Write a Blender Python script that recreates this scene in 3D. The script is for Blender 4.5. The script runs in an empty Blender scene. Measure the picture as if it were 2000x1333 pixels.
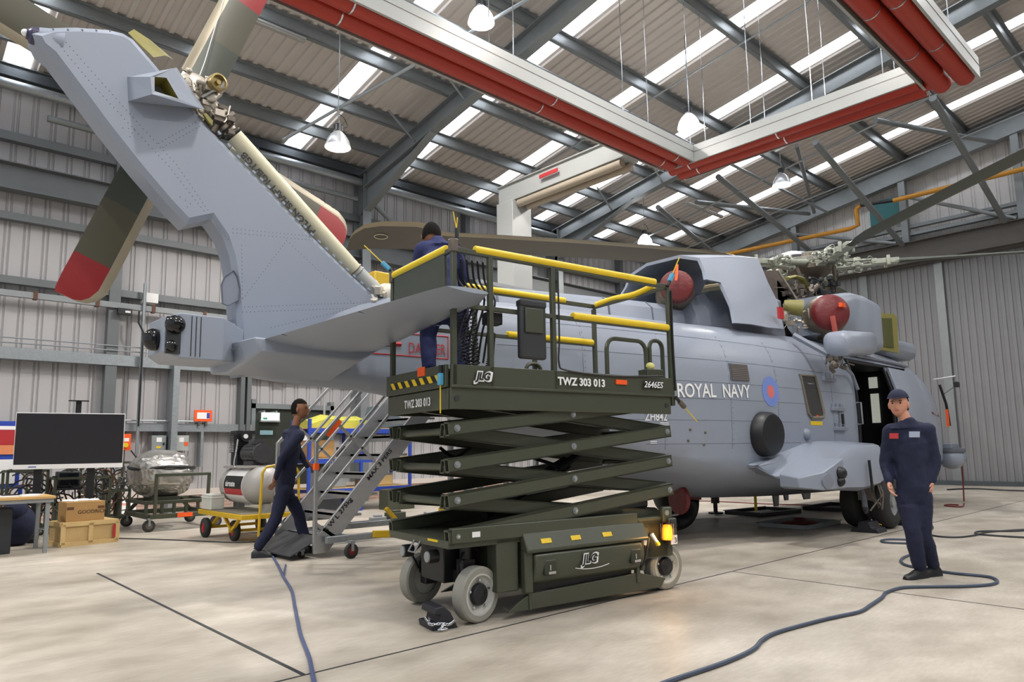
import bpy, bmesh, math, random
from mathutils import Vector, Matrix
from mathutils.bvhtree import BVHTree
S = bpy.context.scene
COL = S.collection
PI = math.pi
R = math.radians
rnd = random.Random(7)

# ---------------------------------------------------------------- camera
CAM_H = 1.27
FPX, PCX, PCY = 1370.0, 1000.0, 707.0
def _dir(x, y): return Vector((x-PCX, -(y-PCY), -FPX)).normalized()
_X = _dir(2500, 858)
_Y = _dir(-270, 899); _Y = (_Y-_X*_X.dot(_Y)).normalized()
_Z = _X.cross(_Y)
CM = Matrix((_X, _Y, _Z))
CO = Vector((0, 0, CAM_H))
cd = bpy.data.cameras.new('camera'); cam = bpy.data.objects.new('camera', cd); COL.objects.link(cam)
cd.sensor_width = 36; cd.lens = FPX/2000*36; cd.shift_y = (PCY-666.5)/2000; cd.clip_end = 200
cam.matrix_world = Matrix.Translation(CO) @ CM.to_4x4()
S.camera = cam
# ---------------------------------------------------------------- light and exposure
S.view_settings.view_transform = 'Standard'; S.view_settings.look = 'None'
S.view_settings.gamma = 1; S.view_settings.use_curve_mapping = False
S.view_settings.exposure = 0.0
W = bpy.data.worlds.new('world'); S.world = W; W.use_nodes = True
W.node_tree.nodes['Background'].inputs[0].default_value = (0.86, 0.93, 1.0, 1)
W.node_tree.nodes['Background'].inputs[1].default_value = .8
S.cycles.max_bounces = 6; S.cycles.diffuse_bounces = 4; S.cycles.glossy_bounces = 3
S.cycles.transmission_bounces = 4; S.cycles.transparent_max_bounces = 6
S.cycles.sample_clamp_indirect = 4; S.cycles.use_denoising = True
S.cycles.caustics_reflective = False; S.cycles.caustics_refractive = False
LAMP_W = 255.0
SKYLIGHT_E = 5.0

# a ray through a point of the picture, cut with a plane of the place
def ray(px, py): return CM @ _dir(px, py)
def Yp(px, py, y):
    r = ray(px, py); return CO+r*(y/r.y)
def Xp(px, py, x):
    r = ray(px, py); return CO+r*(x/r.x)
def Zp(px, py, z=0.0):
    r = ray(px, py); return CO+r*((z-CAM_H)/r.z)
def Pl(px, py, p, n):
    r = ray(px, py); n = Vector(n); return CO+r*((Vector(p)-CO).dot(n)/r.dot(n))

# ---------------------------------------------------------------- materials
def lin(h):
    h = h.lstrip('#'); c = [int(h[i:i+2], 16)/255 for i in (0, 2, 4)]
    return tuple((v/12.92 if v <= .04045 else ((v+.055)/1.055)**2.4) for v in c)+(1,)
MATS = {}
def mat(name, col, rough=.5, metal=0.0, var=.08, scale=6.0, bump=0.0, bscale=40.0, spec=.5, coat=0.0):
    if name in MATS: return MATS[name]
    m = bpy.data.materials.new(name); m.use_nodes = True; MATS[name] = m
    N = m.node_tree.nodes; L = m.node_tree.links; b = N['Principled BSDF']
    c = lin(col) if isinstance(col, str) else col
    b.inputs['Roughness'].default_value = rough; b.inputs['Metallic'].default_value = metal
    b.inputs['Specular IOR Level'].default_value = spec; b.inputs['Coat Weight'].default_value = coat
    tc = N.new('ShaderNodeTexCoord')
    nz = N.new('ShaderNodeTexNoise'); nz.inputs['Scale'].default_value = scale; nz.inputs['Detail'].default_value = 5
    L.new(tc.outputs['Object'], nz.inputs['Vector'])
    mx = N.new('ShaderNodeMix'); mx.data_type = 'RGBA'
    mx.inputs[6].default_value = tuple(v*(1-var) for v in c[:3])+(1,)
    mx.inputs[7].default_value = tuple(min(1, v*(1+var)) for v in c[:3])+(1,)
    L.new(nz.outputs['Fac'], mx.inputs[0]); L.new(mx.outputs[2], b.inputs['Base Color'])
    if bump:
        n2 = N.new('ShaderNodeTexNoise'); n2.inputs['Scale'].default_value = bscale; n2.inputs['Detail'].default_value = 3
        L.new(tc.outputs['Object'], n2.inputs['Vector'])
        bp = N.new('ShaderNodeBump'); bp.inputs['Strength'].default_value = bump; bp.inputs['Distance'].default_value = .01
        L.new(n2.outputs['Fac'], bp.inputs['Height']); L.new(bp.outputs[0], b.inputs['Normal'])
    return m
def emit(name, col, e, back=None):
    if name in MATS: return MATS[name]
    m = mat(name, col, .5)
    b = m.node_tree.nodes['Principled BSDF']
    b.inputs['Emission Color'].default_value = lin(col); b.inputs['Emission Strength'].default_value = e
    return m
def concrete():
    m = bpy.data.materials.new('concrete floor'); m.use_nodes = True
    N = m.node_tree.nodes; L = m.node_tree.links; b = N['Principled BSDF']
    g = N.new('ShaderNodeNewGeometry')
    def noise(sc, det, stretch=None, rot=0):
        n = N.new('ShaderNodeTexNoise'); n.inputs['Scale'].default_value = sc; n.inputs['Detail'].default_value = det
        mp = N.new('ShaderNodeMapping'); L.new(g.outputs['Position'], mp.inputs[0])
        if stretch: mp.inputs['Scale'].default_value = stretch; mp.inputs['Rotation'].default_value = (0, 0, rot)
        L.new(mp.outputs[0], n.inputs['Vector']); return n
    a = noise(.55, 6); c = noise(1.7, 7, (1, 1.7, 1), .9); d = noise(11, 6, (1, 3.5, 1), -.6)
    r1 = N.new('ShaderNodeValToRGB'); r1.color_ramp.elements[0].position = .32; r1.color_ramp.elements[1].position = .68
    r1.color_ramp.elements[0].color = lin('#aea698'); r1.color_ramp.elements[1].color = lin('#cdc5b9'); L.new(a.outputs['Fac'], r1.inputs[0])
    r2 = N.new('ShaderNodeValToRGB'); r2.color_ramp.elements[0].position = .3; r2.color_ramp.elements[1].position = .62
    r2.color_ramp.elements[0].color = (.66, .64, .61, 1); r2.color_ramp.elements[1].color = (1, 1, 1, 1); L.new(c.outputs['Fac'], r2.inputs[0])
    m1 = N.new('ShaderNodeMix'); m1.data_type = 'RGBA'; m1.blend_type = 'MULTIPLY'; m1.inputs[0].default_value = .85
    L.new(r1.outputs[0], m1.inputs[6]); L.new(r2.outputs[0], m1.inputs[7])
    r3 = N.new('ShaderNodeValToRGB'); r3.color_ramp.elements[0].position = .3; r3.color_ramp.elements[1].position = .7
    r3.color_ramp.elements[0].color = (.8, .79, .77, 1); r3.color_ramp.elements[1].color = (1.04, 1.04, 1.04, 1); L.new(d.outputs['Fac'], r3.inputs[0])
    m2 = N.new('ShaderNodeMix'); m2.data_type = 'RGBA'; m2.blend_type = 'MULTIPLY'; m2.inputs[0].default_value = .6
    L.new(m1.outputs[2], m2.inputs[6]); L.new(r3.outputs[0], m2.inputs[7]); L.new(m2.outputs[2], b.inputs['Base Color'])
    rr = N.new('ShaderNodeMapRange'); rr.inputs[3].default_value = .28; rr.inputs[4].default_value = .55
    L.new(a.outputs['Fac'], rr.inputs[0]); L.new(rr.outputs[0], b.inputs['Roughness'])
    return m
def brick():
    m = bpy.data.materials.new('brick plinth'); m.use_nodes = True
    N = m.node_tree.nodes; L = m.node_tree.links; b = N['Principled BSDF']
    g = N.new('ShaderNodeNewGeometry'); sp = N.new('ShaderNodeSeparateXYZ'); cb = N.new('ShaderNodeCombineXYZ')
    L.new(g.outputs['Position'], sp.inputs[0]); L.new(sp.outputs[0], cb.inputs[0]); L.new(sp.outputs[2], cb.inputs[1])
    t = N.new('ShaderNodeTexBrick'); t.inputs['Scale'].default_value = 1; t.inputs['Brick Width'].default_value = .225; t.inputs['Row Height'].default_value = .075
    t.inputs['Mortar Size'].default_value = .006; t.inputs['Color1'].default_value = lin('#b79a8c'); t.inputs['Color2'].default_value = lin('#a98a7c'); t.inputs['Mortar'].default_value = lin('#cfc2b6')
    L.new(cb.outputs[0], t.inputs[0]); L.new(t.outputs[0], b.inputs['Base Color']); b.inputs['Roughness'].default_value = .9
    return m
M_FLOOR = concrete(); M_BRICK = brick()
M_CLAD = mat('wall cladding', '#b3b1b2', .5, 0, .05, 1.2)
M_DOORCLAD = mat('gable cladding', '#7e7f82', .5, .1, .06, 1.0)
M_DECK = mat('roof decking', '#cdc6c1', .42, .15, .06, 2)
M_STEEL = mat('painted steel', '#83888a', .42, .35, .12, 5)
M_GIRT = mat('girt grey', '#6a6e70', .5, .3, .12, 4)
M_GALV = mat('galvanised steel', '#9aa0a4', .4, .6, .22, 22)
M_DSTEEL = mat('dark steel', '#50565b', .45, .4, .12, 4)
M_WHITE = mat('white enamel', '#a8aaa8', .35, 0, .03)
M_RED = mat('red tube', '#a8301d', .4, 0, .08)
M_HELI = mat('heli grey', '#8b93a1', .36, 0, .035, 2.5)
M_HELI2 = mat('heli panel grey', '#7a818e', .4, 0, .04, 3)
M_HELID = mat('heli seam', '#5a606b', .6)
M_OLIVED = mat('olive recess shade', '#33372b', .5)  # darker copy of the olive paint, recess shade put into the colour
M_OLIVE = mat('olive paint', '#464a3d', .38, .1, .08, 6)
M_BLADE = mat('blade olive brown', '#4d4a3b', .45, 0, .1, 3)
M_BLADEG = mat('blade dark green', '#3c4238', .45, 0, .1, 3)
M_TAN = mat('blade tan edge', '#9b917c', .4, .2, .06, 4)
M_TIPRED = mat('blade tip red', '#8f1f22', .4, 0, .06)
M_YEL = mat('yellow', '#e2c11d', .5, 0, .08, 12)
M_YELP = mat('yellow paint', '#c9a520', .45, 0, .12, 9)
M_BLACK = mat('black', '#15161a', .45, 0, .15)
M_RUBBER = mat('rubber', '#2b2c2c', .75, 0, .2, 12)
M_GRUB = mat('grey tyre', '#8b8a82', .7, 0, .12, 14)
M_SIL = mat('bare aluminium', '#b4b6b8', .33, .75, .1, 14)
M_CHROME = mat('chrome', '#cfd2d6', .18, .95, .05)
M_NAVY = mat('navy cloth', '#161d38', .85, 0, .18, 9, .5, 14)
M_NAVYB = mat('navy shirt', '#232a58', .85, 0, .15, 9, .5, 14)
M_SKIN = mat('skin', '#c58d76', .5, 0, .05, 8)
M_SKIND = mat('darker skin', '#7c5138', .5, 0, .05, 8)
M_HAIR = mat('dark hair', '#120f0e', .9, 0, .2, 60, spec=.15)
M_CREAM = mat('cream paint', '#d2cdb2', .4, 0, .08, 6)
M_CAST = mat('cast alloy', '#b9b1a4', .4, .45, .2, 18)
M_CASTD = mat('dark cast alloy', '#6a625a', .45, .5, .3, 25)
M_PRIMER = mat('yellow green primer', '#857f45', .5, 0, .15, 8)
M_OXRED = mat('oxblood cover', '#6a1f22', .45, 0, .15, 10, .6, 16)
M_ORANGE = mat('orange', '#f05a1c', .5)
M_GLASS = mat('dark glazing', '#3b3a38', .12, 0, .2, 3)
M_BLUE = mat('blue enamel', '#2a46a6', .45)
M_CARD = mat('cardboard', '#a98452', .8, 0, .08, 8)
M_PLY = mat('plywood', '#c1a470', .7, 0, .15, 7)
M_OAK = mat('table top', '#c9a266', .5, 0, .1, 10)
M_PAPER = mat('paper', '#ecebea', .7, 0, .03)
M_GREYP = mat('grey enamel', '#8b9092', .4, 0, .04)
M_TANK = mat('tank grey', '#a3a09c', .4, 0, .04)
M_HOSE = mat('blue hose', '#4a567c', .5, 0, .15, 20)
M_CHAR = mat('charcoal', '#2c2f33', .5)
M_BROWN = mat('brown', '#5b3a26', .6, 0, .15)
M_GASY = mat('gas pipe ochre', '#c48a2c', .45)
M_TEAL = mat('teal panel', '#2f6f72', .5)
M_TXTW = mat('white lettering', '#e6e8e8', .5, 0, .02)
M_TXTK = mat('black lettering', '#17181a', .5, 0, .02)
M_TXTR = mat('red lettering', '#b02a30', .5, 0, .02)

# ---------------------------------------------------------------- mesh builder
def basis(d, up=(0, 0, 1)):
    d = Vector(d).normalized(); u = Vector(up)
    if abs(d.dot(u)) > .98: u = Vector((1, 0, 0)) if abs(d.x) < .9 else Vector((0, 1, 0))
    s = d.cross(u).normalized(); return d, s, s.cross(d).normalized()
class MB:
    def __init__(s): s.bm = bmesh.new()
    def poly(s, pts, mi=0):
        f = s.bm.faces.new([s.bm.verts.new(p) for p in pts]); f.material_index = mi; return f
    def hexa(s, c, ex, ey, ez, mi=0):
        c, ex, ey, ez = Vector(c), Vector(ex), Vector(ey), Vector(ez)
        v = [s.bm.verts.new(c+ex*a+ey*b+ez*d) for a, b, d in ((-1,-1,-1),(1,-1,-1),(1,1,-1),(-1,1,-1),(-1,-1,1),(1,-1,1),(1,1,1),(-1,1,1))]
        for q in ((0,3,2,1),(4,5,6,7),(0,1,5,4),(1,2,6,5),(2,3,7,6),(3,0,4,7)):
            s.bm.faces.new([v[i] for i in q]).material_index = mi
        return s
    def box(s, x0, x1, y0, y1, z0, z1, mi=0):
        return s.hexa(((x0+x1)/2, (y0+y1)/2, (z0+z1)/2), ((x1-x0)/2, 0, 0), (0, (y1-y0)/2, 0), (0, 0, (z1-z0)/2), mi)
    def bar(s, p, q, w, h, up=(0, 0, 1), mi=0):
        p, q = Vector(p), Vector(q); d, a, b = basis(q-p, up)
        return s.hexa((p+q)/2, (q-p)/2, a*(w/2), b*(h/2), mi)
    def ring(s, c, a, b, ra, rb, n):
        return [s.bm.verts.new(c+a*(ra*math.cos(2*PI*i/n))+b*(rb*math.sin(2*PI*i/n))) for i in range(n)]
    def skin(s, r0, r1, mi=0):
        n = len(r0)
        for i in range(n):
            try: s.bm.faces.new((r0[i], r0[(i+1) % n], r1[(i+1) % n], r1[i])).material_index = mi
            except ValueError: pass
    def cap(s, r, mi=0):
        try: s.bm.faces.new(r).material_index = mi
        except ValueError: pass
    def cyl(s, p, q, r, r2=None, n=16, mi=0, caps=True):
        p, q = Vector(p), Vector(q); d, a, b = basis(q-p); r2 = r if r2 is None else r2
        A = s.ring(p, a, b, r, r, n); B = s.ring(q, a, b, r2, r2, n); s.skin(A, B, mi)
        if caps: s.cap(A[::-1], mi); s.cap(B, mi)
        return s
    def lathe(s, c, axis, prof, n=24, mi=0, caps=True):
        c = Vector(c); d, a, b = basis(axis); prev = None; first = None
        for r, t in prof:
            g = s.ring(c+d*t, a, b, max(r, 1e-4), max(r, 1e-4), n)
            if prev: s.skin(prev, g, mi)
            else: first = g
            prev = g
        if caps: s.cap(first[::-1], mi); s.cap(prev, mi)
        return s
    def tube(s, pts, r, n=8, closed=False, mi=0, flat=1.0):
        pts = [Vector(p) for p in pts]; m = len(pts); rings = []; up = Vector((0, 0, 1)); side = None
        for i, p in enumerate(pts):
            a = pts[i-1] if (i or closed) else p; b = pts[(i+1) % m] if (i < m-1 or closed) else p
            d = (b-a).normalized() if (b-a).length > 1e-7 else Vector((1, 0, 0))
            if side is None: d, side, _ = basis(d)
            side = (side-d*side.dot(d))
            if side.length < 1e-5: _, side, _ = basis(d)
            side.normalize(); u = side.cross(d)
            rr = r[i] if isinstance(r, (list, tuple)) else r
            rings.append(s.ring(p, side, u, rr, rr*flat, n))
        for i in range(m-1): s.skin(rings[i], rings[i+1], mi)
        if closed: s.skin(rings[-1], rings[0], mi)
        else: s.cap(rings[0][::-1], mi); s.cap(rings[-1], mi)
        return s
    def prism(s, pts, vec, mi=0):
        vec = Vector(vec); A = [s.bm.verts.new(p) for p in pts]; B = [s.bm.verts.new(Vector(p)+vec) for p in pts]
        s.skin(A, B, mi); s.cap(A[::-1], mi); s.cap(B, mi); return s
    def loft(s, rings, mi=0, caps=True):
        rs = [[s.bm.verts.new(p) for p in r] for r in rings]
        for a, b in zip(rs, rs[1:]): s.skin(a, b, mi)
        if caps: s.cap(rs[0][::-1], mi); s.cap(rs[-1], mi)
        return s
    def ball(s, c, rx, ry=None, rz=None, n=14, mi=0, Mx=None):
        ry = ry or rx; rz = rz or rx
        m = Matrix.Translation(Vector(c)) @ (Mx or Matrix.Identity(4)) @ Matrix.Diagonal((rx, ry, rz, 1))
        g = bmesh.ops.create_uvsphere(s.bm, u_segments=n, v_segments=max(6, n*2//3), radius=1, matrix=m)
        for v in g['verts']:
            for f in v.link_faces: f.material_index = mi
        return s
    def build(s, name, mats, parent=None, world=False, bevel=0, smooth=38, label=None, sub=0, bseg=2):
        bm = s.bm
        bmesh.ops.remove_doubles(bm, verts=bm.verts, dist=1e-6) if False else None
        bmesh.ops.recalc_face_normals(bm, faces=bm.faces)
        if world and parent is not None: bm.transform(MW[parent.name].inverted())
        off = Vector((0, 0, 0))
        if parent is None and bm.verts:
            xs = [v.co for v in bm.verts]
            off = Vector(((min(v.x for v in xs)+max(v.x for v in xs))/2, (min(v.y for v in xs)+max(v.y for v in xs))/2, min(v.z for v in xs)))
            bmesh.ops.translate(bm, verts=bm.verts, vec=-off)
        me = bpy.data.meshes.new(name); bm.to_mesh(me); bm.free()
        for m in (mats if isinstance(mats, (list, tuple)) else [mats]): me.materials.append(m)
        o = bpy.data.objects.new(name, me); COL.objects.link(o); o.location = off
        if parent is not None: o.parent = parent; MW[o.name] = MW[parent.name]
        else: MW[o.name] = Matrix.Translation(off)
        if smooth:
            me.polygons.foreach_set('use_smooth', [True]*len(me.polygons)); me.set_sharp_from_angle(angle=R(smooth))
        if sub:
            md = o.modifiers.new('sub', 'SUBSURF'); md.levels = sub; md.render_levels = sub
        if bevel:
            md = o.modifiers.new('bev', 'BEVEL'); md.width = bevel; md.segments = bseg; md.limit_method = 'ANGLE'; md.angle_limit = R(40)
            md.harden_normals = False
        if label: o['label'] = label
        return o
MW = {}
def thing(name, label, cat, loc=(0, 0, 0), rz=0.0, group=None):
    o = bpy.data.objects.new(name, None); COL.objects.link(o); o.empty_display_size = .2
    o.location = loc; o.rotation_euler = (0, 0, rz); MW[o.name] = Matrix.Translation(Vector(loc)) @ Matrix.Rotation(rz, 4, 'Z')
    tag(o, label, cat, group); return o
def tag(o, label=None, cat=None, group=None, kind=None):
    if label: o['label'] = label
    if cat: o['category'] = cat
    if group: o['group'] = group
    if kind: o['kind'] = kind
    return o
def struct(name, mb, m, **k):
    o = mb.build(name, m, **k); o['kind'] = 'structure'; return o
def dup(root, loc, rz=None, label=None, group=None):
    ch = {}
    for o in bpy.data.objects:
        if o.parent: ch.setdefault(o.parent.name, []).append(o)
    def cp(o, par):
        c = o.copy(); COL.objects.link(c)
        if par: c.parent = par
        for k in ch.get(o.name, []): cp(k, c)
        return c
    r = cp(root, None); r.location = loc
    if rz is not None: r.rotation_euler = (0, 0, rz)
    if label: r['label'] = label
    if group: r['group'] = group
    return r
def text(body, name, m, org, right, up, size, parent=None, world=True, align='LEFT', bold=0.0, proj=None, ext=.001, sx=1.0, lift=.004, shear=0.0):
    """lettering as a thin mesh; size = letter height"""
    cu = bpy.data.curves.new('t', 'FONT'); cu.body = body; cu.size = size/.70; cu.align_x = align; cu.offset = bold*size
    cu.shear = shear; cu.extrude = 0 if proj else ext; cu.resolution_u = 3
    ob = bpy.data.objects.new('t', cu); COL.objects.link(ob)
    dg = bpy.context.evaluated_depsgraph_get(); dg.update()
    me = bpy.data.meshes.new_from_object(ob.evaluated_get(dg)); bpy.data.objects.remove(ob); bpy.data.curves.remove(cu)
    r = Vector(right).normalized(); u = Vector(up); u = (u-r*u.dot(r)).normalized(); n = r.cross(u)
    bm = bmesh.new(); bm.from_mesh(me); bpy.data.meshes.remove(me)
    if proj:
        for k in range(2): bmesh.ops.subdivide_edges(bm, edges=[e for e in bm.edges if e.calc_length() > size*.35], cuts=1)
    T = Matrix((r*sx, u, n)).transposed().to_4x4(); T.translation = Vector(org); bm.transform(T)
    if proj:
        bad = []
        for v in bm.verts:
            h = proj.ray_cast(v.co-Vector((0, 3, 0)), Vector((0, 1, 0)))
            if h[0] is not None: v.co = h[0]-Vector((0, lift, 0))
            else: bad.append(v)
        if bad: bmesh.ops.delete(bm, geom=bad, context='VERTS')
    mb = MB(); mb.bm.free(); mb.bm = bm
    return mb.build(name, m, parent, world=world and parent is not None, smooth=0)
def decal(pts, name, m, proj, parent, lift=.003, sub=3, d=Vector((0, 1, 0))):
    bm = bmesh.new(); bm.faces.new([bm.verts.new(p) for p in pts])
    if sub: bmesh.ops.subdivide_edges(bm, edges=bm.edges, cuts=sub, use_grid_fill=True)
    bmesh.ops.triangulate(bm, faces=[f for f in bm.faces if len(f.verts) > 4])
    for v in bm.verts:
        h = proj.ray_cast(v.co-d*3, d)
        if h[0] is not None: v.co = h[0]-d*lift
    mb = MB(); mb.bm.free(); mb.bm = bm
    return mb.build(name, m, parent, world=True, smooth=60)
def bvh_of(o):
    bm = bmesh.new(); dg = bpy.context.evaluated_depsgraph_get(); dg.update()
    bm.from_object(o, dg); bm.transform(MW[o.name] if o.parent is None else MW[o.parent.name]); t = BVHTree.FromBMesh(bm); bm.free(); return t
def arc(c, r, a0, a1, n, ax, ay):
    c, ax, ay = Vector(c), Vector(ax), Vector(ay)
    return [c+ax*(r*math.cos(a0+(a1-a0)*i/n))+ay*(r*math.sin(a0+(a1-a0)*i/n)) for i in range(n+1)]
def lerp(a, b, t): return a+(b-a)*t
def interp(tab, x):
    if x <= tab[0][0]: return tab[0][1:]
    for a, b in zip(tab, tab[1:]):
        if x <= b[0]:
            t = (x-a[0])/(b[0]-a[0]); return tuple(lerp(p, q, t) for p, q in zip(a[1:], b[1:]))
    return tab[-1][1:]
def cat_spline(pts, n=6):
    P = [Vector(p) for p in pts]; P = [P[0]*2-P[1]]+P+[P[-1]*2-P[-2]]; out = []
    for i in range(1, len(P)-2):
        for k in range(n):
            t = k/n; a, b, c, d = P[i-1:i+3]
            out.append(.5*((2*b)+(c-a)*t+(2*a-5*b+4*c-d)*t*t+(3*b-a-3*c+d)*t**3))
    out.append(P[-2]); return out
# ================================================================ the hangar
WY, GX, BX, NY = 17.0, 25.0, -8.0, -14.0     # left wall, gable wall, open back, near eave
SL = .165
def roof_z(y): return 9.3+SL*(WY-y) if y > -2 else 9.3+SL*(WY+2)-SL*(-2-y)
struct('floor', MB().box(BX-2, GX+.5, NY-2, WY+.5, -.2, 0), M_FLOOR, smooth=0)
# sawn joints, a hair above the slab
def joint(p, q, w, nm):
    p, q = Vector(p), Vector(q); d = (q-p).normalized(); s = Vector((-d.y, d.x, 0))*w/2
    struct(nm, MB().box(0, 1, 0, 1, 0, 1) if False else MB_joint(p, q, s), M_CHAR, smooth=0)
def MB_joint(p, q, s):
    m = MB(); m.prism([p-s, q-s, q+s, p+s], (0, 0, .0025)); return m
joint((BX, 3.93, 0), (24.5, 3.98, 0), .014, 'trim_1')
a, b = Zp(190, 1120.5), Zp(604, 1320); joint(a, (b.x-.02, 3.95, 0), .026, 'trim_2')
a, b = Zp(1436, 1118), Zp(2000, 1191); joint((a.x, 3.93, 0), b+(b-a)*.6, .010, 'trim_3')
# corrugated sheet: polyline profile swept along a direction
def corrug(p0, along, length, sweep, prof, period, m=None, normal=None):
    m = m or MB(); p0, a, sw, n = Vector(p0), Vector(along), Vector(sweep), Vector(normal)
    k = int(length/period+.5); pts = []
    for i in range(k):
        for t, h in prof: pts.append((i*period+t*period, h))
    pts.append((k*period, prof[0][1]))
    A = [m.bm.verts.new(p0+a*t+n*h) for t, h in pts]; B = [m.bm.verts.new(p0+a*t+n*h+sw) for t, h in pts]
    for i in range(len(A)-1): m.bm.faces.new((A[i], A[i+1], B[i+1], B[i]))
    return m
WPROF = ((0, 0), (.62, 0), (.66, .03), (.76, .03), (.80, .008), (.86, .008), (.90, .03), (.97, .03))
WPROF = ((0, 0), (.60, 0), (.63, -.028), (.70, -.028), (.73, 0), (.84, 0), (.87, -.028), (.94, -.028), (.97, 0))
struct('wall_left', corrug((BX, WY, .48), (1, 0, 0), GX-BX, (0, 0, 9.1), WPROF, .33, normal=(0, -1, 0)), M_CLAD, smooth=0)
struct('wall_left_plinth', MB().box(BX, GX, WY-.12, WY+.15, 0, .37).box(BX, GX, WY-.14, WY+.15, .37, .50, 1), [M_BRICK, mat('cill', '#d0c5bc', .8)], smooth=0)
struct('wall_left_liner', MB().box(BX, GX, WY+.05, WY+.1, .9, 9.6), M_DSTEEL, smooth=0)
GPROF = ((0, 0), (.45, 0), (.5, -.03), (.9, -.03), (.95, 0))
struct('wall_gable_doors', corrug((GX, NY, 0), (0, 1, 0), WY-NY, (0, 0, 7.2), GPROF, .2, normal=(-1, 0, 0)), M_DOORCLAD, smooth=0)
m = corrug((GX+.1, NY, 7.2), (0, 1, 0), WY-NY, (0, 0, 5.3), WPROF, .33, normal=(-1, 0, 0))
struct('wall_gable', m, mat('pale cladding', '#d8d6d4', .5), smooth=0)
struct('wall_gable_back', MB().box(GX+.15, GX+.3, NY, WY, 0, 13.2), M_DSTEEL, smooth=0)
struct('wall_near', corrug((BX, NY, 0), (1, 0, 0), GX-BX, (0, 0, 10.8), WPROF, .33, normal=(0, 1, 0)), M_CLAD, smooth=0)
# door leaf seams of the sliding doors
for k, y in enumerate((9.15, 6.85, 13.4, 2.2, -2.4)):
    struct('trim_%d' % (4+k), MB().box(GX-.09, GX-.02, y-.12, y+.12, 0, 7.1), M_STEEL, smooth=0)
struct('baseboard_gable', MB().box(GX-.14, GX-.03, NY, WY, 0, .14), M_DSTEEL, smooth=0)
# roof sheets between the rooflights
LX = [-4.3, -1.3, 1.75, 4.75, 7.75, 10.8, 13.9, 16.85, 20.05, 22.9]; LW = .44
RPROF = ((0, 0), (.5, 0), (.58, -.045), (.92, -.045))
def slope(x0, x1, nm, mt, kind='structure', prof=RPROF, dz=0):
    for ys, ye in ((WY+.3, -2.0), (-2.0, NY-.3)):
        z0, z1 = roof_z(ys)+dz, roof_z(ye)+dz
        mb = corrug((x0, ys, z0), (1, 0, 0), x1-x0, (0, ye-ys, z1-z0), prof, (x1-x0)/max(1, round((x1-x0)/.26)), normal=(0, 0, 1))
        struct(nm, mb, mt, smooth=0)
xs = [BX]+[v for c in LX for v in (c-LW/2, c+LW/2)]+[GX]
for i in range(0, len(xs), 2): slope(xs[i], xs[i+1], 'ceiling', M_DECK)
M_SKY = emit('rooflight sheet', '#f4f8ff', SKYLIGHT_E)
def lights(x):
    for ys, ye in ((WY-.15, -2.0), (-2.0, NY+.3)):
        mb = corrug((x-LW/2-.02, ys, roof_z(ys)+.012), (1, 0, 0), LW+.04, (0, ye-ys, roof_z(ye)-roof_z(ys)), RPROF, (LW+.04)/3, normal=(0, 0, 1))
        struct('window_rooflight', mb, M_SKY, smooth=0)
for x in LX: lights(x)
# weathering sheet above, so that no sky leaks
mb = MB()
for ys, ye in ((WY+.4, -2.0), (-2.0, NY-.4)):
    z0, z1 = roof_z(ys)+.12, roof_z(ye)+.12
    mb.prism([(BX-.2, ys, z0), (GX+.3, ys, z0), (GX+.3, ye, z1), (BX-.2, ye, z1)], (0, 0, .05))
struct('ceiling_outer', mb, M_DSTEEL, smooth=0)
# purlins (zed sections) along x
PY = [16.85, 15.65, 14.35, 12.6, 9.85, 7.5, 5.7, 3.6, 1.4, -.9, -3.2, -5.5, -7.8, -10.1, -12.4]
for y in PY:
    z = roof_z(y)-.05; mb = MB()
    mb.box(BX, GX, y-.012, y+.012, z-.26, z).box(BX, GX, y-.012, y+.09, z-.27, z-.25).box(BX, GX, y-.09, y+.012, z-.012, z).box(BX, GX, y+.075, y+.09, z-.25, z-.22)
    struct('purlin', mb, M_STEEL, smooth=0)
# portal frames
def ibeam(mb, p, q, d, w, up, tw=.014, tf=.022):
    p, q = Vector(p), Vector(q); dd, s, u = basis(q-p, up)
    mb.hexa((p+q)/2, (q-p)/2, s*tw/2, u*(d/2-tf/2))
    for k in (-1, 1): mb.hexa((p+q)/2+u*k*(d/2-tf/2), (q-p)/2, s*w/2, u*tf/2)
FX = [.4, 9.77, 17.49]
for x in FX:
    mb = MB(); rt = lambda y: roof_z(y)-.34
    ibeam(mb, (x, WY-.35, rt(WY)-.22), (x, -2, rt(-2)-.22), .46, .24, (0, 0, 1))
    # haunch
    mb.prism([(x-.007, WY-.35, rt(WY)-.44), (x-.007, WY-.35, rt(WY)-1.15), (x-.007, 13.2, rt(13.2)-.42)], (.014, 0, 0))
    mb.bar((x, WY-.4, rt(WY)-1.15), (x, 13.1, rt(13.1)-.44), .22, .02)
    ibeam(mb, (x, -2, rt(-2)-.22), (x, NY+.3, rt(NY)-.22), .46, .24, (0, 0, 1))
    struct('rafter', mb, M_STEEL, smooth=0)
    mb = MB(); ibeam(mb, (x, WY-.36, 0), (x, WY-.36, rt(WY)), .5, .26, (0, 1, 0)); struct('column', mb, M_STEEL, smooth=0)
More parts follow.
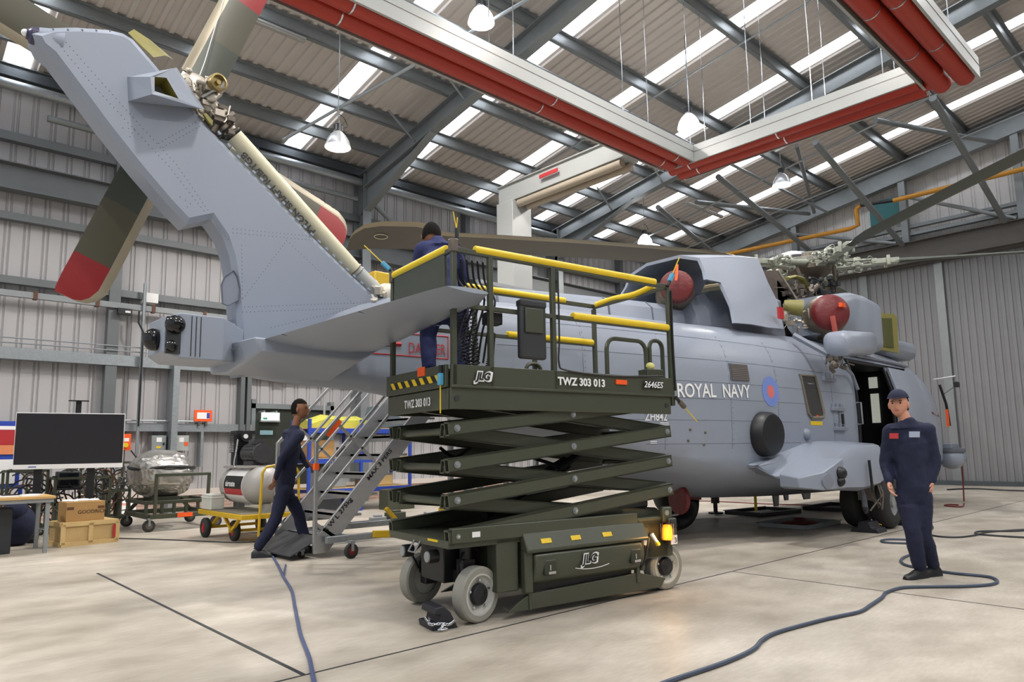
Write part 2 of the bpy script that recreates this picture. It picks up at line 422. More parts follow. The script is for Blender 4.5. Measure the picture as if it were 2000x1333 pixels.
# left wall girts, rails and trays: (height, depth off wall, thickness, material)
def girt(z0, z1, off0, off1, mt, nm='girt', x0=BX, x1=GX):
    mb = MB(); mb.box(x0, x1, WY-off1, WY-off0, z0, z1); return struct(nm, mb, mt, smooth=0)
mb = MB().tube([(BX, WY-.45, 8.72), (GX, WY-.45, 8.72)], .11, 12); struct('eaves_tube', mb, M_GALV)
girt(8.98, 9.16, .05, .3, M_DSTEEL)
girt(7.66, 7.84, .06, .24, M_GIRT)
mb = MB(); ibeam(mb, (BX, WY-.32, 6.86), (GX, WY-.32, 6.86), .56, .3, (0, 0, 1)); struct('bracing_beam', mb, M_GIRT, smooth=0)
girt(6.02, 6.17, .06, .24, M_GIRT); girt(4.72, 4.87, .06, .24, M_GIRT)
mb = MB().box(BX, GX, WY-.36, WY-.26, 4.44, 4.56)
for k in range(30): mb.box(BX+k*1.1+.4, BX+k*1.1+.47, WY-.38, WY-.25, 4.42, 4.58, 1)
struct('cable_trunking', mb, [M_GREYP, M_BROWN], smooth=0)
mb = MB(); mb.box(BX, GX, WY-.30, WY-.06, 3.20, 3.43)
struct('sheeting_rail', mb, M_GALV, smooth=0)
for z in (3.62, 3.52):
    struct('conduit', MB().tube([(BX, WY-.3, z), (GX, WY-.3, z)], .014, 6), M_GALV)
girt(1.80, 1.98, .05, .22, M_GALV, x0=BX, x1=6.9); girt(1.80, 1.98, .05, .22, M_GALV, x0=9.0)
struct('conduit', MB().tube([(3.0, WY-.27, 2.03), (5.75, WY-.27, 2.03)], .02, 6), M_GALV)
for x, z0, z1, w, mt in ((3.78, 1.98, 9.0, .22, M_GIRT), (5.05, 0, 3.45, .13, M_GALV), (-3.9, 0, 9, .2, M_GIRT), (6.62, 0, 3.4, .1, M_GIRT), (6.78, 0, 9.0, .1, M_GIRT), (13.6, 0, 9, .2, M_GIRT), (21.3, 0, 9, .2, M_GIRT), (4.05, 1.0, 1.8, .06, M_GALV), (5.72, 1.0, 1.8, .06, M_GALV)):
    struct('wall_post', MB().box(x-w/2, x+w/2, WY-.28-(0.2 if w == .13 else 0), WY-.05, z0, z1), mt, smooth=0)
# wall bracing
for p, q in (((10.0, 8.2), (17.3, 3.6)), ((2.3, 8.2), (9.5, 8.2))):
    struct('wall_brace', MB().cyl((p[0], WY-.5, p[1]), (q[0], WY-.5, q[1]), .07, n=10), M_STEEL)
# vertical conduits by the display
struct('conduit', MB().tube([(4.33, WY-.4, 5.05), (4.33, WY-.4, 3.2), (4.33, WY-.4, 1.3)], .035, 8), M_GALV)
struct('conduit', MB().tube([(4.22, WY-.45, 4.4), (4.22, WY-.45, 4.15), (4.32, WY-.46, 3.95), (4.32, WY-.46, 1.9)], .02, 6), M_BLACK)
struct('conduit', MB().tube([(8.8, WY-.2, 4.0), (8.8, WY-.2, 2.2)], .03, 6), M_WHITE)
# gable steelwork
mb = MB(); ibeam(mb, (GX-.35, NY, 7.45), (GX-.35, WY, 7.45), .7, .34, (0, 0, 1)); mb.box(GX-.3, GX-.05, NY, WY, 7.05, 7.12)
struct('door_head_beam', mb, mat('brown grey steel', '#5c5854', .5, .3, .12, 3), smooth=0)
mb = MB(); ibeam(mb, (GX-.35, WY-.3, roof_z(WY)-.62), (GX-.35, -2, roof_z(-2)-.62), .62, .3, (0, 0, 1)); struct('rafter', mb, M_STEEL, smooth=0)
mb = MB(); ibeam(mb, (GX-.35, -2, roof_z(-2)-.62), (GX-.35, NY, roof_z(NY)-.62), .62, .3, (0, 0, 1)); struct('rafter', mb, M_STEEL, smooth=0)
for y in (15.2, 11.3, 7.6, 4.45, .9):
    struct('gable_post', MB().box(GX-.45, GX-.2, y-.1, y+.1, 7.8, roof_z(y)-.9), M_STEEL, smooth=0)
for (y0, z0, y1, z1) in ((11.3, 9.0, 7.9, 7.85), (7.6, 9.4, 4.6, 7.85), (4.4, 9.9, 1.0, 7.85)):
    struct('gable_brace', MB().cyl((GX-.4, y0, z0), (GX-.4, y1, z1), .06, n=8), M_STEEL)
for z in (8.35, 8.1):
    struct('gable_rail', MB().box(GX-.3, GX-.1, NY, WY, z-.05, z+.05), M_STEEL, smooth=0)
# raking tubes from the frame down to the door head
for a_, b_ in (((1592, 278), (1762, 478)), ((1822, 192), (1962, 432)), ((1402, 345), (1584, 492)), ((1285, 405), (1400, 500))):
    struct('raking_strut', MB().cyl(Xp(*a_, 17.9), Xp(*b_, GX-.6), .085, n=10), M_STEEL)
struct('raking_strut', MB().cyl(Xp(1710, 235, 18.2), Xp(1940, 278, GX-.6), .07, n=10), M_STEEL)
struct('raking_strut', MB().cyl(Xp(1360, 395, 18.5), Xp(1580, 418, GX-.6), .07, n=10), M_STEEL)
struct('raking_strut', MB().cyl(Xp(1556, 285, 19), Xp(1590, 415, GX-.6), .06, n=10), M_STEEL)
# knee stays under the rafters
for x in FX[1:]:
    for y in (14.0, 12.0):
        struct('knee_stay', MB().bar((x-1.0, y-.2, roof_z(y)-.3), (x-.05, y, roof_z(y)-.78), .05, .02), M_GALV, smooth=0)
# services slung under the purlins
def pipe(a_, b_, r, mt, nm): return struct(nm, MB().tube([a_, b_], r, 8), mt)
pipe((6.2, 13.9, 8.0), (8.9, 8.0, 9.9), .035, M_GALV, 'conduit')
pipe((3.9, 10.0, 9.45), (24.5, 10.0, 9.45), .045, M_GALV, 'conduit')
pipe((19.0, 14.8, 8.2), (19.0, 2.0, 10.4), .03, M_GALV, 'conduit')
pipe((13.2, 13.4, 9.0), (13.2, 1.0, 10.6), .022, M_GALV, 'conduit')
pipe((21.6, 14.8, 8.4), (21.6, 2.0, 10.0), .02, M_GALV, 'conduit')
# gas pipe on the gable
g = [Xp(1380, 505, 24.2), Xp(1660, 447, 24.2), Xp(1676, 440, 24.2), Xp(1672, 410, 24.2), Xp(1680, 402, 24.2)]
struct('gas_pipe', MB().tube(g, .075, 10), M_GASY); struct('gas_pipe', MB().tube([Xp(1745, 392, 24.2), Xp(1870, 362, 24.2), Xp(2000, 330, 24.2), Xp(2200, 280, 24.2)], .075, 10), M_GASY)
struct('gas_pipe', MB().tube([Xp(1680, 402, 24.2), Xp(1745, 392, 24.2)], .05, 8), M_BLACK)
a_, b_ = Xp(1690, 440, 24.45), Xp(1750, 375, 24.45)
o = MB().box(24.94, 25.09, b_.y, a_.y, a_.z, b_.z).build('louvre_panel', M_TEAL, smooth=0); tag(o, 'teal green rectangular panel high on the gable behind the gas pipe', 'panel')
# fire exit door in the left wall
dr = MB().box(6.98, 8.98, WY-.12, WY-.02, .0, 2.38); o = struct('door_1', dr, mat('door green', '#2d3129', .5), smooth=0)
fr = MB().box(6.88, 6.98, WY-.2, WY, 0, 2.6).box(8.98, 9.08, WY-.2, WY, 0, 2.6).box(6.88, 9.08, WY-.2, WY, 2.38, 2.5); fr.build('door_frame', M_STEEL, o, world=True, smooth=0)
MB().box(7.1, 7.6, WY-.22, WY-.12, 2.05, 2.12).build('door_closer', M_GREYP, o, world=True, smooth=0)
MB().box(8.2, 8.5, WY-.15, WY-.12, 1.35, 1.8).build('door_notice', M_PAPER, o, world=True, smooth=0)
MB().box(8.0, 8.9, WY-.2, WY-.12, 1.0, 1.05).build('push_bar', M_GREYP, o, world=True, smooth=0)
# near gable left open to daylight at BX (unseen opening, made up to let sky light in)
# ================================================================ heaters and lamps under the roof
def heater_run(p, q, width, ztop, zbot, root, near, tube_n=2, bands=()):
    """white trough open below with two red tubes; near = side offset vector"""
    p, q = Vector(p), Vector(q); d = (q-p).normalized(); s = Vector((-d.y, d.x, 0))*width/2
    mb = MB(); t = .012
    for k in (-1, 1):
        mb.hexa((p+q)/2+s*k+Vector((0, 0, (ztop+zbot)/2-p.z)), (q-p)/2, s.normalized()*t/2, (0, 0, (ztop-zbot)/2))
        mb.hexa((p+q)/2+s*k*.97+Vector((0, 0, zbot-p.z)), (q-p)/2, s.normalized()*.02, (0, 0, .006))
    mb.hexa((p+q)/2+Vector((0, 0, ztop-p.z)), (q-p)/2, s, (0, 0, t/2))
    mb.build('reflector_hood', M_WHITE, root, world=True, smooth=0)
    for k in (-1, 1):
        mb = MB().hexa((p+q)/2+s*k*1.02+Vector((0, 0, zbot+.2-p.z)), (q-p)/2, s.normalized()*.004, (0, 0, .004)); mb.build('hood_seam', M_CASTD, root, world=True, smooth=0)
    for k in (-.46, .46):
        c = s*k+Vector((0, 0, zbot+.10-p.z)); mb = MB().cyl(p+c, q+c, .145, n=18)
        tb = mb.build('radiant_tube', M_RED, root, world=True)
        L_ = (q-p).length
        for f in bands:
            cc = p+d*(f*L_)+c; MB().cyl(cc-d*.012, cc+d*.012, .153, n=16).build('tube_clip', M_CHROME, tb, world=True)
HZ = 7.0
def heater(label, p, q, width, bands, extra=None):
    root = thing('radiant_heater', label, 'heater', ((p[0]+q[0])/2, (p[1]+q[1])/2, HZ), 0)
    heater_run(p, q, width, HZ+.34, HZ, root, None, bands=bands)
    p, q = Vector(p), Vector(q)
    for f in (.12, .4, .65, .9):
        c = p.lerp(q, f)
        for k in (-1, 1):
            d = (q-p).normalized(); s = Vector((-d.y, d.x, 0))*width*.4*k
            MB().cyl(c+s+Vector((0, 0, .34)), (c.x+s.x, c.y+s.y, roof_z(c.y)-.2), .008, n=5).build('hanger', M_CHROME, root, world=True)
    return root
h1 = heater('long red twin tube radiant heater slung over the tail of the helicopter', (-2.0, 7.78, HZ), (11.9, 7.78, HZ) , .72, (.45, .72, .97))
h2 = heater('red twin tube radiant heater running across the hangar above the rotor hub', (12.28, 8.1, HZ), (12.28, 3.36, HZ) , .72, (.1, .5))
h3 = heater('red twin tube radiant heater along the right edge of the picture', (1.0, 2.98, HZ), (12.55, 2.98, HZ) , .72, (.74, .87))
MB().tube(arc((12.0, 3.5, HZ+.12), .4, -PI/2, 0, 6, (1, 0, 0), (0, 1, 0)), .13, 14).build('tube_elbow', M_RED, h3, world=True)
# the plain white duct at the end of the loop, with its drop
root = thing('air_duct', 'white square air duct with a drop leg in front of the far frame', 'duct', (10.9, 11.4, 3.5))
MB().box(10.62, 11.12, 8.2, 11.9, HZ+.0, HZ+.42).box(10.57, 11.17, 8.2, 11.9, HZ+.40, HZ+.43).build('duct_run', M_WHITE, root, world=True, bevel=.01)
MB().box(10.55, 11.15, 11.35, 11.9, 3.2, HZ).build('duct_drop', M_WHITE, root, world=True, bevel=.01)
MB().cyl((10.72, 8.3, HZ-.08), (10.72, 11.3, HZ-.08), .09, n=14).cyl((11.0, 8.3, HZ-.08), (11.0, 11.3, HZ-.08), .09, n=14).build('flue', mat('flue cream', '#a79b8a', .5), root, world=True)
text('HELIARC', 'maker_mark', M_TXTR, (10.60, 10.75, HZ+.2), (0, -1, 0), (0, 0, 1), .1, root) if False else None
MB().box(10.53, 10.55, 9.9, 10.45, HZ+.2, HZ+.28).build('maker_mark', M_TXTR, root, world=True, smooth=0)
# high-bay lamps; LAMPS: (x, y, z, label) of those in view, then the same fitting further round the hangar
M_GLOW = emit('lamp glass', '#fff6ea', 28)
HB = [(7.98, 9.37, 9.26, 'glaring high bay lamp at the top of the picture above the red heater'), (6.47, 12.0, 7.26, 'high bay lamp hanging beside the first rafter above the tail shaft'),
      (13.17, 8.29, 8.42, 'glaring high bay lamp above the corner of the red heaters'), (18.23, 8.62, 8.46, 'high bay lamp hanging over the rotor hub'), (18.97, 13.85, 8.13, 'small far high bay lamp low over the main rotor blade')]
HBX = [(13.2, 2.0, 9.6), (18.6, -2.0, 9.6), (2.0, 3.0, 9.8), (-3.0, 12.0, 8.2), (8.0, -2.0, 9.8), (16.0, -4.5, 9.4), (-2.5, 6.5, 9.0), (0.5, -4.5, 9.6), (8.3, 4.5, 9.6)]
M_PRISM = emit('glowing prismatic dome', '#ffffff', 7)
def lamp_thing(x, y, z, label):
    r = thing('high_bay_lamp', label, 'lamp', (x, y, z), 0, 'high bay lamps under the roof')
    MB().lathe((0, 0, 0), (0, 0, 1), [(.25, 0), (.245, .03), (.215, .14), (.15, .25), (.09, .31), (.085, .315)], 28, caps=False).build('reflector', M_PRISM if ('glaring' in label or 'small far' in label) else mat('spun aluminium', '#d7dade', .3, .5, .02), r)
    MB().cyl((0, 0, .035), (0, 0, .05), .235, n=28).build('lens', M_GLOW, r)
    MB().cyl((0, 0, .30), (0, 0, .48), .075, n=16).box(-.09, .09, -.05, .05, .34, .46).build('gear_housing', M_CHAR, r, bevel=.01)
    MB().tube([(0, 0, .48), (.03, 0, .56), (0, 0, .62), (0, 0, roof_z(y)-z-.075)], .009, 6).build('hook', M_GALV, r)
    MB().tube(cat_spline([(.08, 0, .42), (.2, 0, .5), (.12, 0, .66), (0, 0, .7)]), .009, 6).build('lead', M_CHAR, r)
    return r
def spot(x, y, z, e, name='lamp_light'):
    l = bpy.data.lights.new(name, 'AREA'); l.shape = 'DISK'; l.size = .44; l.energy = e; l.color = (1.0, .95, .89); l.spread = R(165)
    o = bpy.data.objects.new(name, l); COL.objects.link(o); o.location = (x, y, z+.03)
for x, y, z, lb in HB: lamp_thing(x, y, z, lb)
for x, y, z in HBX: lamp_thing(x, y, z, 'high bay lamp hanging under the roof out of the picture')
for x, y, z in [h[:3] for h in HB]+HBX: spot(x, y, z-.06, LAMP_W*(.55 if (x > 12 and y < 5) else 1.12 if x < 5 else 1))
def batten(p, q, label):
    p, q = Vector(p), Vector(q); c = (p+q)/2; r = thing('fluorescent_batten', label, 'light fitting', c)
    MB().bar(p, q, .14, .05).build('body', M_WHITE, r, world=True, bevel=.01)
    MB().bar(p-Vector((0, 0, .04)), q-Vector((0, 0, .04)), .11, .05).build('diffuser', M_TANK, r, world=True, bevel=.02)
a_ = Pl(497, 38, (0, WY, 8.95), (0, SL, 1)); batten(a_, a_+Vector((1.05, 0, 0)), 'white fluorescent batten beside the upright tail rotor blade')
a_ = Pl(1342, 396, (0, WY, 8.8), (0, SL, 1)); batten(a_, a_+Vector((2.2, 0, 0)), 'long batten fitting under the far roof left of the rotor hub')
# ================================================================ the helicopter
HC = 6.2
heli = thing('helicopter', 'grey military helicopter with its nose to the right and the tail fin nearest the camera', 'helicopter', (11.0, HC, 0))
FS = [ # x, half width, z bottom, z widest, z top, exponent top, exponent bottom
 (2.2, .14, 2.02, 2.2, 2.40, 2.6, 2.6), (2.6, .16, 1.93, 2.2, 2.55, 2.6, 2.6), (3.2, .19, 1.91, 2.3, 2.75, 3.0, 3.0), (3.9, .27, 1.88, 2.35, 2.9, 3.2, 3.2), (4.8, .48, 1.66, 2.3, 2.97, 3.2, 3.2),
 (5.7, .72, 1.36, 2.2, 3.0, 3.2, 3.2), (6.6, .92, 1.10, 2.05, 3.02, 3.2, 3.0), (7.5, 1.12, .86, 1.95, 3.04, 3.2, 2.8), (8.4, 1.28, .62, 1.9, 3.06, 3.2, 2.7), (9.3, 1.38, .52, 1.85, 3.1, 3.2, 2.8),
 (10.3, 1.42, .48, 1.8, 3.14, 3.2, 3.0), (11.5, 1.43, .46, 1.8, 3.18, 3.2, 3.2), (12.7, 1.43, .44, 1.75, 3.2, 3.2, 3.2), (14.0, 1.43, .43, 1.75, 3.2, 3.2, 3.2), (15.3, 1.42, .43, 1.7, 3.2, 3.0, 3.0),
 (16.3, 1.38, .45, 1.65, 3.16, 2.8, 3.0), (17.2, 1.25, .5, 1.55, 2.98, 2.6, 2.8), (17.9, 1.05, .55, 1.5, 2.62, 2.4, 2.6), (18.4, .82, .62, 1.4, 2.2, 2.3, 2.5), (18.8, .55, .74, 1.3, 1.8, 2.2, 2.3), (19.05, .28, .92, 1.22, 1.5, 2, 2), (19.12, .08, 1.12, 1.2, 1.3, 2, 2)]
CH = [(2.2, 2.05), (3.9, 2.0), (4.8, 1.85), (5.7, 1.52), (6.6, 1.26), (7.5, 1.06), (8.8, .86), (10.3, .72), (12, .66), (16.3, .66), (17.9, .8), (19.12, 1.16)]
def fsec(x, n=40, grow=0.0):
    w, zb, zc, zt, et, eb = interp(FS, x); w += grow; out = []; zch = interp(CH, x)[0]; zch = min(zch, lerp(zb, zc, .8))
    for i in range(n//2+1):
        t = 2*PI*i/n; c, s_ = math.cos(t), math.sin(t)
        out.append(Vector((x, HC+w*math.copysign(abs(c)**(2/et), c), zc+(zt-zc+grow)*max(0, s_)**(2/et))))
    k = interp([(2.2, .5), (6, .42), (9, .36), (12, .5), (16.5, .6), (19, .5)], x)[0]
    poly = [(w, zc), (w*.995, lerp(zc, zch, .5)), (w*.975, zch+.10), (w*.94, zch+.02), (w*.88, zch-.04*(zch-zb)/.2 if zch-zb < .2 else zch-.04), (w*k, zb+.03), (w*(k-.12), zb), (0, zb)]
    seg = [math.dist(p, q) for p, q in zip(poly, poly[1:])]; T = sum(seg)
    def at(u):
        u *= T
        for p, q, l in zip(poly, poly[1:], seg):
            if u <= l or q is poly[-1]: f = min(1, u/max(l, 1e-6)); return (lerp(p[0], q[0], f), lerp(p[1], q[1], f))
            u -= l
    m = n//4; low = [at(i/m) for i in range(m+1)]
    for yy, zz in low[1:]: out.append(Vector((x, HC-yy, zz)))
    for yy, zz in low[-2:0:-1]: out.append(Vector((x, HC+yy, zz)))
    return out
xs = []
for a, b in zip(FS, FS[1:]):
    k = max(1, round((b[0]-a[0])/.3)); xs += [lerp(a[0], b[0], i/k) for i in range(k)]
xs.append(FS[-1][0])
def smoothFS():
    global FS
    pts = FS; out = []
    for i, x in enumerate(xs):
        out.append((x,)+tuple(sum(interp(pts, x+d)[k]*w for d, w in ((-.35, .25), (0, .5), (.35, .25))) for k in range(6)))
    FS = out
smoothFS()
mb = MB().loft([fsec(x) for x in xs])
DX0, DX1 = Yp(1668, 760, 4.8).x, Yp(1738, 760, 4.8).x
DZ0, DZ1 = 1.15, 2.72
bm = mb.bm
def cut(bm, co, no): bmesh.ops.bisect_plane(bm, geom=bm.verts[:]+bm.edges[:]+bm.faces[:], plane_co=co, plane_no=no)
for c, n in (((DX0, 0, 0), (1, 0, 0)), ((DX1, 0, 0), (1, 0, 0)), ((0, 0, DZ0), (0, 0, 1)), ((0, 0, DZ1), (0, 0, 1))): cut(bm, c, n)
TMP = bm.copy(); FB = BVHTree.FromBMesh(TMP)
def inhole(c, port=False):
    return DX0 < c.x < DX1 and DZ0 < c.z < DZ1 and (c.y < HC)
bmesh.ops.delete(bm, geom=[f for f in bm.faces if inhole(f.calc_center_median())], context='FACES')
fus = mb.build('fuselage', M_HELI, heli, world=True, smooth=50)
def hit(px, py):
    return FB.ray_cast(CO, ray(px, py))[0]
def fit_text(body, m, p0, p1, ytop, **k):
    a, b = hit(*p0), hit(*p1); t = hit(p0[0], ytop); n = body.replace(' ', '')
    o = text(body, 'lettering', m, (a.x, 3, a.z), (1, 0, (b.z-a.z)/(b.x-a.x)), (0, 0, 1), abs(t.z-a.z), heli, proj=FB, **k)
    return o
# cabin seen through the open door
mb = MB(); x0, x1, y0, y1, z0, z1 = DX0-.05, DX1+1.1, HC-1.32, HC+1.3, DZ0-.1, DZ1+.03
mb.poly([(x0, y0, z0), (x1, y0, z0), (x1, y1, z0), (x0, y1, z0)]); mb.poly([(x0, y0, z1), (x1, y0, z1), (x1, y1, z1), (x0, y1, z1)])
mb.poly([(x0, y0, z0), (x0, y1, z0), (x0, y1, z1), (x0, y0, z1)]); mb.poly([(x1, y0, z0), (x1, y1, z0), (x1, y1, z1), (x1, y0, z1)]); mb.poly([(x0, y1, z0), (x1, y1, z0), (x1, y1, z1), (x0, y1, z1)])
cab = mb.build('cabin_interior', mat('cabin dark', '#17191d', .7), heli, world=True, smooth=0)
for q_ in ((1696, 738, 1714, 758), (1700, 770, 1720, 826)):
    a_, b_ = Xp(q_[0], q_[1], x1-.03), Xp(q_[2], q_[3], x1-.03); MB().box(x1-.04, x1-.01, min(a_.y, b_.y), max(a_.y, b_.y), b_.z, a_.z).build('far_window', emit('daylit pane', '#c9cbbd', .5), cab, world=True)
MB().box(DX0+.3, DX0+.9, HC-.6, HC+.3, 1.1, 1.55).box(DX0+.3, DX0+.42, HC-.6, HC+.3, 1.5, 2.1).build('seat', M_BLACK, cab, world=True, bevel=.05)
# door surround, top rail, sliding door parked forward
def onskin(x, z, lift=.0):
    h = FB.ray_cast(Vector((x, 0, z)), Vector((0, 1, 0))); return h[0]-Vector((0, lift, 0)) if h[0] else Vector((x, HC-1.3, z))
fr = [onskin(DX0, z, .012) for z in (1.15, 1.5, 1.9, 2.3, 2.72)]+[onskin(x, 2.72, .012) for x in (DX0+.5, DX0+1.0, DX1)]+[onskin(DX1, z, .012) for z in (2.3, 1.9, 1.5, 1.15)]
MB().tube(fr, .03, 6).build('door_surround', M_BLACK, heli, world=True)
MB().tube([onskin(x, 2.86, .05) for x in (DX0-.3, DX0+.5, DX1, DX1+.8, DX1+1.7)], .03, 6).build('door_rail', M_HELI2, heli, world=True)
MB().tube([onskin(DX0-.08, 1.62, .02), onskin(DX0-.08, 1.62, .1), onskin(DX0-.08, 1.98, .1), onskin(DX0-.08, 1.98, .02)], .014, 6).build('grab_handle', M_GREYP, heli, world=True)
dr = MB().loft([[onskin(x, z, l) for z in (1.12, 1.5, 1.9, 2.3, 2.7) for l in (.05,)]+[onskin(x, z, .11) for z in (2.7, 2.3, 1.9, 1.5, 1.12)] for x in (DX1+.02, DX1+.5, DX1+1.0, DX1+1.5)])
dr.build('sliding_door', M_HELI, heli, world=True, bevel=.012)
# spine cover over the tail drive shaft
def spine(x):
    t = interp([(4.1, .14, 3.1), (5.5, .2, 3.22), (7.5, .26, 3.36), (9.9, .30, 3.5)], x); w, zt = t; zb = interp(FS, x)[3]-.12
    return [Vector((x, HC+w*1.15, zb)), Vector((x, HC+w, zt-.12)), Vector((x, HC+w*.6, zt-.02)), Vector((x, HC, zt)), Vector((x, HC-w*.6, zt-.02)), Vector((x, HC-w, zt-.12)), Vector((x, HC-w*1.15, zb))]
MB().loft([spine(x) for x in (4.3, 5, 6, 7, 8, 9, 9.9)]).build('spine_cover', M_HELI, heli, world=True)
mb = MB()
for x in (5.3, 6.3, 7.25, 8.2, 9.1): mb.loft([[p+Vector((0, 0, .004))+(p-Vector((x, HC, 3.2)))*.02 for p in spine(xx)] for xx in (x, x+.03)])
mb.build('spine_band', M_HELID, heli, world=True)
# ------------------------------------------------- skin seams and rivets
def seam(pts, r=.0035):
    mb = MB(); q = [onskin(x, z, .001) for x, z in pts]; mb.tube(q, r, 4); return mb
mb = MB()
for z, a, b in ((2.72, 5.6, 12.2), (2.42, 5.0, 12.0), (2.12, 5.2, 12.2), (1.62, 6.2, 10.2), (1.32, 7.0, 10.2), (1.9, 5.4, 10.4)):
    mb.tube([onskin(lerp(a, b, i/24), z, .0) for i in range(25)], .0035, 4)
for x in (6.1, 7.3, 8.5, 9.6, 11.35): mb.tube([onskin(x, lerp(1.25, 2.9, i/12), 0) for i in range(13)], .0035, 4)
mb.build('panel_seam', M_HELID, heli, world=True)
mb = MB()
for x in (6.1, 7.3, 8.5, 9.6):
    for i in range(22): mb.ball(onskin(x+.03, lerp(1.3, 2.85, i/22), 0), .007, .003, .007, 6)
mb.build('rivet_row', M_HELID, heli, world=True)
# ------------------------------------------------- lettering and marks
def text_sx(body, width, size):
    cu = bpy.data.curves.new('t', 'FONT'); cu.body = body; cu.size = size/.70; ob = bpy.data.objects.new('t', cu); COL.objects.link(ob)
    dg = bpy.context.evaluated_depsgraph_get(); dg.update(); w = ob.evaluated_get(dg).dimensions.x; bpy.data.objects.remove(ob); bpy.data.curves.remove(cu); return width/w
for body, m_, p0, p1, yt, bd in (('ROYAL  NAVY', M_TXTW, (1321, 776), (1463, 777), 749, .02), ('ZH842', M_TXTW, (1258, 822), (1301, 822), 806, .015), ('DANGER', M_TXTR, (796, 690), (868, 694), 669, .0)):
    a_, b_, t_ = hit(*p0), hit(*p1), hit(p0[0], yt); sz = abs(t_.z-a_.z)
    text(body, 'lettering', m_, (a_.x, 3, a_.z), (1, 0, (b_.z-a_.z)/(b_.x-a_.x)), (0, 0, 1), sz, heli, bold=bd, proj=FB, sx=text_sx(body, b_.x-a_.x, sz), lift=.012)
mb = MB()
def strip(x0, x1, z0, z1, nm, mt, k=8):
    bm = bmesh.new(); rows = []
    for z in (z0, z1): rows.append([bm.verts.new(onskin(lerp(x0, x1, i/k), z, .004)) for i in range(k+1)])
    for i in range(k): bm.faces.new((rows[0][i], rows[0][i+1], rows[1][i+1], rows[1][i]))
    m = MB(); m.bm.free(); m.bm = bm; return m.build(nm, mt, heli, world=True, smooth=60)
def pstrip(q, w_, nm, mt):
    for (x0, y0), (x1, y1) in zip(q, q[1:]):
        P = [hit(lerp(x0, x1, i/8), lerp(y0, y1, i/8)) for i in range(9)]; P = [p for p in P if p]
        if len(P) > 1: MB().tube([p-Vector((0, .001, 0)) for p in P], w_/2, 4, flat=.9).build(nm, mt, heli, world=True)
pstrip([(700, 689), (790, 695), (875, 702), (875, 658), (790, 652)], .016, 'danger_stripe', M_TXTR)
pstrip([(735, 671), (783, 673)], .05, 'danger_stripe', M_TXTR)
def disc(c, r0, r1, nm, mt, lift):
    bm = bmesh.new(); n = 36; A = []; B = []
    for i in range(n):
        t = 2*PI*i/n
        for rr, lst in ((r0, A), (r1, B)):
            p = onskin(c[0]+rr*math.cos(t), c[1]+rr*math.sin(t), lift); lst.append(bm.verts.new(p))
    for i in range(n): bm.faces.new((A[i], A[(i+1) % n], B[(i+1) % n], B[i]))
    m = MB(); m.bm.free(); m.bm = bm; return m.build(nm, mt, heli, world=True, smooth=60)
rc = Yp(1508, 765, 4.8); disc((rc.x, rc.z), .09, .215, 'roundel', mat('roundel blue', '#6f86c6', .5), .004); disc((rc.x, rc.z), .001, .092, 'roundel', mat('roundel red', '#cf6f6c', .5), .005)
# louvred vent
a, b = Yp(1440, 708, 4.8), Yp(1472, 744, 4.8)
V = MB().prism([onskin(a.x, a.z, -.02), onskin(b.x, a.z, -.02), onskin(b.x, b.z, -.02), onskin(a.x, b.z, -.02)], (0, -.035, 0))
for i in range(9):
    z = lerp(a.z, b.z, (i+.5)/9); V.bar(onskin(a.x+.02, z, .018), onskin(b.x-.02, z, .018), .012, .02, mi=1)
V.build('louvre_vent', [M_HELID, mat('vent brown', '#67625f', .5)], heli, world=True)
# cabin window
wn = [(1562, 733), (1590, 735), (1604, 806), (1603, 816), (1582, 817), (1575, 808)]
P = [onskin(Yp(*q, 4.8).x, Yp(*q, 4.8).z, 0) for q in wn]
win = MB().prism([p-Vector((0, .012, 0)) for p in P], (0, .03, 0)).build('cabin_window', M_GLASS, heli, world=True, bevel=.02)
MB().tube([p-Vector((0, .012, 0)) for p in P], .028, 6, closed=True).build('window_seal', mat('seal', '#6c675c', .6), win, world=True)
a = Yp(1592, 828, 4.8); strip(a.x-.2, a.x+.2, a.z-.025, a.z+.035, 'rescue_placard', M_YEL, 3)
MB().box(a.x-.015, a.x+.015, onskin(a.x, a.z, .03).y, onskin(a.x, a.z).y, a.z+.08, a.z+.13).build('pull_tab', M_ORANGE, heli, world=True)
# bulged observation blister (black round)
c = onskin(Yp(1497, 848, 4.8).x, Yp(1497, 848, 4.8).z)
MB().lathe(c+Vector((0, .08, 0)), (-.08, -1, -.02), [(.31, 0), (.315, .06), (.30, .2), (.27, .24), (.25, .245)], 32).build('observation_blister', [M_BLACK], heli, world=True)
MB().lathe(c+Vector((0, .09, 0)), (-.08, -1, 0), [(.34, 0), (.345, .03), (.33, .05)], 32).build('blister_ring', M_HELI2, heli, world=True)
c = onskin(Yp(1573, 849, 4.8).x, Yp(1573, 849, 4.8).z); MB().ball(c, .09, .07, .09, 16).build('antenna_dome', M_HELI2, heli, world=True)
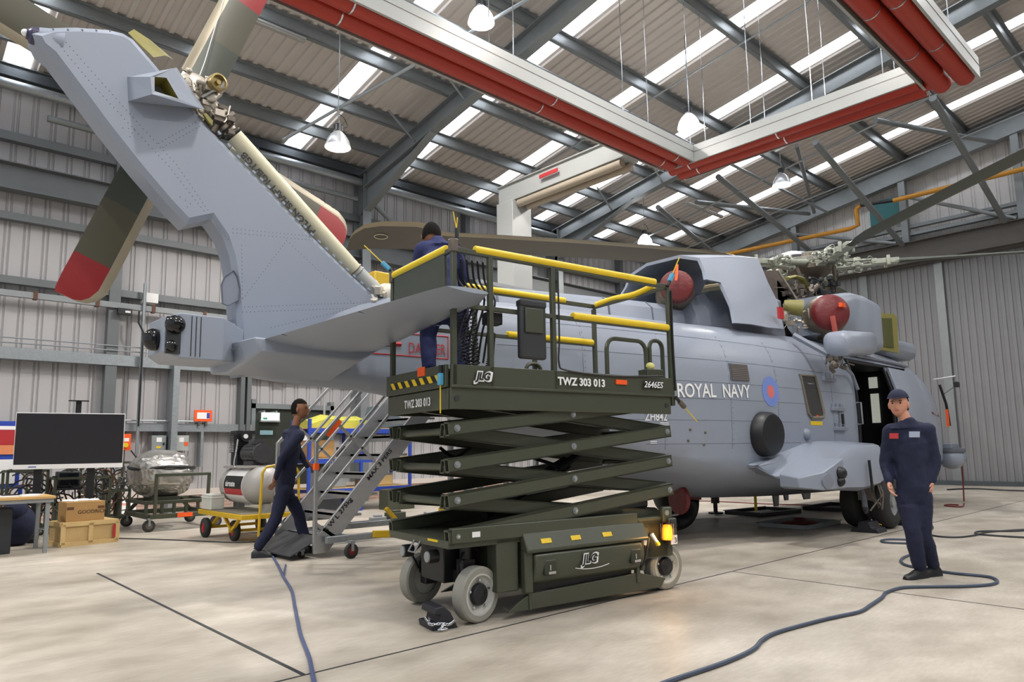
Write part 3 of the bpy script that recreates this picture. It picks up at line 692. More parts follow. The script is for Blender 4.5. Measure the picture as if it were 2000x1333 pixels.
# footsteps and latches beside the door
for px, py in ((1616, 742), (1630, 800), (1636, 838)):
    p = Yp(px, py, 4.8); q = onskin(p.x, p.z); m = MB().box(q.x-.22, q.x+.22, q.y-.05, q.y+.02, q.z-.03, q.z+.03)
    for k in (-.15, 0, .15): m.box(q.x+k-.03, q.x+k+.03, q.y-.035, q.y+.02, q.z-.02, q.z+.09)
    m.build('footstep', M_HELI2, heli, world=True, bevel=.006)
p = Yp(1639, 818, 4.8); q = onskin(p.x, p.z); MB().box(q.x-.09, q.x+.09, q.y-.02, q.y+.02, q.z-.11, q.z+.11).box(q.x-.03, q.x+.03, q.y-.04, q.y, q.z-.09, q.z+.07, 1).build('door_latch', [M_HELI2, M_BLACK], heli, world=True)
for px, py in ((1375, 838), (1398, 844), (1373, 860), (1397, 868)):
    p = Yp(px, py, 4.85); q = onskin(p.x, p.z); MB().ball(q, .022, .015, .022, 8).build('tie_down_socket', M_CASTD, heli, world=True)
for px, py, w, s in ((1336, 829, .14, .035), (1322, 866, .1, .03)):
    p = Yp(px, py, 4.85); strip(p.x-w/2, p.x+w/2, p.z, p.z+.008, 'stencil_line', M_TXTW, 2); strip(p.x-w/2, p.x+w/2, p.z+.02, p.z+.032, 'stencil_line', M_TXTW, 2)
# ------------------------------------------------- sponson and landing gear
OE = [((1477, 913), 4.78), ((1514, 930), 4.66), ((1586, 932), 4.3), ((1611, 920), 4.15), ((1633, 900), 4.02), ((1669, 878), 3.95), ((1723, 873), 3.95), ((1732, 885), 4.05)]
BE = [((1478, 914), 4.78), ((1515, 935), 4.66), ((1593, 952), 4.3), ((1603, 957), 4.15), ((1642, 960), 4.02), ((1690, 962), 3.95), ((1720, 953), 3.95), ((1730, 940), 4.05)]
RG = [(1479, 911), (1545, 880), (1570, 869), (1585, 864), (1600, 862), (1640, 862), (1690, 866), (1705, 872)]
sp = []
for (o_, yo), (b_, yb_), r_ in zip(OE, BE, RG):
    O, Bt = Yp(o_[0], o_[1], yo), Yp(b_[0], b_[1], yb_); Rg = Yp(r_[0], r_[1], 4.76); 
    sp.append([Vector((Rg.x, 5.2, Bt.z-.0)), Bt+(Vector((Rg.x, 5.2, Bt.z))-Bt)*.15, Bt.lerp(O, .12), Bt.lerp(O, .85), O+Vector((0, .05, .02)), O.lerp(Rg, .5)+Vector((0, 0, .02)), Rg, Vector((Rg.x, 5.2, Rg.z+.05))])
spo = MB().loft(sp).build('sponson', M_HELI, heli, world=True, bevel=.012, smooth=35)
c = Vector((10.35, 3.94, .9))
q0, q1 = Yp(1592, 929, 3.98), Yp(1650, 954, 3.93)
MB().loft([[Vector((q0.x, 4.2, q1.z+.03)), Vector((q0.x, 4.2, q0.z-.04)), Vector((q0.x+.1, 4.5, q0.z)), Vector((q0.x+.1, 4.5, q1.z+.03))], [Vector((q0.x+.12, 3.93, q1.z)), Vector((q0.x+.12, 3.93, q0.z+.03)), Vector((q0.x+.2, 4.5, q0.z+.05)), Vector((q0.x+.2, 4.5, q1.z))], [Vector((q1.x-.05, 3.90, q1.z)), Vector((q1.x-.05, 3.90, q0.z+.20)), Vector((q1.x, 4.5, q0.z+.21)), Vector((q1.x, 4.5, q1.z))]]).build('defensive_aid_box', M_HELI, heli, world=True, bevel=.012)
for pp_, rr_ in (((1641, 925), .085), ((1641, 941), .065)):
    c_ = Yp(pp_[0], pp_[1], 3.9); MB().ball(c_, rr_, rr_, rr_, 16).build('missile_sensor', M_BLACK, heli, world=True)
c_ = Yp(1614, 941, 3.93); MB().lathe(c_, (-.25, -1, 0), [(.10, 0), (.10, .03), (.075, .035)], 24).build('warning_receiver', M_HELI2, heli, world=True)
c_ = Yp(1607, 911, 4.1); MB().box(c_.x-.06, c_.x+.06, 4.06, 4.12, c_.z-.005, c_.z+.012).build('yellow_mark', M_YEL, heli, world=True)
c_ = Yp(1700, 935, 3.9); MB().tube([c_+Vector((0, 0, .25)), c_-Vector((-.05, 0, .2))], .02, 6).build('gear_door_rod', M_BLACK, heli, world=True)
def wheel(c, r, w, nm, par, tm=M_RUBBER, hub=M_GREYP, axis=(0, -1, 0), W_=True, hubr=.52):
    c = Vector(c); ax = Vector(axis).normalized(); c0 = c-ax*w/2
    t = MB().lathe(c0, ax, [(r*hubr, .0), (r*.8, 0), (r*.94, w*.1), (r, w*.28), (r, w*.72), (r*.94, w*.9), (r*.8, w), (r*hubr, w), (r*hubr, w*.8)], 36, caps=False).build(nm, tm, par, world=W_)
    MB().lathe(c0, ax, [(r*.1, 0), (r*hubr, .02*w), (r*hubr, w*.9), (r*hubr*.85, w*.82), (r*.2, w*.78), (r*.18, w*.95), (.01, w*.96)], 24).build('hub', hub, t, world=W_)
    return t
wc = Vector((11.68, 4.22, .40))
for dy in (0, .42): wheel(wc+Vector((0, dy, 0)), .40, .28, 'main_wheel', heli)
MB().cyl((11.68, 4.1, .4), (11.68, 4.7, .4), .06, n=12).cyl((11.68, 4.45, .4), (11.3, 4.5, .95), .07, n=12).cyl((11.6, 4.45, .5), (11.75, 4.5, 1.0), .09, n=12).cyl((11.2, 4.35, .85), (11.1, 4.3, .35), .04, n=8).build('main_gear_leg', M_HELI2, heli, world=True)
mb = MB().box(11.12, 11.24, 4.2, 4.4, .45, .7)
for k in range(8): mb.tube([(11.0+rnd.random()*.4, 4.0+rnd.random()*.4, .3+rnd.random()*.1), (11.1+rnd.random()*.3, 4.05+rnd.random()*.4, .55), (11.2+rnd.random()*.2, 4.2, .9)], .014, 5)
mb.build('gear_links', M_CASTD, heli, world=True)
for dy in (0, .32): wheel((17.1, 6.05+dy, .33), .33, .22, 'nose_wheel', heli)
MB().cyl((17.1, 6.2, .33), (17.1, 6.2, .7), .06, n=10).build('nose_gear_leg', M_HELI2, heli, world=True)
wheel((11.68, 8.2, .40), .40, .28, 'main_wheel', heli); MB().cyl((11.68, 8.2, .4), (11.5, 7.3, .9), .09, n=10).build('main_gear_leg', M_HELI2, heli, world=True)
sp2 = [[Vector((p.x, 2*HC-p.y, p.z)) for p in s_] for s_ in sp]; MB().loft(sp2).build('sponson', M_HELI, heli, world=True, bevel=.02, smooth=50)
# belly aerials and drain parts
for px, py0, py1, w in ((1516, 958, 990, .12), (1536, 958, 978, .1), (1575, 958, 976, .2)):
    a = Yp(px, py0, 5.9); b = Yp(px, py1, 5.9); MB().prism([a+Vector((-w, 0, .05)), a+Vector((w, 0, .05)), b+Vector((w*.8, 0, 0)), b+Vector((-w*.3, 0, 0))], (0, .03, 0)).build('blade_aerial', M_HELI2, heli, world=True)
a = Yp(1476, 958, 5.9); MB().box(a.x-.02, a.x+.02, 5.9, 5.93, a.z-.33, a.z+.02).build('drain_flag', M_YEL, heli, world=True)
# forward looking turret, mirror and nose details
c = Vector((18.3, 5.2, 1.1)); tc = Yp(1858, 893, 5.0)
mb = MB().lathe(tc+Vector((0, 0, -.27)), (0, 0, 1), [(.05, 0), (.17, .05), (.24, .14), (.26, .26), (.25, .34), (.19, .42)], 28)
mb.build('sensor_turret', M_HELI, heli, world=True); MB().lathe(tc+Vector((0, 0, .1)), (0, 0, 1), [(.27, 0), (.28, .03), (.28, .08), (.2, .1)], 28).build('turret_collar', M_HELID, heli, world=True)
MB().ball(tc+Vector((.17, -.14, 0)), .13, .13, .13, 16).build('turret_lens', M_HELI2, heli, world=True)
MB().box(tc.x-.25, tc.x+.3, tc.y-.1, HC-.3, tc.z+.18, tc.z+.30).build('turret_mount', M_HELI2, heli, world=True, bevel=.02)
a, b, c2 = Yp(1822, 742, 5.0), Yp(1866, 735, 4.6), Yp(1868, 748, 4.6)
MB().tube([a, b, c2], .018, 6).tube([Yp(1841, 772, 5.0), c2+Vector((0, 0, -.05))], .012, 5).build('mirror_arm', M_CHROME, heli, world=True)
MB().box(c2.x-.09, c2.x+.09, c2.y-.04, c2.y+.04, c2.z-.1, c2.z+.02).build('mirror', M_BLACK, heli, world=True, bevel=.015)
MB().tube([Yp(1835, 752, 5.0), Yp(1848, 790, 4.97), Yp(1855, 832, 4.97)], .03, 6).build('windscreen_pillar', M_BLACK, heli, world=True)
a = Yp(1849, 800, 4.92); MB().box(a.x-.03, a.x+.03, a.y-.02, a.y+.02, a.z-.38, a.z).build('remove_before_flight_flag', M_ORANGE, heli, world=True)
MB().tube([Yp(1878, 905, 4.9), Yp(1881, 940, 4.9), Yp(1883, 985, 4.9)], .015, 6).build('bonding_lead', M_OXRED, heli, world=True)
g = [onskin(16.2, 2.75, .004), onskin(17.0, 2.7, .004), onskin(17.3, 2.2, .004), onskin(17.25, 1.85, .004), onskin(16.3, 1.9, .004)]
MB().prism(g, (0, -.01, 0)).build('cockpit_side_window', M_GLASS, heli, world=True)
# ------------------------------------------------- fin
FY0, FY1 = 6.02, 6.30
fin_px = [(64, 62), (100, 51), (150, 50), (215, 55), (243, 62), (262, 74), (300, 118), (345, 172), (420, 258), (462, 303), (522, 362), (606, 455), (689, 537), (749, 591), (800, 640), (770, 700), (470, 735), (466, 640), (460, 560), (451, 500), (438, 462), (414, 427), (367, 437), (330, 398), (270, 328), (205, 246), (150, 172), (100, 106), (78, 88)]
def finpt(p, y): return Yp(p[0], p[1], FY0) + Vector((0, y-FY0, 0))
F = [Yp(p[0], p[1], FY0) for p in fin_px]
cx = sum(F, Vector())/len(F)
def inset(P, d):
    out = []; n = len(P)
    for i in range(n):
        a, b, c = P[i-1], P[i], P[(i+1) % n]; e1 = (b-a).normalized(); e2 = (c-b).normalized()
        n1 = Vector((-e1.z, 0, e1.x)); n2 = Vector((-e2.z, 0, e2.x)); nn = (n1+n2); nn = nn.normalized() if nn.length > .1 else n1
        out.append(b-nn*d/max(.5, nn.dot(n1)))
    return out
def area(P): return sum(P[i].x*P[(i+1) % len(P)].z-P[(i+1) % len(P)].x*P[i].z for i in range(len(P)))
sg = 1 if area(F) > 0 else -1
I1 = inset(F, -.045*sg)
rings = [[p+Vector((0, 0, 0)) for p in I1], [p+Vector((0, .035, 0)) for p in F], [p+Vector((0, FY1-FY0-.035, 0)) for p in F], [p+Vector((0, FY1-FY0, 0)) for p in I1]]
mb = MB().loft(rings)
# rivet rows on the fin
def rivets(mb, pts, step, y=FY0, r=.0055):
    P = [Yp(p[0], p[1], y) for p in pts]
    for a, b in zip(P, P[1:]):
        L_ = (b-a).length; k = max(1, int(L_/step))
        for i in range(k): mb.ball(a.lerp(b, i/k)+Vector((0, .001, 0)), r, .003, r, 6, mi=1)
rv = [[(105, 75), (180, 165), (250, 240), (330, 325), (420, 440), (452, 475)], [(122, 75), (260, 230), (345, 322), (440, 460)], [(310, 280), (395, 232)], [(318, 288), (402, 240)], [(455, 447), (612, 462)], [(455, 455), (618, 470)], [(470, 590), (560, 470)], [(478, 600), (745, 590)], [(474, 610), (760, 600)], [(478, 690), (600, 672)],
      [(560, 470), (740, 640)], [(352, 385), (372, 398), (360, 410)], [(240, 250), (262, 252), (250, 275)], [(472, 480), (474, 590)], [(530, 640), (700, 600)]]
for r_ in rv: rivets(mb, r_, .035)
rivets(mb, [(104, 57), (215, 60), (250, 68)], .09, FY0, .009)
ED = [Yp(x, y, FY0) for x, y in ((425, 256), (462, 303), (522, 362), (606, 455), (689, 537), (745, 588))]
for a, b in zip(ED, ED[1:]):
    k = max(1, int((b-a).length/.085))
    for i in range(k):
        c = a.lerp(b, i/k); d = (b-a).normalized(); mb.hexa(c+d*.02, d*.016, Vector((0, .008, 0)), Vector((-d.z, 0, d.x))*.010)
fin = mb.build('tail_fin', [M_HELI, mat('rivet grey', '#646a76', .5)], heli, world=True, smooth=30)
e = MB()
for i in range(4, 12):
    a, b = F[i+1], F[i+2 if i+2 < len(F) else 0]
for q in ((300, 118), (345, 172), (420, 258), (520, 362), (620, 458), (700, 530), (760, 585)): pass
# scalloped edge beads where the shaft cover is off
# fin tip tail light
a = Yp(70, 72, 6.1); MB().lathe(Yp(120, 90, 6.12), (Yp(60, 68, 6.12)-Yp(120, 90, 6.12)), [(.12, 0), (.095, .10), (.075, .16)], 20).build('tail_cone', M_HELI, heli, world=True)
d = (Yp(60, 68, 6.12)-Yp(120, 90, 6.12)).normalized(); MB().lathe(Yp(120, 90, 6.12)+d*.16, d, [(.07, 0), (.066, .04), (.045, .055), (.04, .07)], 20).build('navigation_light', mat('lamp indigo', '#2e2a4a', .3), heli, world=True)
MB().ball(Yp(120, 90, 6.12)+d*.235, .028).build('light_lens', M_TXTW, heli, world=True)
# open access cover at the top of the fin
a, b, c, d_ = Yp(250, 64, 6.25), Yp(268, 66, 6.5), Yp(338, 116, 6.6), Yp(300, 112, 6.15)
MB().loft([[a, lerp(a, d_, .5), d_], [lerp(a, b, .6)+Vector((0, 0, .04)), lerp(lerp(a, b, .6), lerp(d_, c, .6), .5)+Vector((0, 0, .06)), lerp(d_, c, .6)+Vector((0, 0, .03))], [b, lerp(b, c, .5), c]], caps=False).build('open_cover', [M_PRIMER], heli, world=True, smooth=0).modifiers.new('s', 'SOLIDIFY').thickness = .012
# yellow lined gearbox fairing box on the side of the fin
fa = [(250, 152), (296, 148), (338, 134), (348, 140), (352, 158), (372, 185), (398, 212), (303, 186), (256, 196)]
q = [Yp(x, y, FY0) for x, y in fa]
mb = MB(); base = [Yp(248, 150, FY0), Yp(250, 198, FY0), Yp(400, 214, FY0), Yp(345, 132, FY0)]
top = [Yp(294, 150, FY0-.22), Yp(297, 184, FY0-.22), Yp(392, 212, FY0-.15), Yp(340, 133, FY0-.15)]
op = [Yp(302, 150, FY0-.2), Yp(302, 178, FY0-.2), Yp(349, 193, FY0-.185), Yp(325, 152, FY0-.175)]
def quads(mb, A, B, mi=0):
    n = len(A)
    for i in range(n): mb.poly([A[i], A[(i+1) % n], B[(i+1) % n], B[i]], mi)
quads(mb, base, top); ring_ = top; quads(mb, top, op)
inn = [p+Vector((0, .2, 0)) for p in op]; quads(mb, op, inn, 1); mb.poly(inn, 1)
mb.build('gearbox_fairing', [M_HELI, M_PRIMER], heli, world=True, smooth=0)
# lower access panel on the trailing face, defensive pod
pan = [Yp(x, y, 6.12) for x, y in ((430, 545), (447, 533), (455, 545), (460, 570), (457, 590), (436, 601), (426, 597), (424, 560))]
MB().prism([p-Vector((0, .1, 0)) for p in pan], (0, .02, 0)).build('access_panel', M_HELI2, heli, world=True)
MB().tube([p-Vector((0, .105, 0)) for p in pan], .006, 5, closed=True).build('panel_seam', M_HELID, heli, world=True)
# sensor box behind the fin
A = Yp(322, 607, 5.72); Bq = Yp(462, 612, 5.98)
bx = MB(); z0, z1 = A.z-.36, A.z; y0, y1 = 5.72, 6.25; x0, x1 = A.x, 2.34
bx.loft([[Vector((x0+.02, y0+.08, z0+.05)), Vector((x0+.02, y1-.05, z0+.05)), Vector((x0+.02, y1-.05, z1-.03)), Vector((x0+.02, y0+.08, z1-.03))], [Vector((x0+.12, y0, z0)), Vector((x0+.12, y1, z0)), Vector((x0+.12, y1, z1)), Vector((x0+.12, y0, z1))], [Vector((x0+.45, y0, z0)), Vector((x0+.45, y1, z0)), Vector((x0+.45, y1, z1)), Vector((x0+.45, y0, z1))], [Vector((x1, y0+.22, z0+.02)), Vector((x1, y1, z0+.02)), Vector((x1, y1, z1-.05)), Vector((x1, y0+.22, z1-.05))]])
bx.build('sensor_box', M_HELI, heli, world=True, bevel=.01, smooth=0)
MB().box(x0+.02, x0+.125, y0-.004, y0+.03, z0+.03, z1-.04).build('sensor_bay', M_CHAR, heli, world=True)
MB().ball((x0+.08, y0, z1-.10), .075, .07, .075, 20).ball((x0+.06, y0, z0+.09), .045, .05, .045, 14).ball((x0-.01, y0+.22, z1-.2), .08, .07, .09, 18).build('sensor_lens', mat('black lens', '#0c0d10', .12, 0, .1), heli, world=True)
mb = MB()
for k in range(3): mb.box(x0+.2+k*.035, x0+.206+k*.035, y0-.003, y0+.01, z0+.02, z1-.02)
mb.build('pod_slot', M_BLACK, heli, world=True)
# ------------------------------------------------- stabiliser
def air(o, d, chord, th, up, n=7):
    o, d, up = Vector(o), Vector(d).normalized(), Vector(up); pts = []
    fs = [1, .85, .6, .35, .15, .04, 0]; sh = lambda f: th*2.6*math.sqrt(max(f, 0))*(1-f)**.9
    for f in fs: pts.append(o+d*chord*f+up*sh(f)*.5)
    for f in fs[::-1][1:-1]: pts.append(o+d*chord*f-up*sh(f)*.5)
    return pts
LE = [Yp(700, 700, 5.95), Yp(965, 575, 3.85)]; TE = [Yp(425, 690, 5.95), Yp(868, 558, 3.85)]
st = []
for t in (0, .25, .5, .75, .93, 1.0):
    l, r_ = LE[0].lerp(LE[1], t), TE[0].lerp(TE[1], t)
    if t == 1: l, r_ = l.lerp(r_, .12), r_.lerp(l, .04)
    st.append(air(l, (r_-l), (r_-l).length, lerp(.17, .10, t)*(1 if t < 1 else .35), (0, .12, 1)))
stb = MB().loft(st).build('stabiliser', M_HELI, heli, world=True, smooth=50)
st = []
for y, zb in ((6.3, 1.97), (6.0, 1.95), (5.7, 2.02), (5.45, 2.08)):
    st.append([Vector((2.2+(6.3-y)*.1, y, zb)), Vector((3.2, y, zb)), Vector((3.4, y, 2.2)), Vector((2.15+(6.3-y)*.1, y, 2.2))])
MB().loft(st).build('stabiliser_fairing', M_HELI, heli, world=True, bevel=.015)
mb = MB(); 
for t in (.32, .66):
    l, r_ = LE[0].lerp(LE[1], t), TE[0].lerp(TE[1], t); mb.tube([l+Vector((0, 0, -.05)), l.lerp(r_, .4)+Vector((0, 0, -.062+.01)), r_+Vector((0, 0, -.004))], .003, 4)
mb.build('panel_seam', M_HELID, heli, world=True)
# ------------------------------------------------- tail drive shaft and gearboxes
ta, tb = Yp(458, 266, 6.12), Yp(696, 532, 6.12)
sh = MB().cyl(ta, tb, .077, n=24).build('tail_drive_shaft', M_CREAM, heli, world=True)
dd = (tb-ta).normalized(); nrm = Vector((0, -1, 0)); uu = dd.cross(nrm)
q = Yp(523, 365, 6.04); text('PYLON SHAFT IGB/TGB', 'shaft_lettering', M_TXTK, Yp(617, 452, 6.03), -dd, -dd.cross(Vector((0, -1, 0))) if False else Vector((0, -1, 0)).cross(-dd), .062, heli, bold=.05)
def clutter(name, c, ext, n, mt, par, seed=1, rr=(.01, .03)):
    rd = random.Random(seed); mb = MB(); c = Vector(c)
    for i in range(n):
        p = c+Vector([(rd.random()*2-1)*e for e in ext]); k = rd.random()
        if k < .35:
            a = Vector([(rd.random()*2-1) for _ in range(3)]).normalized(); r = rd.uniform(*rr)*1.6; mb.cyl(p, p+a*r*rd.uniform(2, 4), r, n=10)
        elif k < .55:
            a = Vector([(rd.random()*2-1) for _ in range(3)]).normalized(); r = rd.uniform(*rr)*2; mb.lathe(p, a, [(r, 0), (r*1.2, r*.3), (r*.8, r*.5), (r*.8, r*1.2), (r*.3, r*1.5)], 12)
        elif k < .85:
            q = [p]+[p+Vector([(rd.random()*2-1)*e*.6 for e in ext]) for _ in range(3)]; mb.tube(cat_spline(q, 4), rr[0]*rd.uniform(.5, 1.0), 5)
        else:
            s_ = rd.uniform(*rr)*2; mb.box(p.x-s_, p.x+s_, p.y-s_, p.y+s_, p.z-s_*.7, p.z+s_*.7)
    return mb.build(name, mt, par, world=True)
g0 = Yp(432, 232, 6.12); g1 = Yp(375, 178, 6.2); g2 = Yp(428, 160, 6.05)
tg = MB().cyl(g0, ta+dd*-.05, .085, .06, n=16).cyl(Yp(400, 205, 6.15), g0, .1, .09, n=16).build('tail_gearbox', M_CAST, heli, world=True)
for i in range(3): MB().lathe(ta-dd*(.04+.05*i), dd, [(.07, 0), (.085, .01), (.07, .02)], 18).build('flexible_coupling', M_CASTD, tg, world=True)
mb = MB()
for i in range(9):
    a = Yp(345+i*5, 160+i*4, 6.1); mb.cyl(a, a+Vector((.05, -.02, -.2)), .012, n=6)
mb.ball(Yp(378, 176, 6.2), .15, .12, .15, 16); mb.build('gearbox_fins', M_CAST, tg, world=True)
clutter('gearbox_pipework', Yp(390, 185, 6.1), (.17, .1, .16), 34, M_CAST, tg, 3, (.008, .022))
clutter('gearbox_pipework', Yp(425, 232, 6.1), (.1, .08, .13), 26, M_CASTD, tg, 5, (.008, .02))
dr_ = (Yp(428, 158, 5.9)-Yp(400, 172, 6.15)).normalized()
MB().lathe(Yp(404, 172, 6.15), dr_, [(.04, 0), (.05, .1), (.075, .14), (.075, .22), (.06, .225), (.05, .19), (.02, .19), (.02, .215)], 22).build('end_cap', mat('gold cad', '#9c8a58', .35, .6), tg, world=True)
MB().tube([Yp(395, 190, 6.05), Yp(415, 178, 6.0), Yp(440, 172, 5.95)], .013, 6).build('control_rod', M_SIL, tg, world=True)
MB().prism([Yp(x, y, 6.0) for x, y in ((396, 220), (404, 222), (416, 236), (415, 245), (408, 238))], (0, .03, 0)).build('primer_web', M_PRIMER, tg, world=True)
ig = MB().cyl(tb-dd*.02, tb+dd*.3, .08, .1, n=18).build('intermediate_gearbox', M_WHITE, heli, world=True)
c = Yp(755, 580, 6.15); m2 = mat('gearbox white', '#c9c3b6', .45, .1, .1, 10)
MB().cyl(c, Yp(792, 588, 6.15), .13, .12, n=18).ball(c, .14, .12, .14, 16).build('gearbox_casing', m2, ig, world=True)
for i in range(2): MB().lathe(tb-dd*(.0+.04*i), dd, [(.07, 0), (.088, .01), (.07, .02)], 18).build('flexible_coupling', M_CASTD, ig, world=True)
clutter('gearbox_pipework', Yp(740, 573, 6.1), (.13, .08, .1), 20, m2, ig, 8, (.01, .022))
mb = MB()
for i in range(5): mb.lathe(Yp(772+i*7, 588, 6.15), (1, 0, 0), [(.1, 0), (.125, .008), (.1, .016)], 20)
mb.build('shaft_disc', M_CASTD, ig, world=True)
MB().cyl(Yp(792, 588, 6.15), Vector((5.4, HC, 3.12)), .05, n=12).build('spine_shaft', M_CREAM, heli, world=True)
# ------------------------------------------------- blades
def blade(o, span, lead, nrm, secs, mats, par, name, pitch=0.0, redfrom=9e9, n_le=.14, split=None, curve=0.0):
    """secs: (r, lead offset, trail offset, thickness)"""
    o, span, lead, nrm = Vector(o), Vector(span).normalized(), Vector(lead).normalized(), Vector(nrm).normalized()
    l2 = lead*math.cos(pitch)+nrm*math.sin(pitch); n2 = nrm*math.cos(pitch)-lead*math.sin(pitch)
    fs = [0, .04, n_le, .4, .7, 1.0]; mb = MB(); prev = None; pr_ = 0
    for r, a, b, th in secs:
        c = a+b; L_ = []
        for f in fs: L_.append((f, th*2.5*math.sqrt(f)*(1-f)**.8*.5))
        pts = [(f, h) for f, h in L_]+[(f, -h) for f, h in L_[1:-1]][::-1]
        dz = -curve*(max(0, r-secs[0][0]))**2
        ring = [mb.bm.verts.new(o+span*r+l2*(a-c*f)+n2*h+nrm*dz) for f, h in pts]
        if prev:
            n = len(ring)
            for i in range(n):
                j = (i+1) % n; f_ = min(pts[i][0], pts[j][0]); fc = mb.bm.faces.new((prev[i], prev[j], ring[j], ring[i]))
                mi = 1 if f_ < n_le-.001 else (2 if (r+pr_)/2 > redfrom else (3 if split and (r+pr_)/2 < split else 0)); fc.material_index = mi
        else: mb.cap(ring[::-1])
        prev = ring; pr_ = r
    mb.cap(prev, 1)
    return mb.build(name, mats, par, world=True, smooth=40)
TRC = Vector((1.93, 6.7, 4.37))
thub = MB().lathe(TRC+Vector((0, -.35, 0)), (0, 1, 0), [(.1, 0), (.1, .2), (.17, .25), (.19, .32), (.16, .42), (.08, .5)], 24).build('tail_rotor', M_CASTD, heli, world=True)
a1 = R(-110.5)
for k in range(4):
    a = a1+k*PI/2; sp_ = Vector((math.cos(a), 0, math.sin(a))); ld = Vector((-math.sin(a), 0, math.cos(a)))
    secs = [(.53, .15, .21, .05), (.54, .16, .22, .045), (1.0, .16, .22, .04), (1.3, .16, .22, .04), (1.56, .16, .22, .035), (1.565, .16, .22, .035), (1.78, .155, .22, .03), (1.87, .11, .215, .025), (1.92, .05, .21, .02), (1.94, -.02, .2, .012)]
    b_ = blade(TRC, sp_, ld, (0, -1, 0), secs, [M_BLADE, M_TAN, M_TIPRED, M_BLADEG], thub, 'blade', pitch=R(-8), redfrom=1.562, split=1.0, n_le=.2)
    MB().bar(TRC+sp_*.12, TRC+sp_*.42, .12, .09, (0, 1, 0)).build('blade_grip', M_CASTD, thub, world=True, bevel=.01)
    if k == 0:
        text('INBOARD', 'blade_lettering', M_TXTW, TRC+sp_*.60-ld*.0+Vector((0, -.062, 0)), -ld, sp_, .038, thub, bold=.03)
# main rotor
HUB = Vector((14.1, HC, 4.93))
mr = MB().lathe(HUB-Vector((0, 0, 1.5)), (0, 0, 1), [(.3, 0), (.26, .5), (.2, .9), (.2, 1.2), (.34, 1.3), (.42, 1.4), (.42, 1.55), (.3, 1.62), (.16, 1.7), (.14, 1.8)], 28).build('main_rotor_head', M_CASTD, heli, world=True)
M_HUBG = mat('rotor head green grey', '#a3a89c', .45, .2, .18, 12)
dc = Yp(1547, 503, 6.7); MB().lathe(dc-Vector((0, 0, .05)), (0, 0, 1), [(.44, 0), (.42, .03), (.33, .09), (.18, .14), (.02, .16)], 30).build('head_fairing_dome', mat('dome blue grey', '#b9bccd', .3), mr, world=True)
A0 = R(158.4)
for k in range(5):
    a = A0+k*2*PI/5; sp_ = Vector((math.cos(a), math.sin(a), 0)); ld = Vector((-math.sin(a), math.cos(a), 0)); up = Vector((0, 0, 1))
    arm = MB()
    for s_ in (-1, 1): arm.bar(HUB+sp_*.25+up*.07*s_, HUB+sp_*1.25+up*.05*s_, .16, .035)
    arm.cyl(HUB+sp_*.45-up*.1, HUB+sp_*.45+up*.1, .09, n=12).cyl(HUB+sp_*.9-up*.12, HUB+sp_*.9+up*.12, .07, n=12).bar(HUB+sp_*1.15, HUB+sp_*1.65, .2, .1)
    arm.cyl(HUB+sp_*1.45+ld*.12-up*.1, HUB+sp_*1.45+ld*.12+up*.1, .035, n=8).cyl(HUB+sp_*1.45-ld*.12-up*.1, HUB+sp_*1.45-ld*.12+up*.1, .035, n=8)
    arm.build('rotor_arm', M_HUBG, mr, world=True, bevel=.008)
    MB().cyl(HUB+sp_*.35+ld*.28+up*.02, HUB+sp_*1.05+ld*.2, .05, n=10).cyl(HUB+sp_*.4+ld*.28, HUB+sp_*.75+ld*.24, .075, n=12).build('lag_damper', M_HUBG, mr, world=True)
    MB().cyl(HUB+sp_*.55+ld*.22-up*.05, HUB+sp_*.42+ld*.3-up*.62, .025, n=8).cyl(HUB+sp_*.55+ld*.22-up*.12, HUB+sp_*.5+ld*.25-up*.3, .04, n=8).build('pitch_link', M_CASTD, mr, world=True)
    clutter('head_fittings', HUB+sp_*.75, (.45, .32, .08), 34, M_HUBG, mr, 20+k, (.01, .026))
    secs = [(1.55, .08, .1, .10), (1.9, .12, .16, .09), (2.3, .22, .30, .07), (2.7, .26, .38, .06), (4, .26, .38, .055), (5.5, .26, .38, .055), (7.0, .26, .38, .05), (7.75, .26, .38, .05), (7.95, .30, .38, .048), (8.15, .48, .36, .045), (8.35, .54, .34, .04), (8.9, .52, .36, .035), (9.15, .42, .40, .03), (9.28, .2, .44, .02), (9.32, 0, .46, .01)]
    bl = blade(HUB, sp_, ld, up, secs, [M_BLADEG if k else mat('blade grey brown', '#504e48', .4, .1, .08, 3), M_TAN, M_TIPRED, M_BLADEG], mr, 'blade', pitch=R(13), curve=.0045)
    if k == 0:
        l2 = ld*math.cos(R(13))+up*math.sin(R(13)); c_ = HUB+sp_*8.85+l2*.1-up*(.0045*7.3**2+.03)
        MB().tube(arc(c_, .075, 0, 2*PI, 20, sp_*1.4, l2)[:-1], .008, 4, closed=True).build('blade_mark', mat('mark cream', '#d8d6b8', .6), bl, world=True)
for k in range(2):
    MB().lathe(HUB-Vector((0, 0, .62+.12*k)), (0, 0, 1), [(.3, 0), (.46, .02), (.46, .07), (.3, .09)], 28).build('swashplate', M_CASTD, mr, world=True)
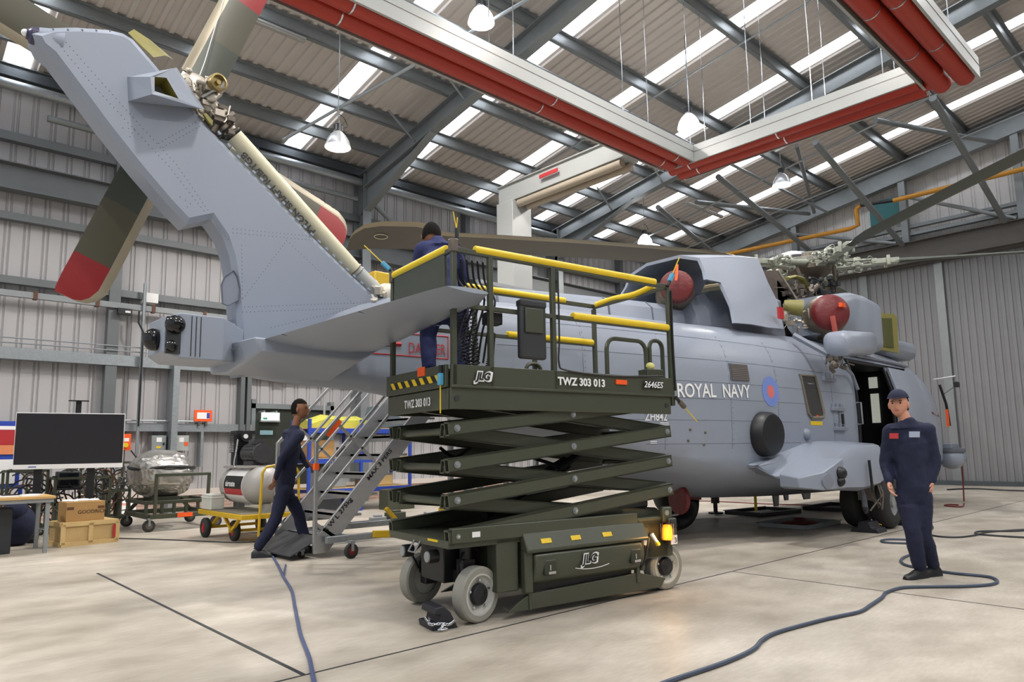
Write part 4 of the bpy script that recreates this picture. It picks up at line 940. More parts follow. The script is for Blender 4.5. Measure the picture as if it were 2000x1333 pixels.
# ------------------------------------------------- cowlings and engine bay
CP, CN = (0, 5.1, 3.05), (0, -1.4, .62)
def cp(x, y): return Pl(x, y, CP, CN)
side = [cp(*q) for q in ((1366, 504), (1420, 503), (1480, 504), (1488, 522), (1500, 552), (1519, 590), (1531, 643), (1500, 640), (1470, 634), (1436, 631), (1430, 600), (1408, 552), (1380, 546), (1376, 527))]
mir = lambda p: Vector((p.x, 2*HC-p.y, p.z))
cw = MB().prism(side, (0, .05, 0)); cw.prism([mir(p) for p in side], (0, -.05, 0))
cw.loft([[p for p in side[:3]]+[p+Vector((0, .0, -.05)) for p in side[:3][::-1]], [p+Vector((0, .35, .12)) for p in side[:3]]+[p+Vector((0, .35, .07)) for p in side[:3][::-1]], [mir(p)+Vector((0, -.35, .12)) for p in side[:3]]+[mir(p)+Vector((0, -.35, .07)) for p in side[:3][::-1]], [mir(p) for p in side[:3]]+[mir(p)-Vector((0, 0, .05)) for p in side[:3][::-1]]])
cow = cw.build('engine_cowling', M_HELI, heli, world=True, smooth=30)
xa, xb = side[12].x, side[6].x
MB().loft([[Vector((x, 5.45+d, 3.0)), Vector((x, 5.5+d, 3.5+h)), Vector((x, 5.8, 3.75+h)), Vector((x, 6.6, 3.75+h)), Vector((x, 6.9-d, 3.5+h)), Vector((x, 6.95-d, 3.0))] for x, d, h in ((9.0, .2, -.25), (9.6, .05, -.05), (10.3, -.02, .1), (11.2, -.05, .2))]).build('inner_cowling', M_HELI2, heli, world=True)
# exhaust with its cover, aft
ec = Yp(1322, 558, 5.75); ax = Vector((-.8, -.6, .05)).normalized()
MB().lathe(ec, -ax, [(.23, 0), (.25, .1), (.27, .35), (.30, .6)], 26).build('exhaust_pipe', mat('exhaust tan', '#857a67', .35, .7), heli, world=True)
xc = MB().lathe(ec-ax*.05, ax, [(.245, -.15), (.25, 0), (.22, .07), (.14, .10), (.02, .11)], 24).build('exhaust_cover', M_OXRED, heli, world=True)
MB().tube([ec+ax*.12+Vector((.02, 0, .28)), ec+ax*.16+Vector((0, 0, .15)), ec+ax*.17+Vector((-.03, 0, .02))], .022, 5, flat=.4).build('streamer', M_ORANGE, xc, world=True)
MB().tube([ec+ax*(-.3)+Vector((0, 0, .0)), ec-ax*.9], .27, 20).build('exhaust_duct', M_CASTD, heli, world=True)
# forward nacelle with round covered exhaust
nc = Yp(1621, 611, 4.9)
ax = Vector((-.78, -.62, .02)).normalized()
MB().lathe(nc, -ax, [(.30, -.02), (.335, .12), (.37, .3), (.38, .5)], 28).build('exhaust_pipe', mat('exhaust tan', '#857a67', .35, .7), heli, world=True)
xc = MB().lathe(nc, ax, [(.30, -.12), (.325, -.08), (.305, -.03), (.31, .02), (.27, .07), (.25, .09), (.15, .12), (.02, .13)], 28).build('exhaust_cover', M_OXRED, heli, world=True)
MB().tube([nc+ax*.18+Vector((-.05, 0, -.1)), nc+ax*.2+Vector((0, 0, -.35)), nc+ax*.18+Vector((.06, 0, -.58))], .045, 5, flat=.3).build('streamer', mat('streamer', '#b3544a', .6), xc, world=True)
MB().box(nc.x-.12, nc.x+.02, nc.y-.25, nc.y-.2, nc.z+.05, nc.z+.12).build('warning_patch', M_ORANGE, xc, world=True)
n0 = Yp(1655, 600, 4.9).x; n1 = Yp(1708, 640, 4.9).x
def nac(x, y0, y1, z0, z1, r=.16):
    c = [];
    for (cy, cz, a0) in ((y1-r, z1-r, 0), (y0+r, z1-r, PI/2), (y0+r, z0+r, PI), (y1-r, z0+r, 3*PI/2)):
        for i in range(5): t = a0+PI/2*i/4; c.append(Vector((x, cy+r*math.cos(t), cz+r*math.sin(t))))
    return c
MB().loft([nac(nc.x+.05, 4.85, 5.7, nc.z-.33, nc.z+.33, .3), nac(n0-.15, 4.7, 5.8, nc.z-.42, nc.z+.42), nac(n0+.3, 4.66, 5.85, nc.z-.52, nc.z+.42), nac(n1-.25, 4.68, 5.85, nc.z-.55, nc.z+.38), nac(n1, 4.8, 5.8, nc.z-.5, nc.z+.1, .14)]).build('engine_nacelle', M_HELI, heli, world=True, smooth=45)
h0, h1 = Yp(1634, 672, 4.35), Yp(1692, 672, 4.35)
MB().loft([nac(h0.x, 4.2, 4.5, h0.z-.1, h0.z+.12, .1), nac(h0.x+.08, 4.15, 4.58, h0.z-.18, h0.z+.2, .12), nac(h1.x-.1, 4.15, 4.6, h1.z-.2, h1.z+.17, .12), nac(h1.x, 4.2, 4.5, h1.z-.12, h1.z+.1, .09)]).build('rescue_hoist', M_HELI, heli, world=True, smooth=45)
clutter('hoist_fittings', Vector((h0.x+.25, 4.45, h0.z-.25)), (.2, .1, .12), 20, M_CASTD, heli, 31, (.012, .03))
MB().tube([Vector((h0.x+.2, 4.45, h0.z-.2)), onskin(DX0-.15, 2.45, .06), onskin(DX0-.05, 2.2, .06)], .03, 6).tube([Vector((h0.x+.1, 4.5, h0.z-.15)), Vector((h0.x, 5.0, 3.0))], .05, 6).build('hoist_strut', M_HELI2, heli, world=True)
# open forward cowl door and orange straps
w = [Yp(x, y, 5.0) for x, y in ((1718, 612), (1745, 613), (1752, 620), (1756, 690), (1720, 683))]
MB().prism(w, (.02, .06, 0)).build('open_cowl_door', M_PRIMER, heli, world=True)
w2 = [Yp(x, y, 4.98) for x, y in ((1722, 622), (1742, 622), (1746, 680), (1722, 676))]
MB().prism(w2, (0, .01, 0)).build('cowl_door_lining', mat('lining', '#4a4d24', .6), heli, world=True)
mb = MB()
for a, b in (((1708, 608), (1716, 612)), ((1716, 612), (1718, 640)), ((1718, 640), (1722, 672)), ((1707, 612), (1710, 645)), ((1710, 645), (1718, 672)), ((1704, 636), (1718, 634))): mb.bar(Yp(*a, 4.75), Yp(*b, 4.75), .04, .02, (0, 1, 0))
mb.build('orange_strap', M_ORANGE, heli, world=True)
# transmission bay
mb = MB().prism([Yp(x, y, 5.9) for x, y in ((1490, 530), (1520, 527), (1532, 545), (1570, 608), (1574, 645), (1532, 640))], (0, .04, 0)); mb.build('firewall', mat('firewall brown', '#6b615a', .5, .2, .15), heli, world=True)
mb = MB().tube([Yp(x, y, 5.75) for x, y in ((1518, 527), (1540, 560), (1572, 612), (1574, 642))], .025, 6); mb.build('firewall_edge', M_CAST, heli, world=True)
g_ = [Yp(x, y, 5.85) for x, y in ((1536, 545), (1550, 541), (1566, 545), (1578, 568), (1590, 592))]; MB().tube(g_, .07, 6, flat=.5).build('gearbox_strut', M_PRIMER, heli, world=True)
MB().tube([Yp(x, y, 6.2) for x, y in ((1612, 548), (1620, 565), (1630, 580), (1634, 592))], .07, 6).build('gearbox_strut', M_PRIMER, heli, world=True)
MB().lathe(Yp(1530, 598, 5.4), (.5, -.8, -.2), [(.10, 0), (.12, .1), (.14, .3), (.12, .3), (.1, .1)], 20).build('intake_duct', M_PRIMER, heli, world=True)
MB().box(12.6, 15.6, 5.6, 7.0, 3.1, 3.6).cyl((14.1, HC, 3.4), (14.1, HC, 4.3), .5, .32, n=24).box(12.0, 13.4, 5.9, 6.8, 3.2, 4.3).build('main_gearbox', M_CASTD, heli, world=True, bevel=.03)
clutter('bay_pipework', Yp(1562, 590, 5.8), (.55, .2, .3), 70, M_CASTD, heli, 41, (.012, .03))
clutter('bay_pipework', Yp(1545, 625, 5.4), (.5, .15, .16), 40, M_CAST, heli, 42, (.01, .03))
clutter('bay_pipework', Yp(1600, 560, 5.8), (.45, .2, .2), 40, M_CHAR, heli, 43, (.012, .035))
MB().box(15.2, 17.0, 5.2, 7.2, 3.1, 3.5).build('forward_cowling', M_HELI, heli, world=True, bevel=.15)
r_ = Yp(1518, 615, 5.15); MB().box(r_.x-.1, r_.x+.04, 5.06, 5.1, r_.z-.08, r_.z+.1).build('red_placard', M_TXTR, heli, world=True)
# bonding wires near the tail and covers
a = Yp(376, 185, 6.1); MB().tube([a, Yp(400, 120, 6.3), Yp(436, 0, 6.5), Yp(450, -60, 6.5)], .004, 4).build('hoist_line', M_TXTW, heli, world=True)
# ================================================================ scissor lift
LC = Vector((4.46, 4.49, 0)); LA = R(-8); LU = Vector((math.cos(LA), math.sin(LA), 0)); LV = Vector((-math.sin(LA), math.cos(LA), 0))
lift = thing('scissor_lift', 'dark green scissor lift with yellow padded guard rails raised beside the tail', 'scissor lift', LC, LA)
def LP(px, py, yl):
    p = Pl(px, py, LC+LV*yl, LV); return Vector(((p-LC).dot(LU), yl, p.z))
def EP(px, py, xl):
    p = Pl(px, py, LC+LU*xl, LU); return Vector((xl, (p-LC).dot(LV), p.z))
YN, YF = -.52, .52
# chassis
ch = MB().box(-.76, 1.2, -.36, .36, .22, .56).box(-1.22, 1.1, -.5, .5, .56, .62).box(-1.2, .66, -.53, -.47, .60, .71).box(-1.2, .66, .47, .53, .60, .71).box(.66, 1.06, -.5, .5, .30, .66)
ch.box(-.56, -.5, -.5, -.36, .2, .6).box(-.80, -.60, -.5, -.36, .2, .6)
MB().box(-1.08, -.76, -.18, .2, .26, .56).box(-1.0, -.9, -.36, .4, .26, .36).build('front_axle', M_BLACK, lift, bevel=.01)
cha = ch.build('chassis', M_OLIVE, lift, bevel=.008)
# tray door on the near side
td = MB().prism([(-.50, -.50, .22), (-.50, -.56, .26), (-.50, -.60, .40), (-.50, -.58, .47), (-.50, -.50, .47)], (1.15, 0, 0)); 
tdo = td.build('battery_tray_door', M_OLIVE, lift, bevel=.018, bseg=3)
MB().prism([(-.58, -.5, .50), (-.58, -.585, .475), (-.58, -.60, .50), (-.58, -.535, .63), (-.58, -.5, .63)], (1.30, 0, 0)).build('tray_hood', M_OLIVE, lift, bevel=.01)
MB().box(-.58, -.5, -.56, -.5, .18, .5).box(.66, .70, -.56, -.5, .22, .5).build('tray_bracket', M_OLIVE, lift, bevel=.01)
for x in (-.42, .50):
    MB().box(x, x+.12, -.604, -.57, .30, .42).build('latch_recess', M_OLIVED, tdo, bevel=.012)
    MB().box(x+.03, x+.10, -.612, -.6, .31, .33).box(x+.045, x+.055, -.609, -.6, .34, .38).build('latch_handle', M_CHROME, tdo)
M_BADGE = M_TXTK
text('JLG', 'maker_badge', M_TXTW, (-.05, -.611, .355), (1, 0, .0), (.22, 0, 1), .078, lift, world=False, bold=.09, shear=.2); text('JLG', 'maker_badge', M_BADGE, (-.044, -.614, .36), (1, 0, 0), (.22, 0, 1), .068, lift, world=False, bold=.03, shear=.2)
MB().tube([(-.12+.36*i/12, -.607, .31+.02*abs(i-6)**2/36) for i in range(13)], .003, 4).build('badge_swoosh', M_TXTW, lift)
for x in (-.38, -.08, .26): MB().hexa((x, -.572, .562), (.05, 0, 0), (0, .009, .017), (0, -.002, .001)).build('warning_sticker', M_YEL, cha)
MB().hexa((-1.0, -.533, .655), (.035, 0, 0), (0, .001, 0), (0, 0, .02)).build('warning_sticker', M_PAPER, cha); MB().box(-1.23, -1.2, -.35, -.2, .6, .615).build('warning_sticker', M_YEL, cha)
# pothole guard
gd = MB().prism([(-.73, YN-.01, .05), (-.62, YN-.01, .05), (.92, YN-.01, .05), (.98, YN-.01, .12), (.66, YN-.01, .2), (-.42, YN-.01, .17), (-.52, YN-.01, .17)], (0, .03, 0)).build('pothole_guard', M_OLIVE, lift, bevel=.004)
MB().prism([(-.73, YF, .05), (.95, YF, .05), (.6, YF, .18), (-.42, YF, .17)], (0, -.03, 0)).build('pothole_guard', M_OLIVE, lift, bevel=.004)
MB().box(-.53, -.5, -.54, -.5, .05, .5).box(.62, .66, -.54, -.5, .12, .5).build('guard_link', M_OLIVE, lift, bevel=.004)
MB().box(-.45, .6, -.49, -.47, .17, .24).build('painted_shadow_strip', M_BLACK, lift)  # solid black strip standing in for shade under the tray door
# wheels
M_RIM = mat('wheel rim grey', '#b9bab4', .45, .1, .05)
for x, y, s in ((-.94, -.42, -1), (1.06, -.42, -1), (-.94, .46, 1), (1.06, .46, 1)):
    ax = (-s*math.sin(R(14))*(1 if x < 0 else 0), s*1.0, 0)
    c = Vector((x, y, .205)); a = Vector(ax).normalized(); c0 = c-a*.055
    t = MB().lathe(c0, a, [(.13, 0), (.19, 0), (.203, .012), (.205, .035), (.205, .08), (.203, .1), (.19, .112), (.15, .112)], 44, caps=False).build('wheel', [M_GRUB], lift)
    MB().lathe(c0, a, [(.05, .02), (.14, .02), (.152, .112), (.14, .113), (.128, .09), (.08, .075), (.075, .07)], 40).build('rim', M_RIM, t)
    MB().lathe(c0, a, [(.08, .05), (.082, .098), (.07, .115), (.03, .118), (.02, .125), (.0, .126)], 28).build('hub_motor', M_BLACK, t)
    mb = MB()
    for i in range(5): q = c0+a*.09+(Matrix.Rotation(2*PI*i/5, 3, a) @ Vector((0, 0, .105))); mb.cyl(q, q+a*.012, .01, n=8)
    mb.build('wheel_nut', M_CHROME, t)
    if x < 0:
        MB().box(x-.06, x+.06, y-s*.14-.05, y-s*.14+.05, .18, .45).cyl((x, y-s*.14, .3), (x, y-s*.14, .56), .05, n=14).build('steering_knuckle', M_BLACK, lift, bevel=.01)
        MB().tube([(x-.05, y-s*.1, .5), (x-.12, y-s*.05, .42), (x-.08, y-s*.1, .3)], .012, 6).build('hydraulic_hose', M_BLACK, lift); MB().tube([(x+.05, y-s*.1, .52), (x+.12, y-s*.12, .5), (x+.1, y-s*.2, .35)], .012, 6).build('hydraulic_hose', M_BLACK, lift)
for y in (-.22, .2):
    MB().cyl((-1.24, y, .48), (-1.16, y, .48), .05, n=18).build('headlamp_ring', M_BLACK, lift); MB().cyl((-1.25, y, .48), (-1.235, y, .48), .04, n=18).build('headlamp', M_GREYP, lift)
MB().tube([(-1.22, -.06, .58), (-1.27, -.06, .5), (-1.27, .04, .5), (-1.22, .04, .58)], .008, 6).build('lashing_ring', M_GALV, lift)
# scissor arms: near and far outer pairs rise to the right, inner pairs rise to the left
ZL = [.63, .89, 1.15, 1.42, 1.68]; XL_, XR_ = -1.15, 1.09
def boxarm(p, q, w, h, nm):
    p, q = Vector(p), Vector(q); d = (q-p).normalized(); p2, q2 = p-d*.07, q+d*.05; t = .006
    d_, s, u = basis(q2-p2); mb = MB(); c = (p2+q2)/2; e = (q2-p2)/2
    for k in (-1, 1): mb.hexa(c+s*k*(w/2-t), e, s*t, u*h/2); mb.hexa(c+u*k*(h/2-t), e, s*w/2, u*t)
    return mb.build(nm, M_OLIVE, lift)
mb_p = []
for k in range(4):
    for y in (-.48, .48):
        a = boxarm((XL_, y, ZL[k]+.02), (XR_, y, ZL[k+1]), .07, .105, 'scissor_arm')
        y2 = y-math.copysign(.10, y); b = boxarm((XR_, y2, ZL[k]+.02), (XL_, y2, ZL[k+1]), .07, .105, 'scissor_arm')
        for x, z, o in ((XL_, ZL[k]+.02, a), (XR_, ZL[k+1], a), (-.03, (ZL[k]+ZL[k+1])/2+.01, a)):
            s = math.copysign(1, y); MB().cyl((x, y+s*.03, z), (x, y+s*.042, z), .027, n=18).cyl((x, y+s*.04, z), (x, y+s*.052, z), .018, n=18).cyl((x, y+s*.05, z), (x, y+s*.056, z), .009, n=10, mi=1).build('pivot_pin', [M_GALV, M_CHROME], o)
for k in range(1, 5):
    for xx in (XL_, XR_): MB().cyl((xx, -.5, ZL[k]), (xx, .5, ZL[k]), .03, n=14).build('cross_tube', M_OLIVE, lift)
    MB().box(XL_+.1, XL_+.75, -.34, .34, ZL[k]-.045, ZL[k]-.035).build('arm_cover_plate', M_OLIVE, lift) if False else None
    c0, c1 = lerp(XL_, XR_, .03), lerp(XL_, XR_, .40); z = lambda x, kk=k: lerp(ZL[kk], ZL[kk-1]+.02, (x-XL_)/(XR_-XL_))
    MB().prism([(c0, -.345, z(c0)+.02), (c1, -.345, z(c1)+.02), (c1, .345, z(c1)+.02), (c0, .345, z(c0)+.02)], (0, 0, .008)).build('arm_cover_plate', M_OLIVE, lift)
    c0, c1 = lerp(XL_, XR_, .60), lerp(XL_, XR_, .98)
    MB().prism([(c0, -.345, z(c0)+.03), (c1, -.345, z(c1)+.03), (c1, .345, z(c1)+.03), (c0, .345, z(c0)+.03)], (0, 0, .008)).build('arm_cover_plate', M_OLIVE, lift)
MB().cyl((-.6, 0, .75), (.3, 0, 1.15), .06, n=18).cyl((.3, 0, 1.15), (.75, 0, 1.36), .035, n=14).build('lift_cylinder', M_BLACK, lift)
MB().tube(cat_spline([(-.3, .1, .9), (-.1, -.1, .95), (.1, -.15, 1.1), (.0, .1, 1.2)], 5), .018, 6).build('hydraulic_hose', M_BLACK, lift); MB().tube(cat_spline([(-.9, .2, 1.3), (-.75, .22, 1.22), (-.6, .2, 1.3)], 5), .014, 6).build('hydraulic_hose', M_BLACK, lift)
# rear corner post, beacon, sockets
MB().box(.98, 1.1, -.53, -.47, .60, .74).build('pivot_bracket', M_OLIVE, lift, bevel=.015); MB().cyl((1.02, -.54, .69), (1.02, -.525, .69), .025, n=16).build('pivot_pin', M_GALV, lift)
rb = MB().box(.72, 1.12, -.50, -.40, .30, .64).box(1.02, 1.12, -.56, -.5, .40, .64).build('control_housing', M_OLIVE, lift, bevel=.01)
bc = Vector((.97, -.58, .53)); bcn = MB().lathe(bc-Vector((0, 0, .07)), (0, 0, 1), [(.045, 0), (.048, .02), (.045, .1), (.03, .13)], 20).build('amber_beacon', emit('amber glow', '#ff8412', 1.6), lift)
mb = MB()
for i in range(8): t = 2*PI*i/8; mb.cyl(bc+Vector((.055*math.cos(t), .055*math.sin(t), -.07)), bc+Vector((.055*math.cos(t), .055*math.sin(t), .07)), .003, n=4)
mb.build('beacon_cage', M_CASTD, bcn)
bl_ = bpy.data.lights.new('beacon_light', 'POINT'); bl_.energy = 3; bl_.color = (1, .55, .15); bl_.shadow_soft_size = .04
bo = bpy.data.objects.new('beacon_light', bl_); COL.objects.link(bo); bo.location = LC+LU*(bc.x-.08)+LV*(bc.y-.10)+Vector((0, 0, .52))
MB().box(1.03, 1.11, -.565, -.56, .41, .49).build('number_plate', M_PAPER, rb); text('3', 'plate_digit', M_TXTK, (1.07, -.568, .425), (1, 0, 0), (0, 0, 1), .045, lift, world=False)
MB().box(1.035, 1.105, -.566, -.56, .55, .63).build('side_socket', M_CHAR, rb)
MB().box(.70, .80, -.51, -.50, .42, .5).box(.68, .74, -.512, -.5, .56, .62).build('instruction_label', M_PAPER, rb)
MB().cyl((.80, -.55, .52), (.86, -.58, .42), .02, .012, n=12).build('charger_plug', M_PAPER, lift); MB().lathe((.84, -.57, .45), (.4, -.2, -.8), [(.02, 0), (.022, .03), (.012, .035)], 12).build('plug_collar', M_YEL, lift)
MB().lathe((.70, -.5, .36), (0, -1, 0), [(.08, 0), (.08, .02), (.06, .03), (.05, .03)], 22).build('charge_port', M_BLACK, lift)
MB().tube(cat_spline([(.8, -.53, .53), (.74, -.55, .4), (.68, -.56, .28), (.66, -.54, .24)], 5), .01, 6).build('charger_lead', M_BLACK, lift)
# platform: base frame, deck, toe boards
pf = MB().box(-1.2, 1.14, -.5, .5, 1.70, 1.76).box(-1.22, 1.12, YN-.03, YN, 1.58, 1.745).box(-1.22, 1.12, YF, YF+.03, 1.58, 1.745).box(-1.23, -1.2, YN, YF, 1.58, 1.74).box(1.1, 1.14, YN, YF, 1.62, 1.74).build('platform_frame', M_OLIVE, lift, bevel=.006)
MB().box(-1.22, 1.14, -.5, .5, 1.86, 1.885).build('deck', mat('deck plate', '#565c50', .5, .4), lift)
MB().box(-1.22, 1.14, YN-.04, YN-.01, 1.745, 1.915).box(-1.22, 1.14, YN-.05, YN-.04, 1.74, 1.76).build('side_board', M_OLIVE, lift, bevel=.004)
MB().box(-1.22, 1.14, YF+.01, YF+.04, 1.745, 1.915).build('side_board', M_OLIVE, lift, bevel=.004)
te = MB().box(-1.25, -1.22, YN, YF, 1.745, 1.915).build('end_board', M_OLIVE, lift, bevel=.004)
MB().box(1.13, 1.16, YN, YF, 1.745, 1.915).build('end_board', M_OLIVE, lift, bevel=.004)
MB().box(-1.254, -1.25, YN+.02, YF-.1, 1.79, 1.845).build('hazard_band', M_BLACK, te)
for i in range(7):
    y0 = YN+.05+i*.13; MB().prism([(-1.256, y0, 1.79), (-1.256, y0+.06, 1.79), (-1.256, y0+.11, 1.845), (-1.256, y0+.05, 1.845)][::1], (-.002, 0, 0)).build('hazard_stripe', M_YEL, te)
MB().box(-1.258, -1.25, -.2, -.08, 1.86, 1.93).build('orange_patch', M_ORANGE, te)
text('TWZ 303 013', 'fleet_number', M_TXTW, (-.23, YN-.056, 1.80), (1, 0, 0), (0, 0, 1), .062, lift, world=False, bold=.05)
text('TWZ 303 013', 'fleet_number', M_TXTW, (-1.234, .20, 1.625), (0, -1, 0), (0, 0, 1), .062, lift, world=False, bold=.04, sx=.88)
text('JLG', 'maker_badge', M_TXTW, (-1.02, YN-.056, 1.80), (1, 0, 0), (.25, 0, 1), .066, lift, world=False, bold=.14, shear=.25); text('JLG', 'maker_badge', M_BADGE, (-1.015, YN-.060, 1.805), (1, 0, 0), (.25, 0, 1), .056, lift, world=False, bold=.05, shear=.25)
text('2646ES', 'model_number', M_TXTK, (.75, YN-.056, 1.815), (1, 0, 0), (.15, 0, 1), .056, lift, world=False, bold=.14, shear=.25); text('2646ES', 'model_number', M_TXTW, (.75, YN-.060, 1.815), (1, 0, 0), (.15, 0, 1), .056, lift, world=False, bold=.02, shear=.25)
MB().box(.42, .55, YN-.053, YN-.04, 1.83, 1.87).build('orange_patch', M_ORANGE, lift)
mb = MB()
for x in (-1.17, 1.06): mb.cyl((x, YN-.035, 1.66), (x, YN-.025, 1.66), .022, n=14)
mb.build('frame_bolt', M_CHAR, pf)
# guard rails
def post(x, y, z0=1.76, z1=2.80, w=.04, nm='rail_post'): return MB().box(x-w/2, x+w/2, y-w/2, y+w/2, z0, z1).build(nm, M_OLIVE, lift, bevel=.004)
YR = YN-.02; YQ = YF+.0
for x in (-1.19, -.86, -.24, 1.15): post(x, YR, 1.76 if x < 1 else 1.66, 2.84 if x in (-1.19,) else 2.78)
for x in (-1.19, -.35, .35, 1.15): post(x, YQ, 1.76, 2.76)
def rail(p, q, w=.035, nm='guard_rail'): return MB().bar(p, q, w, w).build(nm, M_OLIVE, lift, bevel=.004)
rail((-1.19, YR, 2.80), (1.15, YR, 2.79), .04); rail((-1.19, YQ, 2.80), (1.15, YQ, 2.79), .04); rail((-1.19, YR, 2.80), (-1.19, YQ, 2.80)); rail((1.15, YR, 2.79), (1.15, YQ, 2.78))
rail((-.92, YR, 2.37), (1.15, YR, 2.37)); rail((-.92, YQ, 2.37), (1.15, YQ, 2.37)); rail((-1.19, YR, 2.37), (-.86, YR, 2.37)); 
def pad(p, q, r=.034, nm='rail_pad'): return MB().cyl(p, q, r, n=18).build(nm, M_YEL, lift, bevel=.008)
pad((-1.0, YR, 2.825), (.98, YR, 2.815)); pad((-1.05, YQ, 2.82), (.75, YQ, 2.81)); pad((-1.19, -.44, 2.825), (-1.19, .5, 2.82)); pad((-.03, YR, 2.395), (1.13, YR, 2.395)); pad((.02, YQ, 2.395), (1.12, YQ, 2.395))
MB().tube(cat_spline([(1.15, .47, 2.80), (1.16, .2, 2.815), (1.15, -.1, 2.80), (1.15, -.38, 2.835)], 5), .034, 16).build('rail_pad', M_YEL, lift)
MB().box(-1.205, -1.175, -.42, .48, 2.33, 2.79).build('end_panel', M_OLIVE, lift, bevel=.004)
for p in ((-1.19, YR, 2.86), (-1.19, YQ, 2.84)):
    MB().box(p[0]-.03, p[0]+.03, p[1]-.03, p[1]+.03, p[2]-.08, p[2]+.02).build('corner_clamp', M_CASTD, lift, bevel=.006)
MB().cyl((-1.15, YR, 2.84), (-1.16, YR, 2.97), .02, .014, n=10).build('aerial_base', M_BLACK, lift)
def rod(p, q, c): MB().cyl(p, q, .006, n=6).build('flag_rod', M_YEL, lift); q = Vector(q); p = Vector(p)
M_SKYB = mat('light blue plastic', '#4f9fc4', .4)
for p, d in (((-1.22, YQ+.02, 2.88), (-.25, .05, .22)), ((1.15, YR-.03, 2.84), (.12, 0, .2)), ((-1.27, YN+.04, 1.85), (0, 0, -.2)), ((1.2, YN-.06, 1.70), (.15, 0, -.12))):
    p, d = Vector(p), Vector(d).normalized(); MB().bar(p, p+d*.09, .04, .035).build('sensor_box', M_SKYB if p.z > 1.8 else M_CASTD, lift, bevel=.005); MB().cyl(p+d*.09, p+d*.30, .005, n=6).build('sensor_wand', M_YEL, lift); MB().cyl(p-d*.06, p, .016, n=8).build('sensor_stem', M_BLACK, lift)
MB().cyl((-1.16, YR, 2.97), (-1.19, YR, 3.10), .004, n=5).cyl((-1.16, YR, 2.97), (-1.15, YR, 3.06), .004, n=5).build('sensor_wand', M_YEL, lift)
# entry hoops at the right hand end
def hoop(x0, x1, y, z0, z1, r=.1, nm='gate_hoop'):
    pts = [(x0, y, z0), (x0, y, z1-r)]+[(x0+r-r*math.cos(t), y, z1-r+r*math.sin(t)) for t in (.4, .8, 1.2, PI/2)]+[(x1-r+r*math.sin(t), y, z1-r+r*math.cos(t)) for t in (0, .4, .8, 1.2, PI/2)]+[(x1, y, z0)]
    MB().tube(pts, .02, 8).build(nm, M_OLIVE, lift)
hoop(.44, .93, -.44, 1.88, 2.26); hoop(.22, .40, YQ-.03, 1.88, 2.12, .07); hoop(.98, 1.15, -.44, 1.88, 2.28, .07)
MB().box(.88, 1.1, -.5, -.38, 1.885, 2.0).build('step_box', M_OLIVE, lift, bevel=.008); MB().ball((.96, -.46, 2.03), .05, .035, .035, 12).build('glove', mat('pale yellow glove', '#ded88a', .7, 0, .15, 20), lift)
# document box, control box, leads
db = MB().box(-.62, -.36, YR-.07, YR-.01, 1.99, 2.46).build('manual_box', M_CHAR, lift, bevel=.02); MB().box(-.58, -.40, YR-.085, YR-.07, 2.2, 2.4).build('manual_box_panel', M_OLIVE, db, bevel=.012); MB().box(-.62, -.36, YR-.08, YR+.0, 2.41, 2.47).build('manual_box_lid', M_CHAR, db, bevel=.015)
MB().box(-.86, -.72, YR+.03, YR+.13, 2.26, 2.36).cyl((-.78, YR+.08, 2.2), (-.80, YR+.08, 2.0), .02, n=10).build('joystick_box', M_BLACK, lift, bevel=.01)
def coil(p, q, r, turns, nm, par):
    p, q = Vector(p), Vector(q); d, a, b = basis(q-p); n = turns*10; L_ = (q-p).length
    MB().tube([p+d*(L_*i/n)+a*(r*math.cos(2*PI*i/10))+b*(r*math.sin(2*PI*i/10)) for i in range(n+1)], .005, 5).build(nm, M_BLACK, par)
coil((-.80, YR+.08, 2.05), (-.84, YR+.08, 1.90), .02, 9, 'coiled_lead', lift)
for x, z0, z1 in ((-1.12, 2.35, 1.95), (-1.07, 2.38, 1.93), (-1.03, 2.33, 1.9), (-.99, 2.4, 1.92)): coil((x, YR+.06+rnd.random()*.06, z0), (x+.04, YR+.06, z1), .025, 16, 'coiled_lead', lift)
mb = MB()
for i in range(6): x = -1.15+.05*i; mb.tube(cat_spline([(x, YR+.04, 2.75), (x+.06, YR+.1, 2.6), (x+.12, YR+.05, 2.45), (x+.05, YR+.05, 2.2), (x+.02, YR+.08, 1.95)], 4), .009, 5)
mb.tube(cat_spline([(-.2, YR-.03, 2.75), (-.2, YR-.03, 2.2), (-.21, YR-.03, 1.98), (-.12, YR-.03, 1.92), (.4, YR-.03, 1.9), (1.0, YR-.03, 1.93)], 5), .008, 5).tube(cat_spline([(1.17, YR-.03, 2.75), (1.16, YR-.03, 2.3), (1.17, YR-.03, 1.8)], 5), .01, 5)
mb.build('control_leads', M_BLACK, lift)
# wheel chock in front of the near wheel
wc_ = thing('wheel_chock', 'black double wheel chock with a chain on the floor by the lift wheel', 'wheel chock', Zp(852, 1224), R(-12))
sec = [(-.075, 0), (-.085, .05), (-.03, .055), (-.02, .11), (-.065, .115), (-.055, .165), (.0, .175), (.05, .12), (.10, .0)]
MB().prism([(a*1.15, -.13, b*.95) for a, b in sec], (0, .24, 0)).build('chock_body', mat('chock rubber', '#23242b', .55, 0, .1), wc_, bevel=.008)
mb = MB()
def links(pts, mb, r=.012, w=.0025):
    P = cat_spline(pts, 6)
    for i, (a, b) in enumerate(zip(P, P[1:])):
        c = (a+b)/2; d, s, u = basis(b-a); s, u = (s, u) if i % 2 else (u, s)
        mb.tube([c+d*(r*1.3*math.cos(t))+s*(r*.7*math.sin(t)) for t in [2*PI*k/8 for k in range(8)]], w, 4, closed=True)
